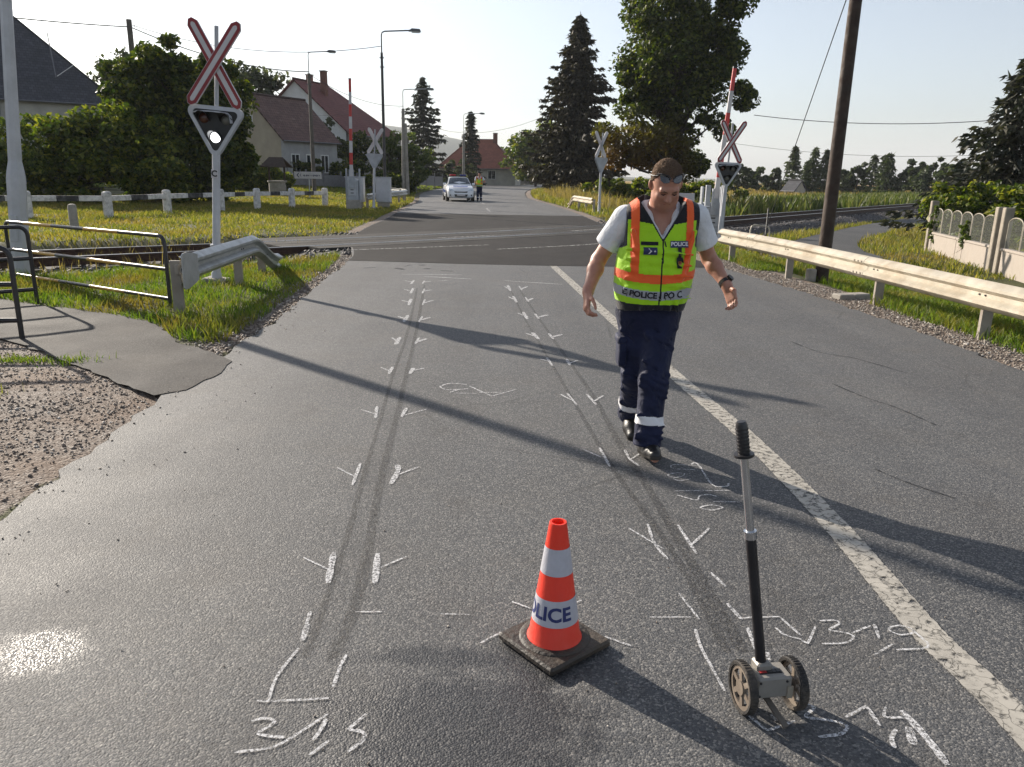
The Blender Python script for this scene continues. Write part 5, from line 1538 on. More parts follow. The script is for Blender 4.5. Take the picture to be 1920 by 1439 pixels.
back_sign((6.5, 30, -.05), 0, [(0, .95, .58, .36)], [(0, .9)], "small white board behind the policeman's shoulder", M_WHITE)

# ------------------------------------------------------------------ houses
def tile_mat(name, c0, c1, rows, cols, moss=None, moss_amt=.4):
    t = NT(name); v = t.pos()
    uv = t.n("ShaderNodeUVMap").outputs[0]
    br = t.n("ShaderNodeTexBrick")
    br.inputs["Scale"].default_value = 1.0
    br.inputs["Brick Width"].default_value = cols; br.inputs["Row Height"].default_value = rows
    br.inputs["Mortar Size"].default_value = .018; br.inputs["Mortar Smooth"].default_value = .4
    br.inputs["Color1"].default_value = (*c0, 1); br.inputs["Color2"].default_value = (*c1, 1); br.inputs["Mortar"].default_value = (*[c * .35 for c in c0], 1)
    t.l(uv, br.inputs["Vector"])
    k = t.mix(t.ramp(t.noise(v, .9, 6, .7), [(.42, 0.0), (.72, .6)]), br.outputs["Color"], tuple(c * .55 for c in c0))
    if moss: k = t.mix(t.ramp(t.noise(v, 2.5, 6, .7), [(.55, 0.0), (.75, moss_amt)]), k, moss)
    t.l(k, t.p.inputs["Base Color"])
    t.p.inputs["Roughness"].default_value = .8
    wv = t.n("ShaderNodeSeparateXYZ"); t.l(uv, wv.inputs[0])
    saw = t.math('FRACT', t.math('DIVIDE', wv.outputs[1], rows))
    h = t.math('ADD', t.math('SUBTRACT', 1.0, saw), t.math('MULTIPLY', br.outputs["Fac"], -.6))
    t.bump(t.math('ADD', h, t.math('MULTIPLY', t.noise(v, 6, 4), .6)), .8, .03)
    return t.m
M_TILE_OLD = tile_mat("old_clay_tile", (.11, .058, .048), (.165, .090, .072), .32, .24, (.26, .20, .16), .55)
M_TILE_RED = tile_mat("red_clay_tile", (.155, .045, .040), (.19, .060, .050), .34, .28)
M_TILE_RED2 = tile_mat("orange_clay_tile", (.26, .085, .055), (.31, .11, .07), .34, .28)
M_SLATE = tile_mat("dark_slate", (.040, .042, .052), (.062, .064, .076), .30, .34, (.13, .14, .16), .35)
def plaster(name, c, dirt, amt=.5):
    return mat(name, c, .9, .08, .8, .25, 20, dirt=dirt, dirt_amt=amt, ds=.9)
M_PL_CREAM = plaster("cream_plaster", (.40, .34, .25), (.30, .26, .20))
M_PL_GREY = plaster("grey_plaster", (.34, .34, .34), (.20, .20, .20))
M_PL_WHITE = plaster("white_plaster", (.66, .66, .64), (.45, .44, .42), .3)
M_PL_BEIGE = plaster("beige_plaster", (.40, .38, .33), (.24, .23, .21), .6)
M_PANE = mat("window_pane", (.02, .025, .03), .08, .2, 2, spec=.8)
M_FRAMEW = mat("window_frame_white", (.62, .62, .60), .5, .1)
M_BRICKC = mat("chimney_brick", (.16, .075, .055), .9, .25, 6, .4, 25)
M_GUT = mat("gutter_zinc", (.16, .16, .17), .5, .15, metal=.4)

def uv_faces(o, faces_uv):
    """faces_uv: per polygon list of uv"""
    ul = o.data.uv_layers.new(name="UVMap")
    for p, uvs in zip(o.data.polygons, faces_uv):
        for li, uv in zip(p.loop_indices, uvs): ul.data[li].uv = uv
def roof_plane(name, quad, m, parent, th=.12):
    """quad: eave_a, eave_b, ridge_b, ridge_a (3 or 4 points); slab with tiles"""
    q = [Vector(p) for p in quad]
    e = (q[1] - q[0]).normalized()
    nrm = (q[1] - q[0]).cross(q[-1] - q[0]).normalized()
    if nrm.z < 0: nrm = -nrm
    up = nrm.cross(e); up = up if up.z > 0 else -up
    n = len(q)
    vs = q + [p - nrm * th for p in q]
    fs = [tuple(range(n)), tuple(range(2 * n - 1, n - 1, -1))] + [(i, (i + 1) % n, (i + 1) % n + n, i + n) for i in range(n)]
    uvf = [[((vs[i] - q[0]).dot(e), (vs[i] - q[0]).dot(up)) for i in f] for f in fs]
    o = mesh_obj(name, vs, fs, m, parent)
    uv_faces(o, uvf)
    return o
def window(parent, c, ux, w, h, m=None, shutter=False, nrm=(0, -1, 0)):
    """window on a wall: ux = unit vector along the wall, nrm = outward normal"""
    ux = Vector(ux); n = Vector(nrm); c = Vector(c); uz = Vector((0, 0, 1))
    def slab(w0, h0, w1, h1, d0, d1):
        vs = []
        for d in (d0, d1):
            for (a, b) in ((w0, h0), (w1, h0), (w1, h1), (w0, h1)):
                vs.append(c + ux * a + uz * b + n * d)
        return vs, [(0, 3, 2, 1), (4, 5, 6, 7), (0, 1, 5, 4), (1, 2, 6, 5), (2, 3, 7, 6), (3, 0, 4, 7)]
    W = MB()
    for r in ((-w / 2 - .08, -h / 2 - .08, -w / 2, h / 2 + .08), (w / 2, -h / 2 - .08, w / 2 + .08, h / 2 + .08), (-w / 2, h / 2, w / 2, h / 2 + .08), (-w / 2, -h / 2 - .08, w / 2, -h / 2), (-.03, -h / 2, .03, h / 2)):
        W.add(*slab(r[0], r[1], r[2], r[3], -.05, .04))
    f = W.build("window", M_FRAMEW, parent)
    MB().add(*slab(-w / 2, -h / 2, w / 2, h / 2, -.04, .008)).build("pane", m or M_PANE, f)
    MB().add(*slab(-w / 2 - .12, -h / 2 - .14, w / 2 + .12, -h / 2 - .083, -.02, .12)).build("sill", M_CONC, f)
    return f
def gabled(name, loc, rz, L, W, eave, ridge, mw, mr, label, over=.35, hip_end=False, mg=None):
    """ridge along local x from 0..L, front wall at y=0 facing -y, gable at x=0 and x=L"""
    root = empty(name, loc, rz, label, "house")
    g = mg or mw
    MB().prism([(0, -1), (L, -1), (L, eave), (0, eave)], 0, .3).build("front_wall", mw, root)
    MB().prism([(0, -1), (L, -1), (L, eave), (0, eave)], W - .3, W).build("rear_wall", mw, root)
    rd = ridge - .1
    MB().prism([(0.301, -1), (W - .301, -1), (W - .301, eave), (W / 2, rd), (.301, eave)], 0, .3, 'YZ').build("gable_wall", g, root)
    if not hip_end:
        MB().prism([(0.301, -1), (W - .301, -1), (W - .301, eave), (W / 2, rd), (.301, eave)], L - .3, L, 'YZ').build("gable_wall", g, root)
    else:
        MB().box((L - .15, W / 2, (eave - 1) / 2), (.3, W - .61, eave + 1)).build("end_wall", g, root)
    k = (ridge - eave) / (W / 2)
    o = over
    rx1 = L + o * .5 if not hip_end else L - W * .42
    e1 = L + o * .5
    roof = roof_plane("roof", [(-o, -o, eave - k * o), (e1, -o, eave - k * o), (rx1, W / 2, ridge), (-o, W / 2, ridge)], mr, root)
    roof_plane("rear_roof", [(e1, W + o, eave - k * o), (-o, W + o, eave - k * o), (-o, W / 2, ridge), (rx1, W / 2, ridge)], mr, root)
    if hip_end: roof_plane("hip_roof", [(e1, -o, eave - k * o), (e1, W + o, eave - k * o), (rx1, W / 2, ridge)], mr, root)
    MB().tube([(-o, W / 2, ridge + .02), (rx1, W / 2, ridge + .02)], .11, 8).build("ridge_tiles", mr, roof)
    MB().tube([(-o, -o - .05, eave - k * o - .06), (e1, -o - .05, eave - k * o - .06)], .06, 6).build("gutter", M_GUT, roof)
    return root
def chimney(parent, x, y, z0, z1, w=.55):
    c = MB().box((x, y, (z0 + z1) / 2), (w, w, z1 - z0), bev=.02).build("chimney", M_BRICKC, parent)
    MB().box((x, y, z1 + .04), (w + .14, w + .14, .08)).build("cap", M_CONC, c)

# tiled cottage with a cream gable
th = math.radians(60)
h = gabled("cottage", (-18.8, 65.0, .55), th, 6.2, 7.4, 3.85, 7.2, M_PL_GREY, M_TILE_OLD, "small cottage with cream gable wall and mottled red brown tiles", mg=M_PL_CREAM)
for x in (1.2, 2.9, 4.6): window(h, (x, 0, 1.75), (1, 0, 0), .8, 1.35)
window(h, (0, 3.7, 5.2), (0, 1, 0), .5, .5, nrm=(-1, 0, 0))
# white house with a big gable
h = gabled("white_house", (-16.6, 80.0, .6), math.radians(70), 10.8, 12, 5.0, 10.0, M_PL_BEIGE, M_TILE_RED, "tall white gabled house with dark red roof and two chimneys", hip_end=True, mg=M_PL_WHITE)
chimney(h, 3.0, 4.6, 8.0, 11.0); chimney(h, 4.6, 7.4, 8.6, 10.9)
for y_ in (3.0, 5.8, 8.6): window(h, (0, y_, 2.2), (0, 1, 0), 1.0, 1.3, nrm=(-1, 0, 0))
for y_ in (4.8, 7.2): window(h, (0, y_, 6.2), (0, 1, 0), .9, 1.1, nrm=(-1, 0, 0))
MB().tube([(-.1, .2, 5), (-.1, .2, -.5)], .06, 8).build("downpipe", M_GUT, h)
for x in (2.5, 5.5, 8.5): window(h, (x, 0, 2.2), (1, 0, 0), 1.0, 1.3)

def hipped(name, loc, rz, L, W, eave, ridge, mw, mr, label, over=.5):
    root = empty(name, loc, rz, label, "house")
    MB().prism([(0, -1), (L, -1), (L, eave), (0, eave)], 0, .3).build("front_wall", mw, root)
    MB().prism([(0, -1), (L, -1), (L, eave), (0, eave)], W - .3, W).build("rear_wall", mw, root)
    for x in (.15, L - .15): MB().box((x, W / 2, (eave - 1) / 2), (.3, W - .61, eave + 1)).build("end_wall", mw, root)
    k = (ridge - eave) / (W / 2); o = over; zz = eave - k * o
    a, b = W / 2, L - W / 2
    roof = roof_plane("roof", [(-o, -o, zz), (L + o, -o, zz), (b, W / 2, ridge), (a, W / 2, ridge)], mr, root)
    roof_plane("rear_roof", [(L + o, W + o, zz), (-o, W + o, zz), (a, W / 2, ridge), (b, W / 2, ridge)], mr, root)
    roof_plane("hip_roof", [(L + o, -o, zz), (L + o, W + o, zz), (b, W / 2, ridge)], mr, root)
    roof_plane("hip_roof", [(-o, W + o, zz), (-o, -o, zz), (a, W / 2, ridge)], mr, root)
    MB().tube([(-o, -o - .06, zz - .06), (L + o, -o - .06, zz - .06)], .07, 6).build("gutter", M_GUT, roof)
    for (p, q) in (((L + o, -o, zz), (b, W / 2, ridge)), ((-o, -o, zz), (a, W / 2, ridge)), ((a, W / 2, ridge), (b, W / 2, ridge))):
        MB().tube([p, q], .09, 6).build("ridge_tiles", mr, roof)
    return root
# big slate roofed house on the left
h = hipped("slate_house", (-61.6, 50.9, 0), math.radians(35), 33.0, 19, 7.4, 17.6, M_PL_BEIGE, M_SLATE, "large house with dark slate hip roof at the left edge")
MB().box((16.5, -.06, 5.0), (33.0, .12, .15)).build("string_course", M_PL_WHITE, h)
MB().box((24.6, -.05, 3.3), (.14, .1, 8)).build("pilaster", M_GUT, h)
MB().tube([(29.0, 1.2, 8.9), (28.9, 2.6, 12.6)], .04, 6).build("roof_mast", M_GUT, h)
MB().tube([(29.1, 1.2, 9.0), (31.2, 2.6, 10.6)], .03, 6).build("mast_stay", M_FRAMEW, h)
for x in (19, 23, 28): window(h, (x, 0, 2.9), (1, 0, 0), 1.1, 1.6)
# far house with orange hip roof
h = hipped("far_house", (-13.0, 136, 0), math.radians(-6), 13.0, 9, 3.2, 7.6, M_PL_BEIGE, M_TILE_RED2, "distant house with orange red hip roof behind the police car")
chimney(h, 9.0, 4.2, 6.0, 8.6, .7)
for x in (2.5, 5.5, 9): window(h, (x, 0, 1.7), (1, 0, 0), 1.2, 1.3)
# small shed across the field
h = gabled("shed", (37.6, 111, -.3), math.radians(-58), 1.8, 2.2, .9, 2.0, M_PL_GREY, M_SLATE, "small pale gabled shed in front of the distant tree line", mg=M_PL_BEIGE)
# wishing well beside the cottage
root = empty("garden_well", (-15.6, 52, gz(-15.6, 52)), 0, "little roofed garden well in front of the cream gable", "well")
MB().lathe([(.55, -.3), (.55, .75), (.62, .78), (.62, .88), (.45, .88)], n=16).build("well_ring", M_CONC, root, True)
for s in (-.5, .5): MB().box((s, 0, 1.25), (.1, .1, 1.3)).build("post", M_WOOD, root)
for s in (-1, 1): roof_plane("roof", [(-.85, s * .75, 1.75), (.85, s * .75, 1.75), (.45, 0, 2.35), (-.45, 0, 2.35)], M_WOOD, root, .06)
# front fences of the houses
def picket(a, b, hgt_, label, m, n):
    a = Vector((*a, gz(*a))); b = Vector((*b, gz(*b)))
    root = empty("garden_fence", a, 0, label, "fence")
    d = b - a; an = math.atan2(d.y, d.x)
    for k in range(n):
        p = d * (k / (n - 1))
        MB().box((p.x, p.y, hgt_ / 2 + p.z), (.1, .1, hgt_ + .3), rz=an).build("post", m, root)
    for k in range(n - 1):
        p = d * ((k + .5) / (n - 1))
        MB().box((p.x, p.y, p.z + hgt_ * .5), (d.length / (n - 1) - .12, .04, hgt_ * .72), rz=an).build("panel", m, root)
picket((-17.2, 60.0), (-8.9, 71), 1.25, "dark fence in front of the cottage and shrubs", M_GUT, 9)
picket((-12.3, 92), (-9.2, 100), 1.6, "dark garden fence below the layered spruce", M_GUT, 5)
root = empty("stone_wall", (-3, 153.5, 0), 0, "low grey wall at the far bend of the road", "wall")
for k in range(7): MB().box((k * 1.9 - 2, .6 * k, .45 + .05 * (k % 2)), (1.84, .3, 1.0), rz=.3, bev=.02).build("wall_panel", M_CONC, root)

# ------------------------------------------------------------------ traffic cone
M_ORANGE = mat("fluorescent_orange", (.80, .036, .012), .5, .06, 12, .1, 60, dirt=(.35, .06, .02), dirt_amt=.3)
M_REFL = mat("retroreflective_white", (.46, .46, .51), .42, .06, 30, .12, 160, dirt=(.35, .34, .34), dirt_amt=.4)
M_RUBBER = mat("recycled_rubber", (.030, .024, .020), .62, .3, 14, .5, 60, dirt=(.10, .075, .05), dirt_amt=.6, ds=8)
M_BLUEINK = mat("dark_blue_print", (.025, .035, .14), .5, .1)
cone = empty("traffic_cone", (.165, 2.395, 0), 0, "orange traffic cone with two white bands lettered POLICE on the road", "traffic cone")
MB().box((0, 0, .017), (.285, .285, .030), rz=math.radians(40), bev=.008).build("base", M_RUBBER, cone)
MB().lathe([(.125, .033), (.118, .038), (.098, .038)], n=40).build("base_ring", M_RUBBER, cone, True)
cr = lambda z: .092 + (.0295 - .092) * (z - .035) / (.47 - .035)
def cband(name, z0, z1, m, d=0.0):
    return MB().lathe([(cr(z0) + d, z0), (cr((z0 + z1) / 2) + d, (z0 + z1) / 2), (cr(z1) + d, z1)], n=48, cap=False).build(name, m, cone, True)
MB().lathe([(.098, .036), (.094, .045), (cr(.05), .05), (cr(.46), .46), (.030, .468), (.0285, .472), (.022, .472), (.0205, .46), (.020, .36)], n=48, cap=False).build("body", M_ORANGE, cone, True)
b1 = cband("reflective_band", .112, .206, M_REFL, .0012); cband("reflective_band", .292, .386, M_REFL, .0012)
def conemap(x, y):
    z = .156 + y; r = cr(z) + .0022
    a = math.radians(-90 - 47) + x / .074
    return (r * math.cos(a), r * math.sin(a), z)
text_mesh("lettering", "POLICE", .068, M_BLUEINK, b1, conemap, bold=.0022, space=1.02)

# ------------------------------------------------------------------ measuring wheel
M_TYRE = mat("dusty_tyre", (.020, .018, .017), .7, .3, 12, .4, 60, dirt=(.16, .13, .10), dirt_amt=.7, ds=10)
M_RIM = mat("dusty_brown_rim", (.17, .135, .105), .6, .2, 10, .2, 60, dirt=(.30, .26, .21), dirt_amt=.5, ds=9)
M_BODYG = mat("grey_counter_box", (.26, .245, .22), .5, .12, 10, .15, 60, dirt=(.12, .10, .08), dirt_amt=.5)
M_CHROME = mat("scratched_chrome", (.62, .63, .65), .22, .1, 14, .05, 90, metal=.95)
mw = empty("measuring_wheel", (.815, 2.075, 0), math.radians(9), "two wheeled measuring wheel standing upright with black handle grip", "measuring wheel")
WX, WR = .082, .080
for s in (-1, 1):
    w = empty("tmp", (0, 0, 0)); bpy.data.objects.remove(w)
    prof = [(WR * .86, -.013), (WR * .97, -.014), (WR, -.009), (WR, .009), (WR * .97, .014), (WR * .86, .013)]
    ty = MB().lathe(prof + [prof[0]], (s * WX, 0, WR), 40, 'X', False).build("tyre", M_TYRE, mw, True)
    for k in range(44):
        a = 2 * math.pi * k / 44
        MB().box((s * WX, math.cos(a) * WR, WR + math.sin(a) * WR), (.019, .0045, .0035), rx=a + math.pi / 2).build("tread_lug", M_TYRE, ty)
    # perforated rim: ring, hub and spokes
    x0 = s * (WX + .005)
    rim = MB().lathe([(WR * .70, -.004), (WR * .88, -.004), (WR * .88, .004), (WR * .70, .004), (WR * .70, -.004)], (x0, 0, WR), 40, 'X', False).build("rim", M_RIM, mw, True)
    MB().lathe([(WR * .30, -.008), (WR * .30, .006), (WR * .12, .010), (.001, .010)], (x0, 0, WR), 24, 'X').build("hub", M_RIM, mw, True)
    for k in range(6):
        a = 2 * math.pi * k / 6 + .3
        MB().box((x0, math.cos(a) * WR * .5, WR + math.sin(a) * WR * .5), (.007, WR * .20, WR * .46), rx=a - math.pi / 2).build("spoke", M_RIM, rim)
body = MB().box((0, 0, .098), (.115, .082, .072), bev=.006).build("counter_box", M_BODYG, mw)
MB().box((-.004, -.008, .1345), (.074, .020, .004)).build("counter_window", M_DARK, body)
MB().box((-.028, -.008, .1370), (.022, .015, .002)).build("red_digit_drum", mat("counter_red", (.35, .03, .03), .4, .1), body)
for k in range(3): MB().box((-.006 + .014 * k, -.008, .1370), (.011, .015, .002)).build("digit_drum", mat("counter_black", (.05, .05, .05), .4, .1) if k == 0 else M_BLACK, body)
MB().lathe([(.007, -WX), (.007, WX)], (0, 0, WR), 10, 'X').build("axle", M_CHROME, mw)
MB().box((.050, -.043, .082), (.018, .006, .040)).build("latch", M_CREAM, body)
MB().box((-.060, -.015, .088), (.006, .022, .020)).build("reset_knob", M_YELLOW, body)
MB().box((.0, -.055, .030), (.020, .11, .006), rx=math.radians(28), rz=math.radians(20)).build("kick_stand", M_WOODG, mw)
# telescopic handle
A_ = Vector((-.018, .020, .130)); T_ = Vector((-.140, .072, .925))
dv = T_ - A_
MB().tube([A_, A_ + dv * .56], .0165, 14).build("lower_tube", M_BLACK, mw, True)
MB().tube([A_ + dv * .545, A_ + dv * .575], .0195, 14).build("clamp_collar", M_CHROME, mw, True)
MB().tube([A_ + dv * .57, A_ + dv * .88], .0125, 14).build("upper_tube", M_CHROME, mw, True)
MB().tube([A_ + dv * .868, A_ + dv * .878], .030, 14).build("grip_flange", M_BLACK, mw, True)
gr = MB().tube([A_ + dv * .875, A_ + dv * .985, A_ + dv], [.0165, .0175, .013], 14).build("grip", M_BLACK, mw, True)
for k in range(7): MB().tube([A_ + dv * (.885 + .014 * k), A_ + dv * (.891 + .014 * k)], .0192, 14).build("grip_ridge", M_BLACK, gr, True)
for s in (-1, 1):
    fk = MB().prism([(-.030, .055), (.030, .055), (.034, .090), (.016, .128), (-.016, .128), (-.034, .090)], s * .0585, s * .0625, 'YZ').build("side_plate", M_CHROME, mw)
    for (yy, z_) in ((-.020, .070), (.020, .070), (0, .116)): MB().lathe([(.0042, 0), (.0042, .004), (.001, .005)], (s * .0625, yy, z_), 8, 'X').build("screw", M_DARK, fk)
for (xx, z_) in ((-.048, .074), (.038, .120), (-.048, .120)): MB().lathe([(.0038, 0), (.0038, -.003), (.001, -.004)], (xx, -.041, z_), 8, 'Y').build("screw", M_DARK, body)
MB().box(A_ + Vector((0, 0, .012)), (.05, .05, .030), bev=.006).build("handle_socket", M_BODYG, mw)

# ------------------------------------------------------------------ cars
def car_paint(name, col):
    t = NT(name); t.p.inputs["Base Color"].default_value = (*col, 1); t.p.inputs["Roughness"].default_value = .28
    t.p.inputs["Coat Weight"].default_value = .6; t.p.inputs["Coat Roughness"].default_value = .05
    return t.m
M_CARW = car_paint("car_white", (.68, .70, .73)); M_CARB = car_paint("car_dark_blue", (.015, .025, .06)); M_BLUEST = car_paint("police_blue", (.03, .07, .28))
M_WIND = mat("car_glass", (.03, .045, .06), .06, .1, spec=.8)
M_HEAD = mat("headlamp", (.55, .60, .66), .12, .1, spec=.8)
def car(loc, rz, label, paint, police=False):
    root = empty("police_car" if police else "parked_car", loc, rz, label, "car")
    st = [(0.0, .56, .30, .55), (.05, .70, .24, .68), (.22, .81, .20, .77), (.55, .855, .19, .87), (1.0, .87, .19, .955), (1.3, .875, .19, .985), (2.4, .875, .19, 1.0), (3.4, .87, .19, 1.01), (3.9, .84, .22, .99), (4.12, .77, .28, .92), (4.18, .66, .38, .84)]
    V = []; Fc = []
    def ring(y, w, zb, zt):
        zm = zb + (zt - zb) * .55
        half = [(0, zb), (w * .82, zb), (w * .97, zb + .08), (w, zm), (w * .975, zt - .12), (w * .90, zt - .02), (w * .70, zt + .012), (0, zt + .03)]
        return [(x, y, z) for x, z in half] + [(-x, y, z) for x, z in half[-2:0:-1]]
    n = 14
    for s in st: V += ring(*s)
    for i in range(len(st) - 1):
        for k in range(n):
            j = (k + 1) % n
            Fc.append((i * n + k, i * n + j, i * n + n + j, i * n + n + k))
    Fc.append(tuple(range(n))); Fc.append(tuple((len(st) - 1) * n + k for k in range(n)))
    MB().add(V, Fc).build("body", paint, root, True)
    gs = [(1.12, .76, .76, .96, .985), (1.35, .76, .70, .98, 1.14), (1.95, .765, .60, .99, 1.425), (2.5, .77, .585, 1.0, 1.465), (3.2, .765, .57, 1.0, 1.43), (3.75, .74, .60, .99, 1.22), (4.05, .70, .68, .96, .985)]
    V = []; Fc = []
    for (y, wb, wt, zb, zt) in gs:
        V += [(-wb, y, zb), (-wt, y, zt - .03), (-wt * .82, y, zt), (0, y, zt + .015), (wt * .82, y, zt), (wt, y, zt - .03), (wb, y, zb)]
    m = 7
    for i in range(len(gs) - 1):
        for k in range(m - 1):
            Fc.append((i * m + k, i * m + k + 1, i * m + m + k + 1, i * m + m + k))
    Fc.append(tuple(range(m))); Fc.append(tuple((len(gs) - 1) * m + k for k in range(m)))
    MB().add(V, Fc).build("cabin", paint, root, True)
    def panel(name, pts, mm, d, par=root):
        c = Vector(d)
        p = [Vector(q) for q in pts]
        k = len(p)
        MB().add([q + c for q in p] + [q - c for q in p], [tuple(range(k)), tuple(range(2 * k - 1, k - 1, -1))] + [(i, (i + 1) % k, (i + 1) % k + k, i + k) for i in range(k)]).build(name, mm, par)
    panel("windscreen", [(-.68, 1.22, 1.045), (.68, 1.22, 1.045), (.66, 1.36, 1.13), (.555, 1.90, 1.40), (0, 1.88, 1.425), (-.555, 1.90, 1.40), (-.66, 1.36, 1.13)], M_WIND, (0, -.012, .016))
    for s in (-1, 1):
        panel("side_window", [(s * .762, 1.55, 1.05), (s * .768, 2.45, 1.06), (s * .605, 2.45, 1.40), (s * .625, 1.98, 1.37)], M_WIND, (s * .012, 0, .004))
        panel("side_window", [(s * .768, 2.52, 1.06), (s * .762, 3.35, 1.07), (s * .60, 3.15, 1.37), (s * .602, 2.52, 1.40)], M_WIND, (s * .012, 0, .004))
        panel("headlight", [(s * .44, .045, .665), (s * .70, .075, .66), (s * .80, .24, .75), (s * .74, .36, .80), (s * .52, .14, .745)], M_HEAD, (s * .006, -.022, .012))
        panel("fog_light", [(s * .50, .03, .34), (s * .70, .06, .35), (s * .68, .05, .42), (s * .52, .02, .42)], M_DARK, (0, -.02, 0))
        MB().box((s * .92, 1.48, 1.04), (.20, .11, .14), bev=.03).build("mirror", paint, root)
        for y in (.78, 3.38):
            ty = MB().lathe([(.20, -.10), (.30, -.10), (.315, -.07), (.315, .07), (.30, .10), (.20, .10)], (s * .79, y, .315), 24, 'X').build("wheel", M_TYRE, root, True)
            MB().lathe([(.19, -.01), (.17, .02), (.05, .03), (.001, .03)] if s > 0 else [(.19, .01), (.17, -.02), (.05, -.03), (.001, -.03)], (s * .885, y, .315), 20, 'X').build("rim", M_CHROME, ty, True)
        panel("wheel_arch", [(s * .879, .78 + .37 * math.cos(math.radians(a)), .315 + .37 * math.sin(math.radians(a))) for a in range(0, 181, 20)], M_DARK, (s * .004, 0, 0))
        if police: panel("blue_stripe", [(s * .878, .9, .66), (s * .883, 3.7, .70), (s * .883, 3.7, .54), (s * .878, .9, .50)], M_BLUEST, (s * .005, 0, 0))
    panel("grille", [(-.42, .02, .62), (.42, .02, .62), (.38, .015, .54), (-.38, .015, .54)], M_DARK, (0, -.02, 0))
    MB().box((0, -.012, .605), (.62, .03, .028), bev=.008).build("grille_bar", M_CHROME, root)
    panel("lower_intake", [(-.42, .0, .44), (.42, .0, .44), (.36, .0, .30), (-.36, .0, .30)], M_DARK, (0, -.022, 0))
    MB().box((0, -.035, .40), (.52, .012, .11), bev=.004).build("number_plate", M_WHITE, root)
    if police:
        lb = MB().box((0, 2.35, 1.52), (1.05, .30, .05), bev=.02).build("light_bar", M_DARK, root)
        MB().box((-.33, 2.35, 1.58), (.40, .26, .10), bev=.03).build("red_lens", mat("red_beacon", (.50, .02, .03), .2, .05), lb)
        MB().box((.33, 2.35, 1.58), (.40, .26, .10), bev=.03).build("blue_lens", mat("blue_beacon", (.02, .035, .20), .2, .05), lb)
        MB().box((0, .38, .925), (.9, .25, .008), rx=math.radians(14)).build("bonnet_stripe", M_BLUEST, root)
    return root
car((-3.35, 48.9, 0), math.radians(9), "white police car with red and blue light bar facing the crossing", M_CARW, True)
car((-31.0, 42.5, gz(-31, 42.5)), math.radians(95), "dark blue parked car half hidden behind the light pole", M_CARB)

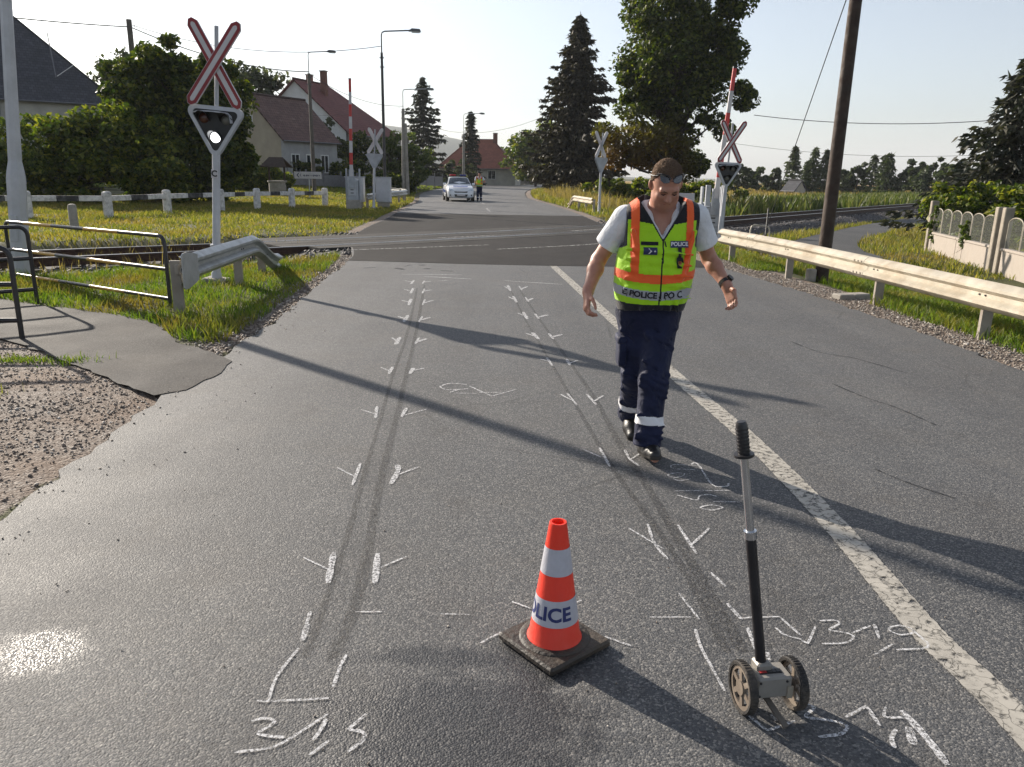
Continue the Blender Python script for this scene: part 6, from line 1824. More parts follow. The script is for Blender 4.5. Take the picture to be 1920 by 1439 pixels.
# ------------------------------------------------------------------ people: blended implicit bodies turned into meshes
class Field:
    def __init__(s, lo, hi, h):
        s.lo = np.array(lo, float); s.h = h
        s.n = np.ceil((np.array(hi, float) - s.lo) / h).astype(int) + 1
        s.F = np.full(s.n, 1.0, np.float32)
        s.ax = [s.lo[k] + h * np.arange(s.n[k]) for k in range(3)]
    def _box(s, lo, hi):
        a = np.clip(np.floor((np.array(lo) - s.lo) / s.h).astype(int), 0, s.n - 1)
        b = np.clip(np.ceil((np.array(hi) - s.lo) / s.h).astype(int) + 1, 1, s.n)
        sl = tuple(slice(a[k], b[k]) for k in range(3))
        X = s.ax[0][sl[0]][:, None, None]; Y = s.ax[1][sl[1]][None, :, None]; Z = s.ax[2][sl[2]][None, None, :]
        return sl, X, Y, Z
    def _merge(s, sl, d, k, op):
        A = s.F[sl]
        if A.size == 0: return
        if op == 'sub': d = -d; s.F[sl] = np.maximum(A, d) if k <= 0 else (lambda h_: A * (1 - h_) + d * h_ + k * h_ * (1 - h_))(np.clip(.5 + .5 * (d - A) / k, 0, 1)); return
        if k <= 0: s.F[sl] = np.minimum(A, d)
        else:
            h_ = np.clip(.5 + .5 * (A - d) / k, 0, 1)
            s.F[sl] = A * (1 - h_) + d * h_ - k * h_ * (1 - h_)
    def cap(s, a, b, ra, rb, k=.02, op='add', flat=None):
        """tapered capsule; flat=(axis, factor) squashes it"""
        a = np.array(a, float); b = np.array(b, float); m = max(ra, rb) + k * 2 + .02
        sl, X, Y, Z = s._box(np.minimum(a, b) - m, np.maximum(a, b) + m)
        d = b - a; L = d @ d + 1e-12
        px, py, pz = X - a[0], Y - a[1], Z - a[2]
        t = np.clip((px * d[0] + py * d[1] + pz * d[2]) / L, 0, 1)
        qx, qy, qz = px - t * d[0], py - t * d[1], pz - t * d[2]
        if flat is not None:
            f = [1, 1, 1]; f[flat[0]] = flat[1]
            q = np.sqrt((qx * f[0]) ** 2 + (qy * f[1]) ** 2 + (qz * f[2]) ** 2)
        else: q = np.sqrt(qx * qx + qy * qy + qz * qz)
        s._merge(sl, (q - (ra + (rb - ra) * t)).astype(np.float32), k, op)
    def ell(s, c, r, k=.02, op='add', rx=0.0, ry=0.0, rz=0.0, p=2.0):
        c = np.array(c, float); r = np.array(r, float); m = r.max() + k * 2 + .02
        sl, X, Y, Z = s._box(c - m, c + m)
        M_ = np.array((Matrix.Rotation(rz, 3, 'Z') @ Matrix.Rotation(ry, 3, 'Y') @ Matrix.Rotation(rx, 3, 'X')).transposed())
        x, y, z = X - c[0], Y - c[1], Z - c[2]
        u = [(M_[i, 0] * x + M_[i, 1] * y + M_[i, 2] * z) / r[i] for i in range(3)]
        if p == 2.0: k0 = np.sqrt(u[0] ** 2 + u[1] ** 2 + u[2] ** 2)
        else: k0 = (np.abs(u[0]) ** p + np.abs(u[1]) ** p + np.abs(u[2]) ** p) ** (1 / p)
        k1 = np.sqrt((u[0] / r[0]) ** 2 + (u[1] / r[1]) ** 2 + (u[2] / r[2]) ** 2) + 1e-9
        d = np.where(k0 < .3, (k0 - 1) * r.min(), k0 * (k0 - 1) / k1)
        s._merge(sl, d.astype(np.float32), k, op)
    def grid(s):
        return np.meshgrid(*s.ax, indexing='ij', sparse=True)
    def cut(s, d):          # keep where d < 0
        s.F = np.maximum(s.F, d.astype(np.float32))
    def mesh(s):
        F = s.F; neg = F < 0
        n = np.array(F.shape)
        c = [neg[i:n[0] - 1 + i, j:n[1] - 1 + j, k:n[2] - 1 + k] for i in (0, 1) for j in (0, 1) for k in (0, 1)]
        cnt = sum(q.astype(np.int8) for q in c)
        act = (cnt > 0) & (cnt < 8)
        idx = np.argwhere(act)
        ids = np.full(act.shape, -1, np.int32); ids[act] = np.arange(len(idx))
        P = np.zeros((len(idx), 3)); W = np.zeros(len(idx))
        co = [(i, j, k) for i in (0, 1) for j in (0, 1) for k in (0, 1)]
        vals = {o: F[idx[:, 0] + o[0], idx[:, 1] + o[1], idx[:, 2] + o[2]] for o in co}
        for a in co:
            for ax in range(3):
                if a[ax] == 0:
                    b = list(a); b[ax] = 1; b = tuple(b)
                    va, vb = vals[a], vals[b]
                    m = (va < 0) != (vb < 0)
                    t = np.where(m, va / np.where(m, va - vb, 1), 0)
                    q = np.array(a, float)[None] + np.zeros((len(idx), 3)); q[:, ax] += t
                    P[m] += q[m]; W[m] += 1
        P = (idx + P / W[:, None]) * s.h + s.lo
        Q = []
        for ax in range(3):
            o1, o2 = [(1, 2), (2, 0), (0, 1)][ax]
            sl0 = [slice(None)] * 3; sl1 = [slice(None)] * 3
            sl0[ax] = slice(0, -1); sl1[ax] = slice(1, None)
            cr_ = neg[tuple(sl0)] != neg[tuple(sl1)]
            e = np.argwhere(cr_)
            e = e[(e[:, o1] > 0) & (e[:, o2] > 0) & (e[:, o1] < n[o1] - 1) & (e[:, o2] < n[o2] - 1)]
            inside = neg[e[:, 0], e[:, 1], e[:, 2]]
            def cid(d1, d2):
                q = e.copy(); q[:, o1] -= d1; q[:, o2] -= d2
                return ids[q[:, 0], q[:, 1], q[:, 2]]
            f = np.stack([cid(1, 1), cid(0, 1), cid(0, 0), cid(1, 0)], 1)
            f[~inside] = f[~inside][:, ::-1]
            Q.append(f)
        return P, np.concatenate(Q)

def smooth_mesh(P, Q, it=2, lam=.5):
    n = len(P)
    E = np.concatenate([Q[:, [0, 1]], Q[:, [1, 2]], Q[:, [2, 3]], Q[:, [3, 0]]])
    for _ in range(it):
        A_ = np.zeros((n, 3)); c = np.zeros(n)
        for a, b in ((0, 1), (1, 0)):
            for k in range(3): A_[:, k] += np.bincount(E[:, a], P[E[:, b], k], n)
            c += np.bincount(E[:, a], minlength=n)
        P = P * (1 - lam) + lam * A_ / np.maximum(c, 1)[:, None]
    return P
def face_normals(P, Q):
    a = P[Q[:, 2]] - P[Q[:, 0]]; b = P[Q[:, 3]] - P[Q[:, 1]]
    N = np.cross(a, b); return N / (np.linalg.norm(N, axis=1)[:, None] + 1e-12)
def vert_normals(P, Q):
    N = face_normals(P, Q); V = np.zeros_like(P)
    for k in range(4):
        for c in range(3): V[:, c] += np.bincount(Q[:, k], N[:, c], len(P))
    return V / (np.linalg.norm(V, axis=1)[:, None] + 1e-12)
def sub_mesh(P, Q, mask, N=None, off=0.0):
    q = Q[mask]; u, inv = np.unique(q, return_inverse=True)
    p = P[u] + (N[u] * off if N is not None else 0)
    return p, inv.reshape(q.shape)

def skin_mat():
    t = NT("skin"); v = t.pos()
    k = t.ramp(t.noise(v, 14, 5, .6), [(.3, (.36, .165, .115)), (.7, (.46, .235, .165))])
    t.l(k, t.p.inputs["Base Color"]); t.p.inputs["Roughness"].default_value = .5
    t.p.inputs["Subsurface Weight"].default_value = .12; t.p.inputs["Subsurface Radius"].default_value = (.012, .004, .002)
    t.bump(t.noise(v, 140, 3), .12, .003)
    return t.m
def cloth(name, col, rough=.85, weave=420, wr=.5, ws=14, var=.12, sheen=.2):
    t = NT(name); v = t.pos()
    k = t.ramp(t.noise(v, 9, 4, .6), [(.3, tuple(c * (1 - var) for c in col)), (.7, tuple(min(1, c * (1 + var)) for c in col))])
    t.l(k, t.p.inputs["Base Color"]); t.p.inputs["Roughness"].default_value = rough
    t.p.inputs["Sheen Weight"].default_value = sheen
    t.p.inputs["Specular IOR Level"].default_value = .25
    h = t.math('ADD', t.math('MULTIPLY', t.noise(v, ws, 3, .55, .6), 1.0), t.math('MULTIPLY', t.noise(v, weave, 2), .03))
    t.bump(h, wr, .03)
    return t.m
M_SKIN = skin_mat()
M_HAIR = mat("short_brown_hair", (.15, .10, .068), .85, .45, 160, 1.0, 260, spec=.2)
M_SHIRT = cloth("white_polo", (.66, .67, .70), .85, ws=16, wr=.45)
M_VEST = cloth("hi_vis_yellow", (.36, .66, .012), .62, ws=11, wr=.45, var=.06)
M_VESTB = cloth("black_vest_trim", (.012, .012, .016), .75, ws=14, wr=.4)
M_VORANGE = cloth("hi_vis_orange", (.80, .115, .022), .6, ws=13, wr=.35, var=.06)
M_VSILVER = cloth("reflective_tape", (.34, .35, .38), .45, ws=13, wr=.25, var=.08)
M_NAVY = cloth("navy_trousers", (.009, .013, .042), .68, ws=10, wr=.9, var=.25, sheen=.06)
M_SHOE = mat("black_shoe", (.012, .011, .011), .45, .3, 20, .2, 80)
M_SOLE = mat("shoe_sole", (.05, .045, .04), .7, .2)
M_PATCHB = mat("navy_patch", (.02, .025, .09), .6, .15)
M_PATCHW = mat("patch_white", (.7, .7, .72), .6, .05)
M_GOLD = mat("badge_gold", (.45, .28, .08), .4, .1, metal=.5)

def hand(f, wrist, d, palm_n, thumb_d, curl, s=1.0):
    """palm plus five curled fingers; d = along the hand, palm_n = palm normal, thumb_d = side of the thumb"""
    w = Vector(wrist); d = Vector(d).normalized(); n_ = Vector(palm_n); n_ = (n_ - d * n_.dot(d)).normalized(); sd_ = d.cross(n_).normalized()
    if sd_.dot(Vector(thumb_d)) < 0: sd_ = -sd_
    for o in (-.024, -.008, .008, .024):
        f.cap(w + sd_ * o * .7 * s, w + (d * .082 + sd_ * o) * s, .0165 * s, .0145 * s, .012)
    L = [.074, .082, .078, .062]; O = [.027, .0095, -.008, -.0245]
    for k in range(4):
        a = w + (d * .084 + sd_ * O[k]) * s
        c = curl * (1 + .12 * k)
        dirs = []
        for q in (c * .5, c * 1.25, c * 1.8):
            dirs.append(d * math.cos(q) + n_ * math.sin(q))
        seg = [.46, .31, .25]
        r = [.0095, .0086, .0078, .0066]
        for j in range(3):
            b = a + dirs[j] * L[k] * seg[j] * s + sd_ * O[k] * .05
            f.cap(a, b, r[j] * s, r[j + 1] * s, .004)
            a = b
    a = w + (d * .018 + sd_ * .026 + n_ * .006) * s
    b = a + (d * .030 + sd_ * .024 + n_ * .012) * s
    c_ = b + (d * .030 + sd_ * .006 + n_ * .014) * s
    e = c_ + (d * .024 - sd_ * .002 + n_ * .008) * s
    f.cap(a, b, .0145 * s, .0115 * s, .010); f.cap(b, c_, .0112 * s, .0098 * s, .004); f.cap(c_, e, .0096 * s, .0078 * s, .003)

def person(loc, J, h, label, far=False):
    """J: joint table in local metres, facing -y"""
    root = empty("person", loc, 0, label, "person")
    V3 = lambda k: Vector(J[k])
    # ---------------- skin: head, neck, torso core, arms, hands, legs
    f = Field((-.56, -.42, -.02), (.56, .46, 1.76), h)
    hc = V3('head'); nod = J['nod']
    RH = Matrix.Rotation(J.get('yaw', 0), 3, 'Z') @ Matrix.Rotation(nod, 3, 'X')   # head frame: -y is the face
    hp = lambda x, y, z: hc + RH @ Vector((x, y, z))
    hr = dict(rx=nod, rz=J.get('yaw', 0))
    f.ell(hp(0, .012, .035), (.079, .098, .098), .01, **hr)            # cranium
    f.ell(hp(0, -.022, -.035), (.066, .072, .092), .03, **hr)          # face
    f.ell(hp(0, -.045, -.100), (.040, .036, .030), .03, **hr)          # chin
    for s in (-1, 1):
        f.ell(hp(s * .040, -.030, -.070), (.030, .045, .040), .03, **hr)       # jaw
        f.ell(hp(s * .036, -.066, -.025), (.024, .018, .018), .02, **hr)       # cheekbone
        f.ell(hp(s * .082, .020, -.012), (.010, .020, .031), .008, rx=nod + .2, rz=s * .35)   # ear
    f.cap(hp(-.040, -.083, .020), hp(.040, -.083, .020), .013, .013, .016)     # brow ridge
    f.cap(hp(0, -.090, .005), hp(0, -.108, -.030), .009, .013, .010)           # nose
    for s in (-1, 1): f.ell(hp(s * .011, -.098, -.036), (.009, .009, .008), .006, **hr)
    for s in (-1, 1): f.ell(hp(s * .031, -.092, -.001), (.017, .012, .010), .010, 'sub', **hr)  # eye sockets
    f.cap(hp(-.018, -.086, -.062), hp(.018, -.086, -.062), .0065, .0065, .008)   # upper lip
    f.cap(hp(-.015, -.083, -.075), hp(.015, -.083, -.075), .0070, .0070, .008)   # lower lip
    f.cap(hp(-.024, -.094, -.0688), hp(.024, -.094, -.0688), .0028, .0028, .002, 'sub')
    f.cap(V3('neck0'), hp(0, .02, -.04), .066, .060, .03)
    f.cap(V3('neck0') + Vector((0, -.03, -.0)), hp(0, -.03, -.09), .045, .040, .03)
    # torso
    f.ell(J['chest'], (.170, .105, .22), .04); f.ell(J['belly'], (.165, .125, .20), .05); f.ell(J['hips'], (.150, .11, .13), .05)
    f.cap(V3('shL'), V3('shR'), .062, .062, .05); f.cap(J['chest'], V3('neck0'), .09, .066, .05)
    for s in 'LR':
        sh, el, wr = V3('sh' + s), V3('el' + s), V3('wr' + s)
        f.cap(sh, el, .056, .043, .03)
        mid = el.lerp(wr, .30)
        f.cap(el, mid, .043, .046, .02); f.cap(mid, wr, .046, .0295, .02)
        d = V3('tip' + s) - wr
        f.cap(wr - d.normalized() * .02, wr + d.normalized() * .03, .029, .026, .02)
        hand(f, wr + d.normalized() * .018, d, J['pn' + s], J['th' + s], J['curl' + s], 1.0)
        hi, kn, an = V3('hip' + s), V3('kn' + s), V3('an' + s)
        f.cap(hi, kn, .080, .055, .04); f.cap(kn, an, .056, .036, .03)
        f.cap(an, V3('toe' + s), .034, .028, .02)
    P, Q = f.mesh(); P = smooth_mesh(P, Q, 1, .35)
    np_obj("body", P, Q, M_SKIN, root, True)
    # ---------------- hair
    hh = max(.004, h * .85)
    g = Field(hc - Vector((.14, .16, .14)), hc + Vector((.14, .16, .17)), hh)
    g.ell(hp(0, .014, .036), (.0808, .0995, .0998), .01, **hr)
    X, Y, Z = g.grid()
    Hl = np.array(RH.transposed())
    lx = Hl[0, 0] * (X - hc.x) + Hl[0, 1] * (Y - hc.y) + Hl[0, 2] * (Z - hc.z)
    ly = Hl[1, 0] * (X - hc.x) + Hl[1, 1] * (Y - hc.y) + Hl[1, 2] * (Z - hc.z)
    lz = Hl[2, 0] * (X - hc.x) + Hl[2, 1] * (Y - hc.y) + Hl[2, 2] * (Z - hc.z)
    line = np.where(ly < -.045, .088 + .10 * np.abs(lx) * 0 , np.where(ly < .02, .088 - (ly + .045) * 1.35, -.012 - (ly - .02) * .5))
    g.cut(line - lz)
    P, Q = g.mesh(); P = P + vert_normals(P, Q) * (np.random.default_rng(2).random(len(P)) ** 2 * .0075)[:, None]; np_obj("hair", P, Q, M_HAIR, root, True)
    if not far:
        for s in (-1, 1):
            e = MB(); c = hp(s * .031, -.079, -.001)
            e.tube([hp(s * .019, -.0855, -.003), hp(s * .031, -.0895, -.0055), hp(s * .043, -.083, -.004)], [.0018, .0034, .0016], 8).build("eye", mat("eye_dark", (.03, .02, .018), .2, .1), root, True)
            e2 = Field(hp(s * .031, -.08, .018) - Vector((.035, .03, .02)), hp(s * .031, -.08, .018) + Vector((.035, .03, .02)), .0025)
            e2.cap(hp(s * .012, -.0945, .012), hp(s * .032, -.0945, .020), .0032, .0042, .002); e2.cap(hp(s * .032, -.0945, .020), hp(s * .050, -.086, .014), .0042, .0022, .002)
            P, Q = e2.mesh(); np_obj("eyebrow", P, Q, M_HAIR, root, True)
        pl = Field(hp(0, -.09, -.068) - Vector((.04, .03, .03)), hp(0, -.09, -.068) + Vector((.04, .03, .03)), .0022)
        pl.cap(hp(-.017, -.0885, -.0625), hp(.017, -.0885, -.0625), .0050, .0050, .003); pl.cap(hp(-.013, -.0862, -.0745), hp(.013, -.0862, -.0745), .0052, .0052, .003)
        pl.cap(hp(-.024, -.097, -.0688), hp(.024, -.097, -.0688), .0024, .0024, .001, 'sub')
        P, Q = pl.mesh(); np_obj("lips", P, Q, mat("lip_skin", (.28, .10, .075), .5, .1), root, True)
    # ---------------- shirt: sleeves and collar
    rngp = np.random.default_rng(5)
    g = Field((-.40, -.26, .86), (.42, .30, 1.56), h)
    g.ell(J['chest'], (.178, .112, .23), .03); g.ell(J['belly'], (.172, .125, .205), .03)
    g.cap(V3('shL'), V3('shR'), .068, .068, .03)
    for s in 'LR':
        sh, el = V3('sh' + s), V3('el' + s)
        g.cap(sh, sh.lerp(el, .64), .078, .081, .03)
    X, Y, Z = g.grid()
    for s in 'LR':          # open sleeve ends
        sh, el = V3('sh' + s), V3('el' + s); d = (el - sh).normalized()
        t_ = (X - sh.x) * d.x + (Y - sh.y) * d.y + (Z - sh.z) * d.z
        sx = -1 if sh.x < 0 else 1
        far_ = ((X * sx) > abs(sh.x) - .01)
        g.F = np.where(far_, np.maximum(g.F, (t_ - (el - sh).length * .64).astype(np.float32)), g.F)
    nk = V3('neck0')
    vx = np.abs(X - nk.x); vz = 1.46 - Z
    g.cut(np.where((Y < nk.y) & (Z > 1.30), (.062 - (1.44 - Z) * .42) - vx, -1 + 0 * (vx + Y + Z)) * 1.0)
    P, Q = g.mesh(); P = smooth_mesh(P, Q, 2, .5); np_obj("shirt", P, Q, M_SHIRT, root, True)
    g = Field(nk - Vector((.16, .18, .18)), nk + Vector((.16, .16, .14)), max(.004, h * .9))
    for s in (-1, 1):
        g.cap(nk + Vector((s * .02, .085, .035)), nk + Vector((s * .082, .02, .025)), .030, .030, .008, flat=(0, 1.0))
        g.cap(nk + Vector((s * .082, .02, .025)), nk + Vector((s * .072, -.075, -.040)), .030, .022, .008)
        g.cap(nk + Vector((s * .078, -.055, -.020)), nk + Vector((s * .115, -.075, -.065)), .018, .012, .02)
        g.cap(nk + Vector((s * .070, -.080, -.045)), nk + Vector((s * .010, -.125, -.145)), .016, .010, .01)
    g.cap(nk + Vector((0, .02, -.12)), nk + Vector((0, -.02, .12)), .060, .064, .005, 'sub')
    P, Q = g.mesh(); P = smooth_mesh(P, Q, 2, .5); np_obj("collar", P, Q, M_SHIRT, root, True)
    # ---------------- hi-vis vest
    hv = h if far else .0042
    g = Field((-.33, -.29, .80), (.33, .30, 1.52), hv)
    cx = J['belly'][0]
    g.ell(J['chest'], (.215, .146, .29), .05, p=2.6); g.ell((cx, J['belly'][1] - .005, J['belly'][2]), (.208, .168, .25), .07, p=2.5)
    g.cap((J['hips'][0], .01, .90), (J['hips'][0], .01, .99), .165, .18, .08, flat=(1, 1.15))
    g.cap(V3('shL') * .86 + Vector((0, .0, .18)), V3('shR') * .86 + Vector((0, .0, .20)), .078, .078, .06)
    for k in range(5):      # soft folds
        g.cap((-.20, -.15, 1.0 + .055 * k), (.17, -.17, .955 + .06 * k), .008, .004, .035)
        g.cap((-.10 + .05 * k, -.17, .88), (-.08 + .04 * k, -.16, 1.02), .008, .003, .03)
    g.cap((-.17, -.12, 1.32), (-.10, -.16, 1.08), .010, .004, .03); g.cap((.18, -.12, 1.32), (.10, -.16, 1.05), .010, .004, .03)
    X, Y, Z = g.grid()
    hem = .865 + .02 * np.cos((X - cx) * 9)
    g.cut(hem - Z + 0 * (X + Y))
    vx = np.abs(X - nk.x)
    g.cut(np.where((Y < nk.y + .02), (.098 - (1.43 - Z) * .62) - vx, (.085 - vx) if False else -1 + 0 * (vx + Y + Z)) * .8)
    g.cut((np.where(Z > 1.38, .095, -1.0)) - np.sqrt((X - nk.x) ** 2 + (Y - nk.y) ** 2))
    for s in 'LR':         # arm holes
        sh, el = V3('sh' + s), V3('el' + s); sx = -1 if sh.x < 0 else 1
        g.cut((sx * (X) - (abs(sh.x) + .008 + 1.6 * np.maximum(0, 1.235 - Z))) * .7 + 0 * (Y + Z))
    P, Q = g.mesh(); P = smooth_mesh(P, Q, 2, .5)
    N = vert_normals(P, Q)
    C = P[Q].mean(1); FN = face_normals(P, Q)
    zz = C[:, 2] + .10 * np.maximum(0, np.abs(C[:, 0] - cx) - .05) * 0
    front = C[:, 1] < .06
    yoke = (zz > 1.345 + .035 * np.minimum(1, np.abs(C[:, 0] - nk.x) / .2))
    edge_v = np.abs(np.abs(C[:, 0] - nk.x) - (.098 - (1.43 - C[:, 2]) * .62)) < .009
    edge_v &= front & (C[:, 2] > 1.26)
    zipm = (np.abs(C[:, 0] - nk.x + (1.28 - C[:, 2]) * .02) < .0045) & (C[:, 1] < -.05) & (C[:, 2] < 1.285)
    armh = (np.abs(C[:, 0]) > abs(J['shL'][0]) + .001 + 1.6 * np.maximum(0, 1.235 - C[:, 2])) & (C[:, 2] > 1.15)
    hemm = C[:, 2] < .895 + .02 * np.cos((C[:, 0] - cx) * 9) + .05 * (np.abs(C[:, 0] - cx) / .2) ** 2 * .6
    sidem = (np.abs(C[:, 1] - .02) < .012) & (np.abs(C[:, 0] - cx) > .12) & (C[:, 2] < 1.2)
    trim = yoke | edge_v | zipm | armh | hemm
    vest = np_obj("vest", P, Q, M_VEST, root, True)
    vest.data.materials.append(M_VESTB)
    vest.data.polygons.foreach_set("material_index", trim.astype(np.int32))
    lx_ = -.175; 
    xl = -.152 + .0 * C[:, 2]; xr = .150 - .12 * np.maximum(0, 1.25 - C[:, 2])
    vert_b = ((np.abs(C[:, 0] - xl) < .0225) | (np.abs(C[:, 0] - xr) < .0215)) & (C[:, 2] > 1.05)
    zb = C[:, 2] - .02 * (np.abs(C[:, 0] - cx) / .2) ** 2
    hor_b = (zb > 1.034) & (zb < 1.082)
    sil = (zb > .942) & (zb < .992)
    ob = (vert_b | hor_b) & ~zipm
    p_, q_ = sub_mesh(P, Q, ob, N, .0022); np_obj("orange_band", p_, q_, M_VORANGE, vest, True)
    p_, q_ = sub_mesh(P, Q, sil & ~zipm, N, .0022); band = np_obj("reflective_band", p_, q_, M_VSILVER, vest, True)
    if not far:
        tree = BVHTree.FromPolygons([tuple(v) for v in P], [tuple(int(i) for i in q) for q in Q])
        def onvest(x, z, off=.004):
            hit = tree.ray_cast(Vector((x, -.6, z)), Vector((0, 1, 0)))
            y = hit[0].y if hit[0] is not None else -.12
            return (x, y - off, z)
        def arc(x):     # follow the curved band across the belly
            return .967 + .02 * (abs(x - cx) / .2) ** 2
        text_mesh("lettering", "E POLICE I PO C", .046, M_VESTB, band, lambda x, y: onvest(x * 1.0 - .045, arc(x - .045) + y, .0055), bold=.0016)
        for bx in (-.185, -.152, .0, .026, .055): 
            MB().add([onvest(bx + dx, arc(bx) + dz, .0046) for dx, dz in ((-.0015, -.024), (.0015, -.024), (.0015, .024), (-.0015, .024))], [(0, 1, 2, 3)]).build("band_tick", M_VESTB, band, fix=False)
        def patch(name, x0, x1, z0, z1, m, off=.005, nx_=10, par=vest):
            V = []; Fc = []; nz_ = 6
            for i in range(nx_ + 1):
                for j in range(nz_ + 1): V.append(onvest(x0 + (x1 - x0) * i / nx_, z0 + (z1 - z0) * j / nz_, off))
            for i in range(nx_):
                for j in range(nz_):
                    a = i * (nz_ + 1) + j; Fc.append((a, a + nz_ + 1, a + nz_ + 2, a + 1))
            return mesh_obj(name, V, Fc, m, par)
        patch("name_strip", -.122, -.028, 1.243, 1.262, M_VESTB)
        em = patch("rank_patch", -.110, -.034, 1.192, 1.232, M_PATCHB)
        for ax_ in ((-.074, 1),):
            x = ax_[0]
            MB().add([onvest(x + a, 1.212 + b, .0062) for a, b in ((-.010, .014), (-.003, .014), (.010, 0), (-.003, -.014), (-.010, -.014), (.002, 0))], [(0, 5, 2, 1), (5, 4, 3, 2)]).build("chevron", M_PATCHW, em, fix=False)
            MB().add([onvest(x + .026 + .007 * math.cos(k * math.pi / 4) * (1 if k % 2 == 0 else .4), 1.212 + .007 * math.sin(k * math.pi / 4) * (1 if k % 2 == 0 else .4), .0062) for k in range(8)], [tuple(range(8))]).build("star", M_PATCHW, em, fix=False)
        pt = patch("police_patch", .040, .142, 1.232, 1.268, M_PATCHB)
        text_mesh("lettering", "POLICE", .030, M_PATCHW, pt, lambda x, y: onvest(.091 + x, 1.2505 + y, .0064), bold=.0008)
        patch("badge_strap", .083, .105, 1.165, 1.233, M_VESTB)
        bd = MB().add([onvest(.094 + a, 1.150 + b, .0070) for a, b in ((-.017, .030), (.017, .030), (.021, .005), (.012, -.030), (-.012, -.030), (-.021, .005))], [tuple(range(6))]).build("badge", M_VESTB, vest, fix=False)
        MB().add([onvest(.094 + .011 * math.cos(k * math.pi / 5), 1.150 + .013 * math.sin(k * math.pi / 5), .0084) for k in range(10)], [tuple(range(10))]).build("badge_crest", M_GOLD, bd, fix=False)
        MB().add([onvest(.094 + .006 * math.cos(k * math.pi / 5), 1.154 + .006 * math.sin(k * math.pi / 5), .0095) for k in range(10)], [tuple(range(10))]).build("badge_enamel", M_RED, bd, fix=False)
        zp = onvest(nk.x + .012, 1.262, .006)
        MB().box((zp[0], zp[1], zp[2] - .012), (.006, .004, .034), ry=-.3).build("zip_pull", M_VESTB, vest)
    # ---------------- trousers
    g = Field((-.32, -.32, .0), (.30, .50, .98), h if far else .0055)
    hp_ = Vector(J['hips'])
    g.ell((hp_.x, hp_.y, .86), (.175, .135, .15), .05)
    for s in 'LR':
        hi, kn, an = V3('hip' + s), V3('kn' + s), V3('an' + s)
        g.cap(hi, kn, .100, .083, .06)
        g.cap(kn, kn.lerp(an, .75), .083, .076, .03); g.cap(kn.lerp(an, .7), an + (an - kn).normalized() * .02, .076, .083, .02)
        out_ = -1 if hi.x < kn.x or s == 'L' else 1
        rr = np.random.default_rng(3 if s == 'L' else 8)
        fw = Vector((0, -1, 0))
        for k in range(12):      # creases at knee, thigh and hem
            t = (.05, .12, .3, .45, .82, .92, 1.0, 1.08, 1.2, 1.45, 1.75, 1.9)[k]
            c = hi.lerp(kn, t) if t <= 1 else kn.lerp(an, t - 1)
            a_ = c + Vector((-.08, -.055 - .02 * rr.random(), .035 * rr.normal())); b_ = c + Vector((.075, -.06, .04 * rr.normal()))
            g.cap(a_, b_, .010, .005, .028)
            g.cap(c + Vector((-.05, -.085, .03)), c + Vector((.05, -.08, -.03 + .03 * rr.normal())), .002, .002, .018, 'sub')
    X, Y, Z = g.grid()
    g.cut(Z - .935 + 0 * (X + Y))
    for s in 'LR':
        an = V3('an' + s); kn = V3('kn' + s); d = (an - kn).normalized()
        t_ = (X - an.x) * d.x + (Y - an.y) * d.y + (Z - an.z) * d.z
        near = (np.abs(X - an.x) < .12) & (np.abs(Y - an.y) < .14) & (Z < .3)
        g.F = np.where(near, np.maximum(g.F, (t_ - .028).astype(np.float32)), g.F)
    P, Q = g.mesh(); P = smooth_mesh(P, Q, 1, .5)
    tr_ = np_obj("trousers", P, Q, M_NAVY, root, True)
    N = vert_normals(P, Q); C = P[Q].mean(1)
    for s in 'LR':
        an = np.array(J['an' + s]); kn = np.array(J['kn' + s]); ax_ = an - kn; L = np.linalg.norm(ax_); ax_ /= L
        t_ = (C - kn) @ ax_; rd = np.linalg.norm(C - kn - t_[:, None] * ax_, axis=1)
        m_ = (t_ > L - .155) & (t_ < L - .105) & (rd < .115)
        o_ = 'R' if s == 'L' else 'L'
        an2 = np.array(J['an' + o_]); kn2 = np.array(J['kn' + o_]); a2 = an2 - kn2; L2 = np.linalg.norm(a2); a2 /= L2
        t2 = np.clip((C - kn2) @ a2, 0, L2); rd2 = np.linalg.norm(C - kn2 - t2[:, None] * a2, axis=1)
        m_ &= rd < rd2
        if m_.sum() > 4:
            p_, q_ = sub_mesh(P, Q, m_, N, .003); np_obj("reflective_hoop", p_, q_, M_PATCHW, tr_, True)
    if not far:
        kL, hL = V3('knL'), V3('hipL'); c = hL.lerp(kL, .62) + Vector((-.082, -.012, 0))
        g = Field(c - Vector((.08, .12, .14)), c + Vector((.08, .12, .14)), .006)
        g.ell(c, (.030, .075, .095), .01, p=4.0)
        P, Q = g.mesh(); P = smooth_mesh(P, Q, 2, .5); pk = np_obj("cargo_pocket", P, Q, M_NAVY, tr_, True)
        g = Field(c - Vector((.08, .12, .0)), c + Vector((.08, .12, .14)), .006)
        g.ell(c + Vector((-.006, 0, .075)), (.033, .079, .026), .01, p=4.0)
        P, Q = g.mesh(); np_obj("pocket_flap", P, Q, M_NAVY, pk, True)
    # ---------------- shoes
    for s in 'LR':
        an, toe, heel = V3('an' + s), V3('toe' + s), V3('heel' + s)
        g = Field((min(an.x, toe.x) - .09, min(toe.y, heel.y) - .10, -.02), (max(an.x, toe.x) + .09, max(toe.y, heel.y) + .10, .24), h if far else .005)
        bl = heel.lerp(toe, .68)
        g.cap(heel + Vector((0, 0, .022)), bl + Vector((0, 0, .020)), .040, .047, .02); g.cap(bl + Vector((0, 0, .018)), toe + Vector((0, 0, .014)), .048, .036, .02)
        g.cap(heel.lerp(toe, .15) + Vector((0, 0, .035)), an + Vector((0, 0, .02)), .042, .044, .03)
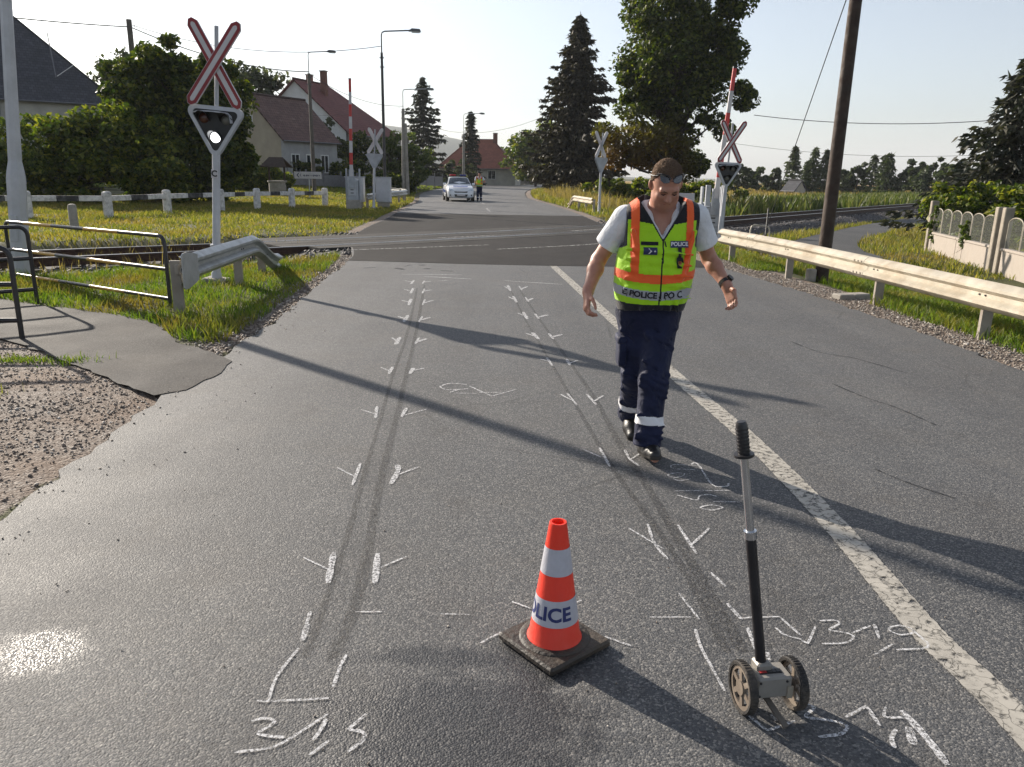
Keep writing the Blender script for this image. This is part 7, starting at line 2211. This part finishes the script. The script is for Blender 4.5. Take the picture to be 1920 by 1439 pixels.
        g.cap(heel.lerp(toe, .35) + Vector((0, 0, .035)), bl + Vector((0, 0, .022)), .042, .038, .03)
        P, Q = g.mesh(); P = smooth_mesh(P, Q, 1, .5)
        ax_ = (toe - heel).normalized(); up = Vector((0, 0, 1)); up = (up - ax_ * up.dot(ax_)).normalized()
        lo_ = (P - np.array(heel)) @ np.array(up)
        flo = np.maximum(lo_, -.008)
        P = P + np.outer(flo - lo_, np.array(up))
        sh_ = np_obj("shoe", P, Q, M_SHOE, root, True)
        C = P[Q].mean(1); lo2 = (C - np.array(heel)) @ np.array(up)
        if not far:
            p_, q_ = sub_mesh(P, Q, lo2 < .010, vert_normals(P, Q), .003)
            np_obj("sole", p_, q_, M_SOLE, sh_, True)
    return root, hp, RH

JM = dict(head=(.003, -.098, 1.566), nod=math.radians(33), yaw=math.radians(4), neck0=(.0, .005, 1.425),
          chest=(.0, .015, 1.235), belly=(-.022, .0, 1.03), hips=(-.03, .02, .885),
          shL=(-.190, .03, 1.372), shR=(.205, .03, 1.388), elL=(-.325, .12, 1.130), elR=(.325, .115, 1.150),
          wrL=(-.392, -.02, .960), wrR=(.400, -.035, 1.015), tipL=(-.405, -.095, .845), tipR=(.440, -.14, .875),
          pnL=(1, .2, 0), pnR=(-1, -.55, .25), thL=(0, -1, .0), thR=(0, -1, .4), curlL=.85, curlR=.55,
          hipL=(-.110, .035, .845), hipR=(.055, .025, .845), knL=(-.075, .075, .455), knR=(.000, -.115, .470),
          anL=(-.050, .325, .135), anR=(-.020, -.165, .108), toeL=(-.055, .165, .012), toeR=(.004, -.305, .055), heelL=(-.045, .375, .085), heelR=(-.022, -.085, .010))
OFF = (.822, 4.45, .0)
off_, hp, RH = person(OFF, JM, .0045, "policeman in yellow hi-vis vest walking with bowed head")
# wrist watch worn on the arm at the right
wr = Vector(JM['wrR']); el = Vector(JM['elR']); dd_ = (wr - el).normalized()
ring = []
a_ = dd_.cross(Vector((0, 0, 1))).normalized(); b_ = dd_.cross(a_)
wt = MB().tube([wr - dd_ * .030, wr - dd_ * .008], .0375, 20).build("wrist_watch", M_BLACK, off_, True)
MB().tube([wr - dd_ * .019 - b_ * .034 - a_ * .012, wr - dd_ * .019 - b_ * .046 - a_ * .016], .020, 16).build("watch_face", M_DARK, wt, True)
# sunglasses pushed up on the hair
sg = empty("sunglasses", (OFF[0], OFF[1], OFF[2]), 0, "dark sunglasses pushed up on the policeman's short hair", "sunglasses")
M_SHADE = mat("sunglass_lens", (.006, .007, .012), .16, .1, spec=.9)
def lens(s):
    vs = []
    for lay in (0, 1):
        for (x, z) in ((.005, .086), (.018, .097), (.050, .099), (.062, .089), (.056, .072), (.038, .065), (.014, .070)):
            y = -.094 + 2.6 * x * x * 1.6 - (.082 - z) * .12 + lay * .004 + (z - .06) * .75
            vs.append(hp(s * x, y, z))
    n = 7
    return MB().add(vs, [tuple(range(n)), tuple(range(2 * n - 1, n - 1, -1))] + [(i, (i + 1) % n, (i + 1) % n + n, i + n) for i in range(n)])
for s in (-1, 1):
    lens(s).build("lens", M_SHADE, sg)
    MB().tube([hp(s * .068, -.045, .086), hp(s * .088, -.02, .070), hp(s * .090, .05, .035)], .0032, 6).build("temple", M_BLACK, sg, True)
    MB().tube([hp(s * .004, -.090, .094), hp(s * .022, -.078, .106), hp(s * .056, -.060, .107), hp(s * .072, -.040, .092)], .0034, 6).build("brow_bar", M_BLACK, sg, True)
MB().tube([hp(-.006, -.094, .086), hp(.006, -.094, .086)], .0034, 6).build("bridge", M_BLACK, sg, True)

JF = dict(JM)
JF.update(head=(.0, -.01, 1.66), nod=math.radians(4), yaw=math.radians(-20), neck0=(.0, .03, 1.50), shL=(-.20, .03, 1.44), shR=(.20, .03, 1.44), chest=(0, .02, 1.30), belly=(0, .01, 1.10), hips=(0, .02, .93),
          elL=(-.27, .05, 1.16), elR=(.36, .02, 1.20), wrL=(-.28, -.03, .93), wrR=(.20, -.16, 1.18), tipL=(-.28, -.06, .80), tipR=(.08, -.20, 1.22), pnR=(-.3, 1, 0), thR=(0, 0, 1), curlL=.6, curlR=.6,
          hipL=(-.09, .02, .88), hipR=(.09, .02, .88), knL=(-.10, .0, .48), knR=(.10, .0, .48), anL=(-.10, .03, .10), anR=(.11, .03, .10), toeL=(-.12, -.14, .012), toeR=(.14, -.14, .012), heelL=(-.10, .08, .012), heelR=(.10, .08, .012))
o2, hp2, _ = person((-2.32, 51.0, 0), JF, .014, "distant second officer in yellow vest standing beside the police car", True)
MB().lathe([(.092, .0), (.098, .03), (.115, .06), (.110, .085), (.02, .095)], tuple(hp2(0, .01, .06)), 16).build("cap", M_DARK, o2, True)

# ------------------------------------------------------------------ air
hz = MB().box((0, 2150, 74), (7400, 5000, 168)).build("haze", None, None)
tag(hz, "thin summer haze over the whole scene", "haze", kind="stuff")
hm = bpy.data.materials.new("summer_haze"); hm.use_nodes = True
nt = hm.node_tree
for n_ in list(nt.nodes):
    if n_.type != 'OUTPUT_MATERIAL': nt.nodes.remove(n_)
pv = nt.nodes.new("ShaderNodeVolumePrincipled")
pv.inputs["Color"].default_value = (.90, .94, 1.0, 1)
pv.inputs["Density"].default_value = .00022
pv.inputs["Anisotropy"].default_value = 0.0
nt.links.new(pv.outputs[0], nt.nodes["Material Output"].inputs["Volume"])
hz.data.materials.append(hm)
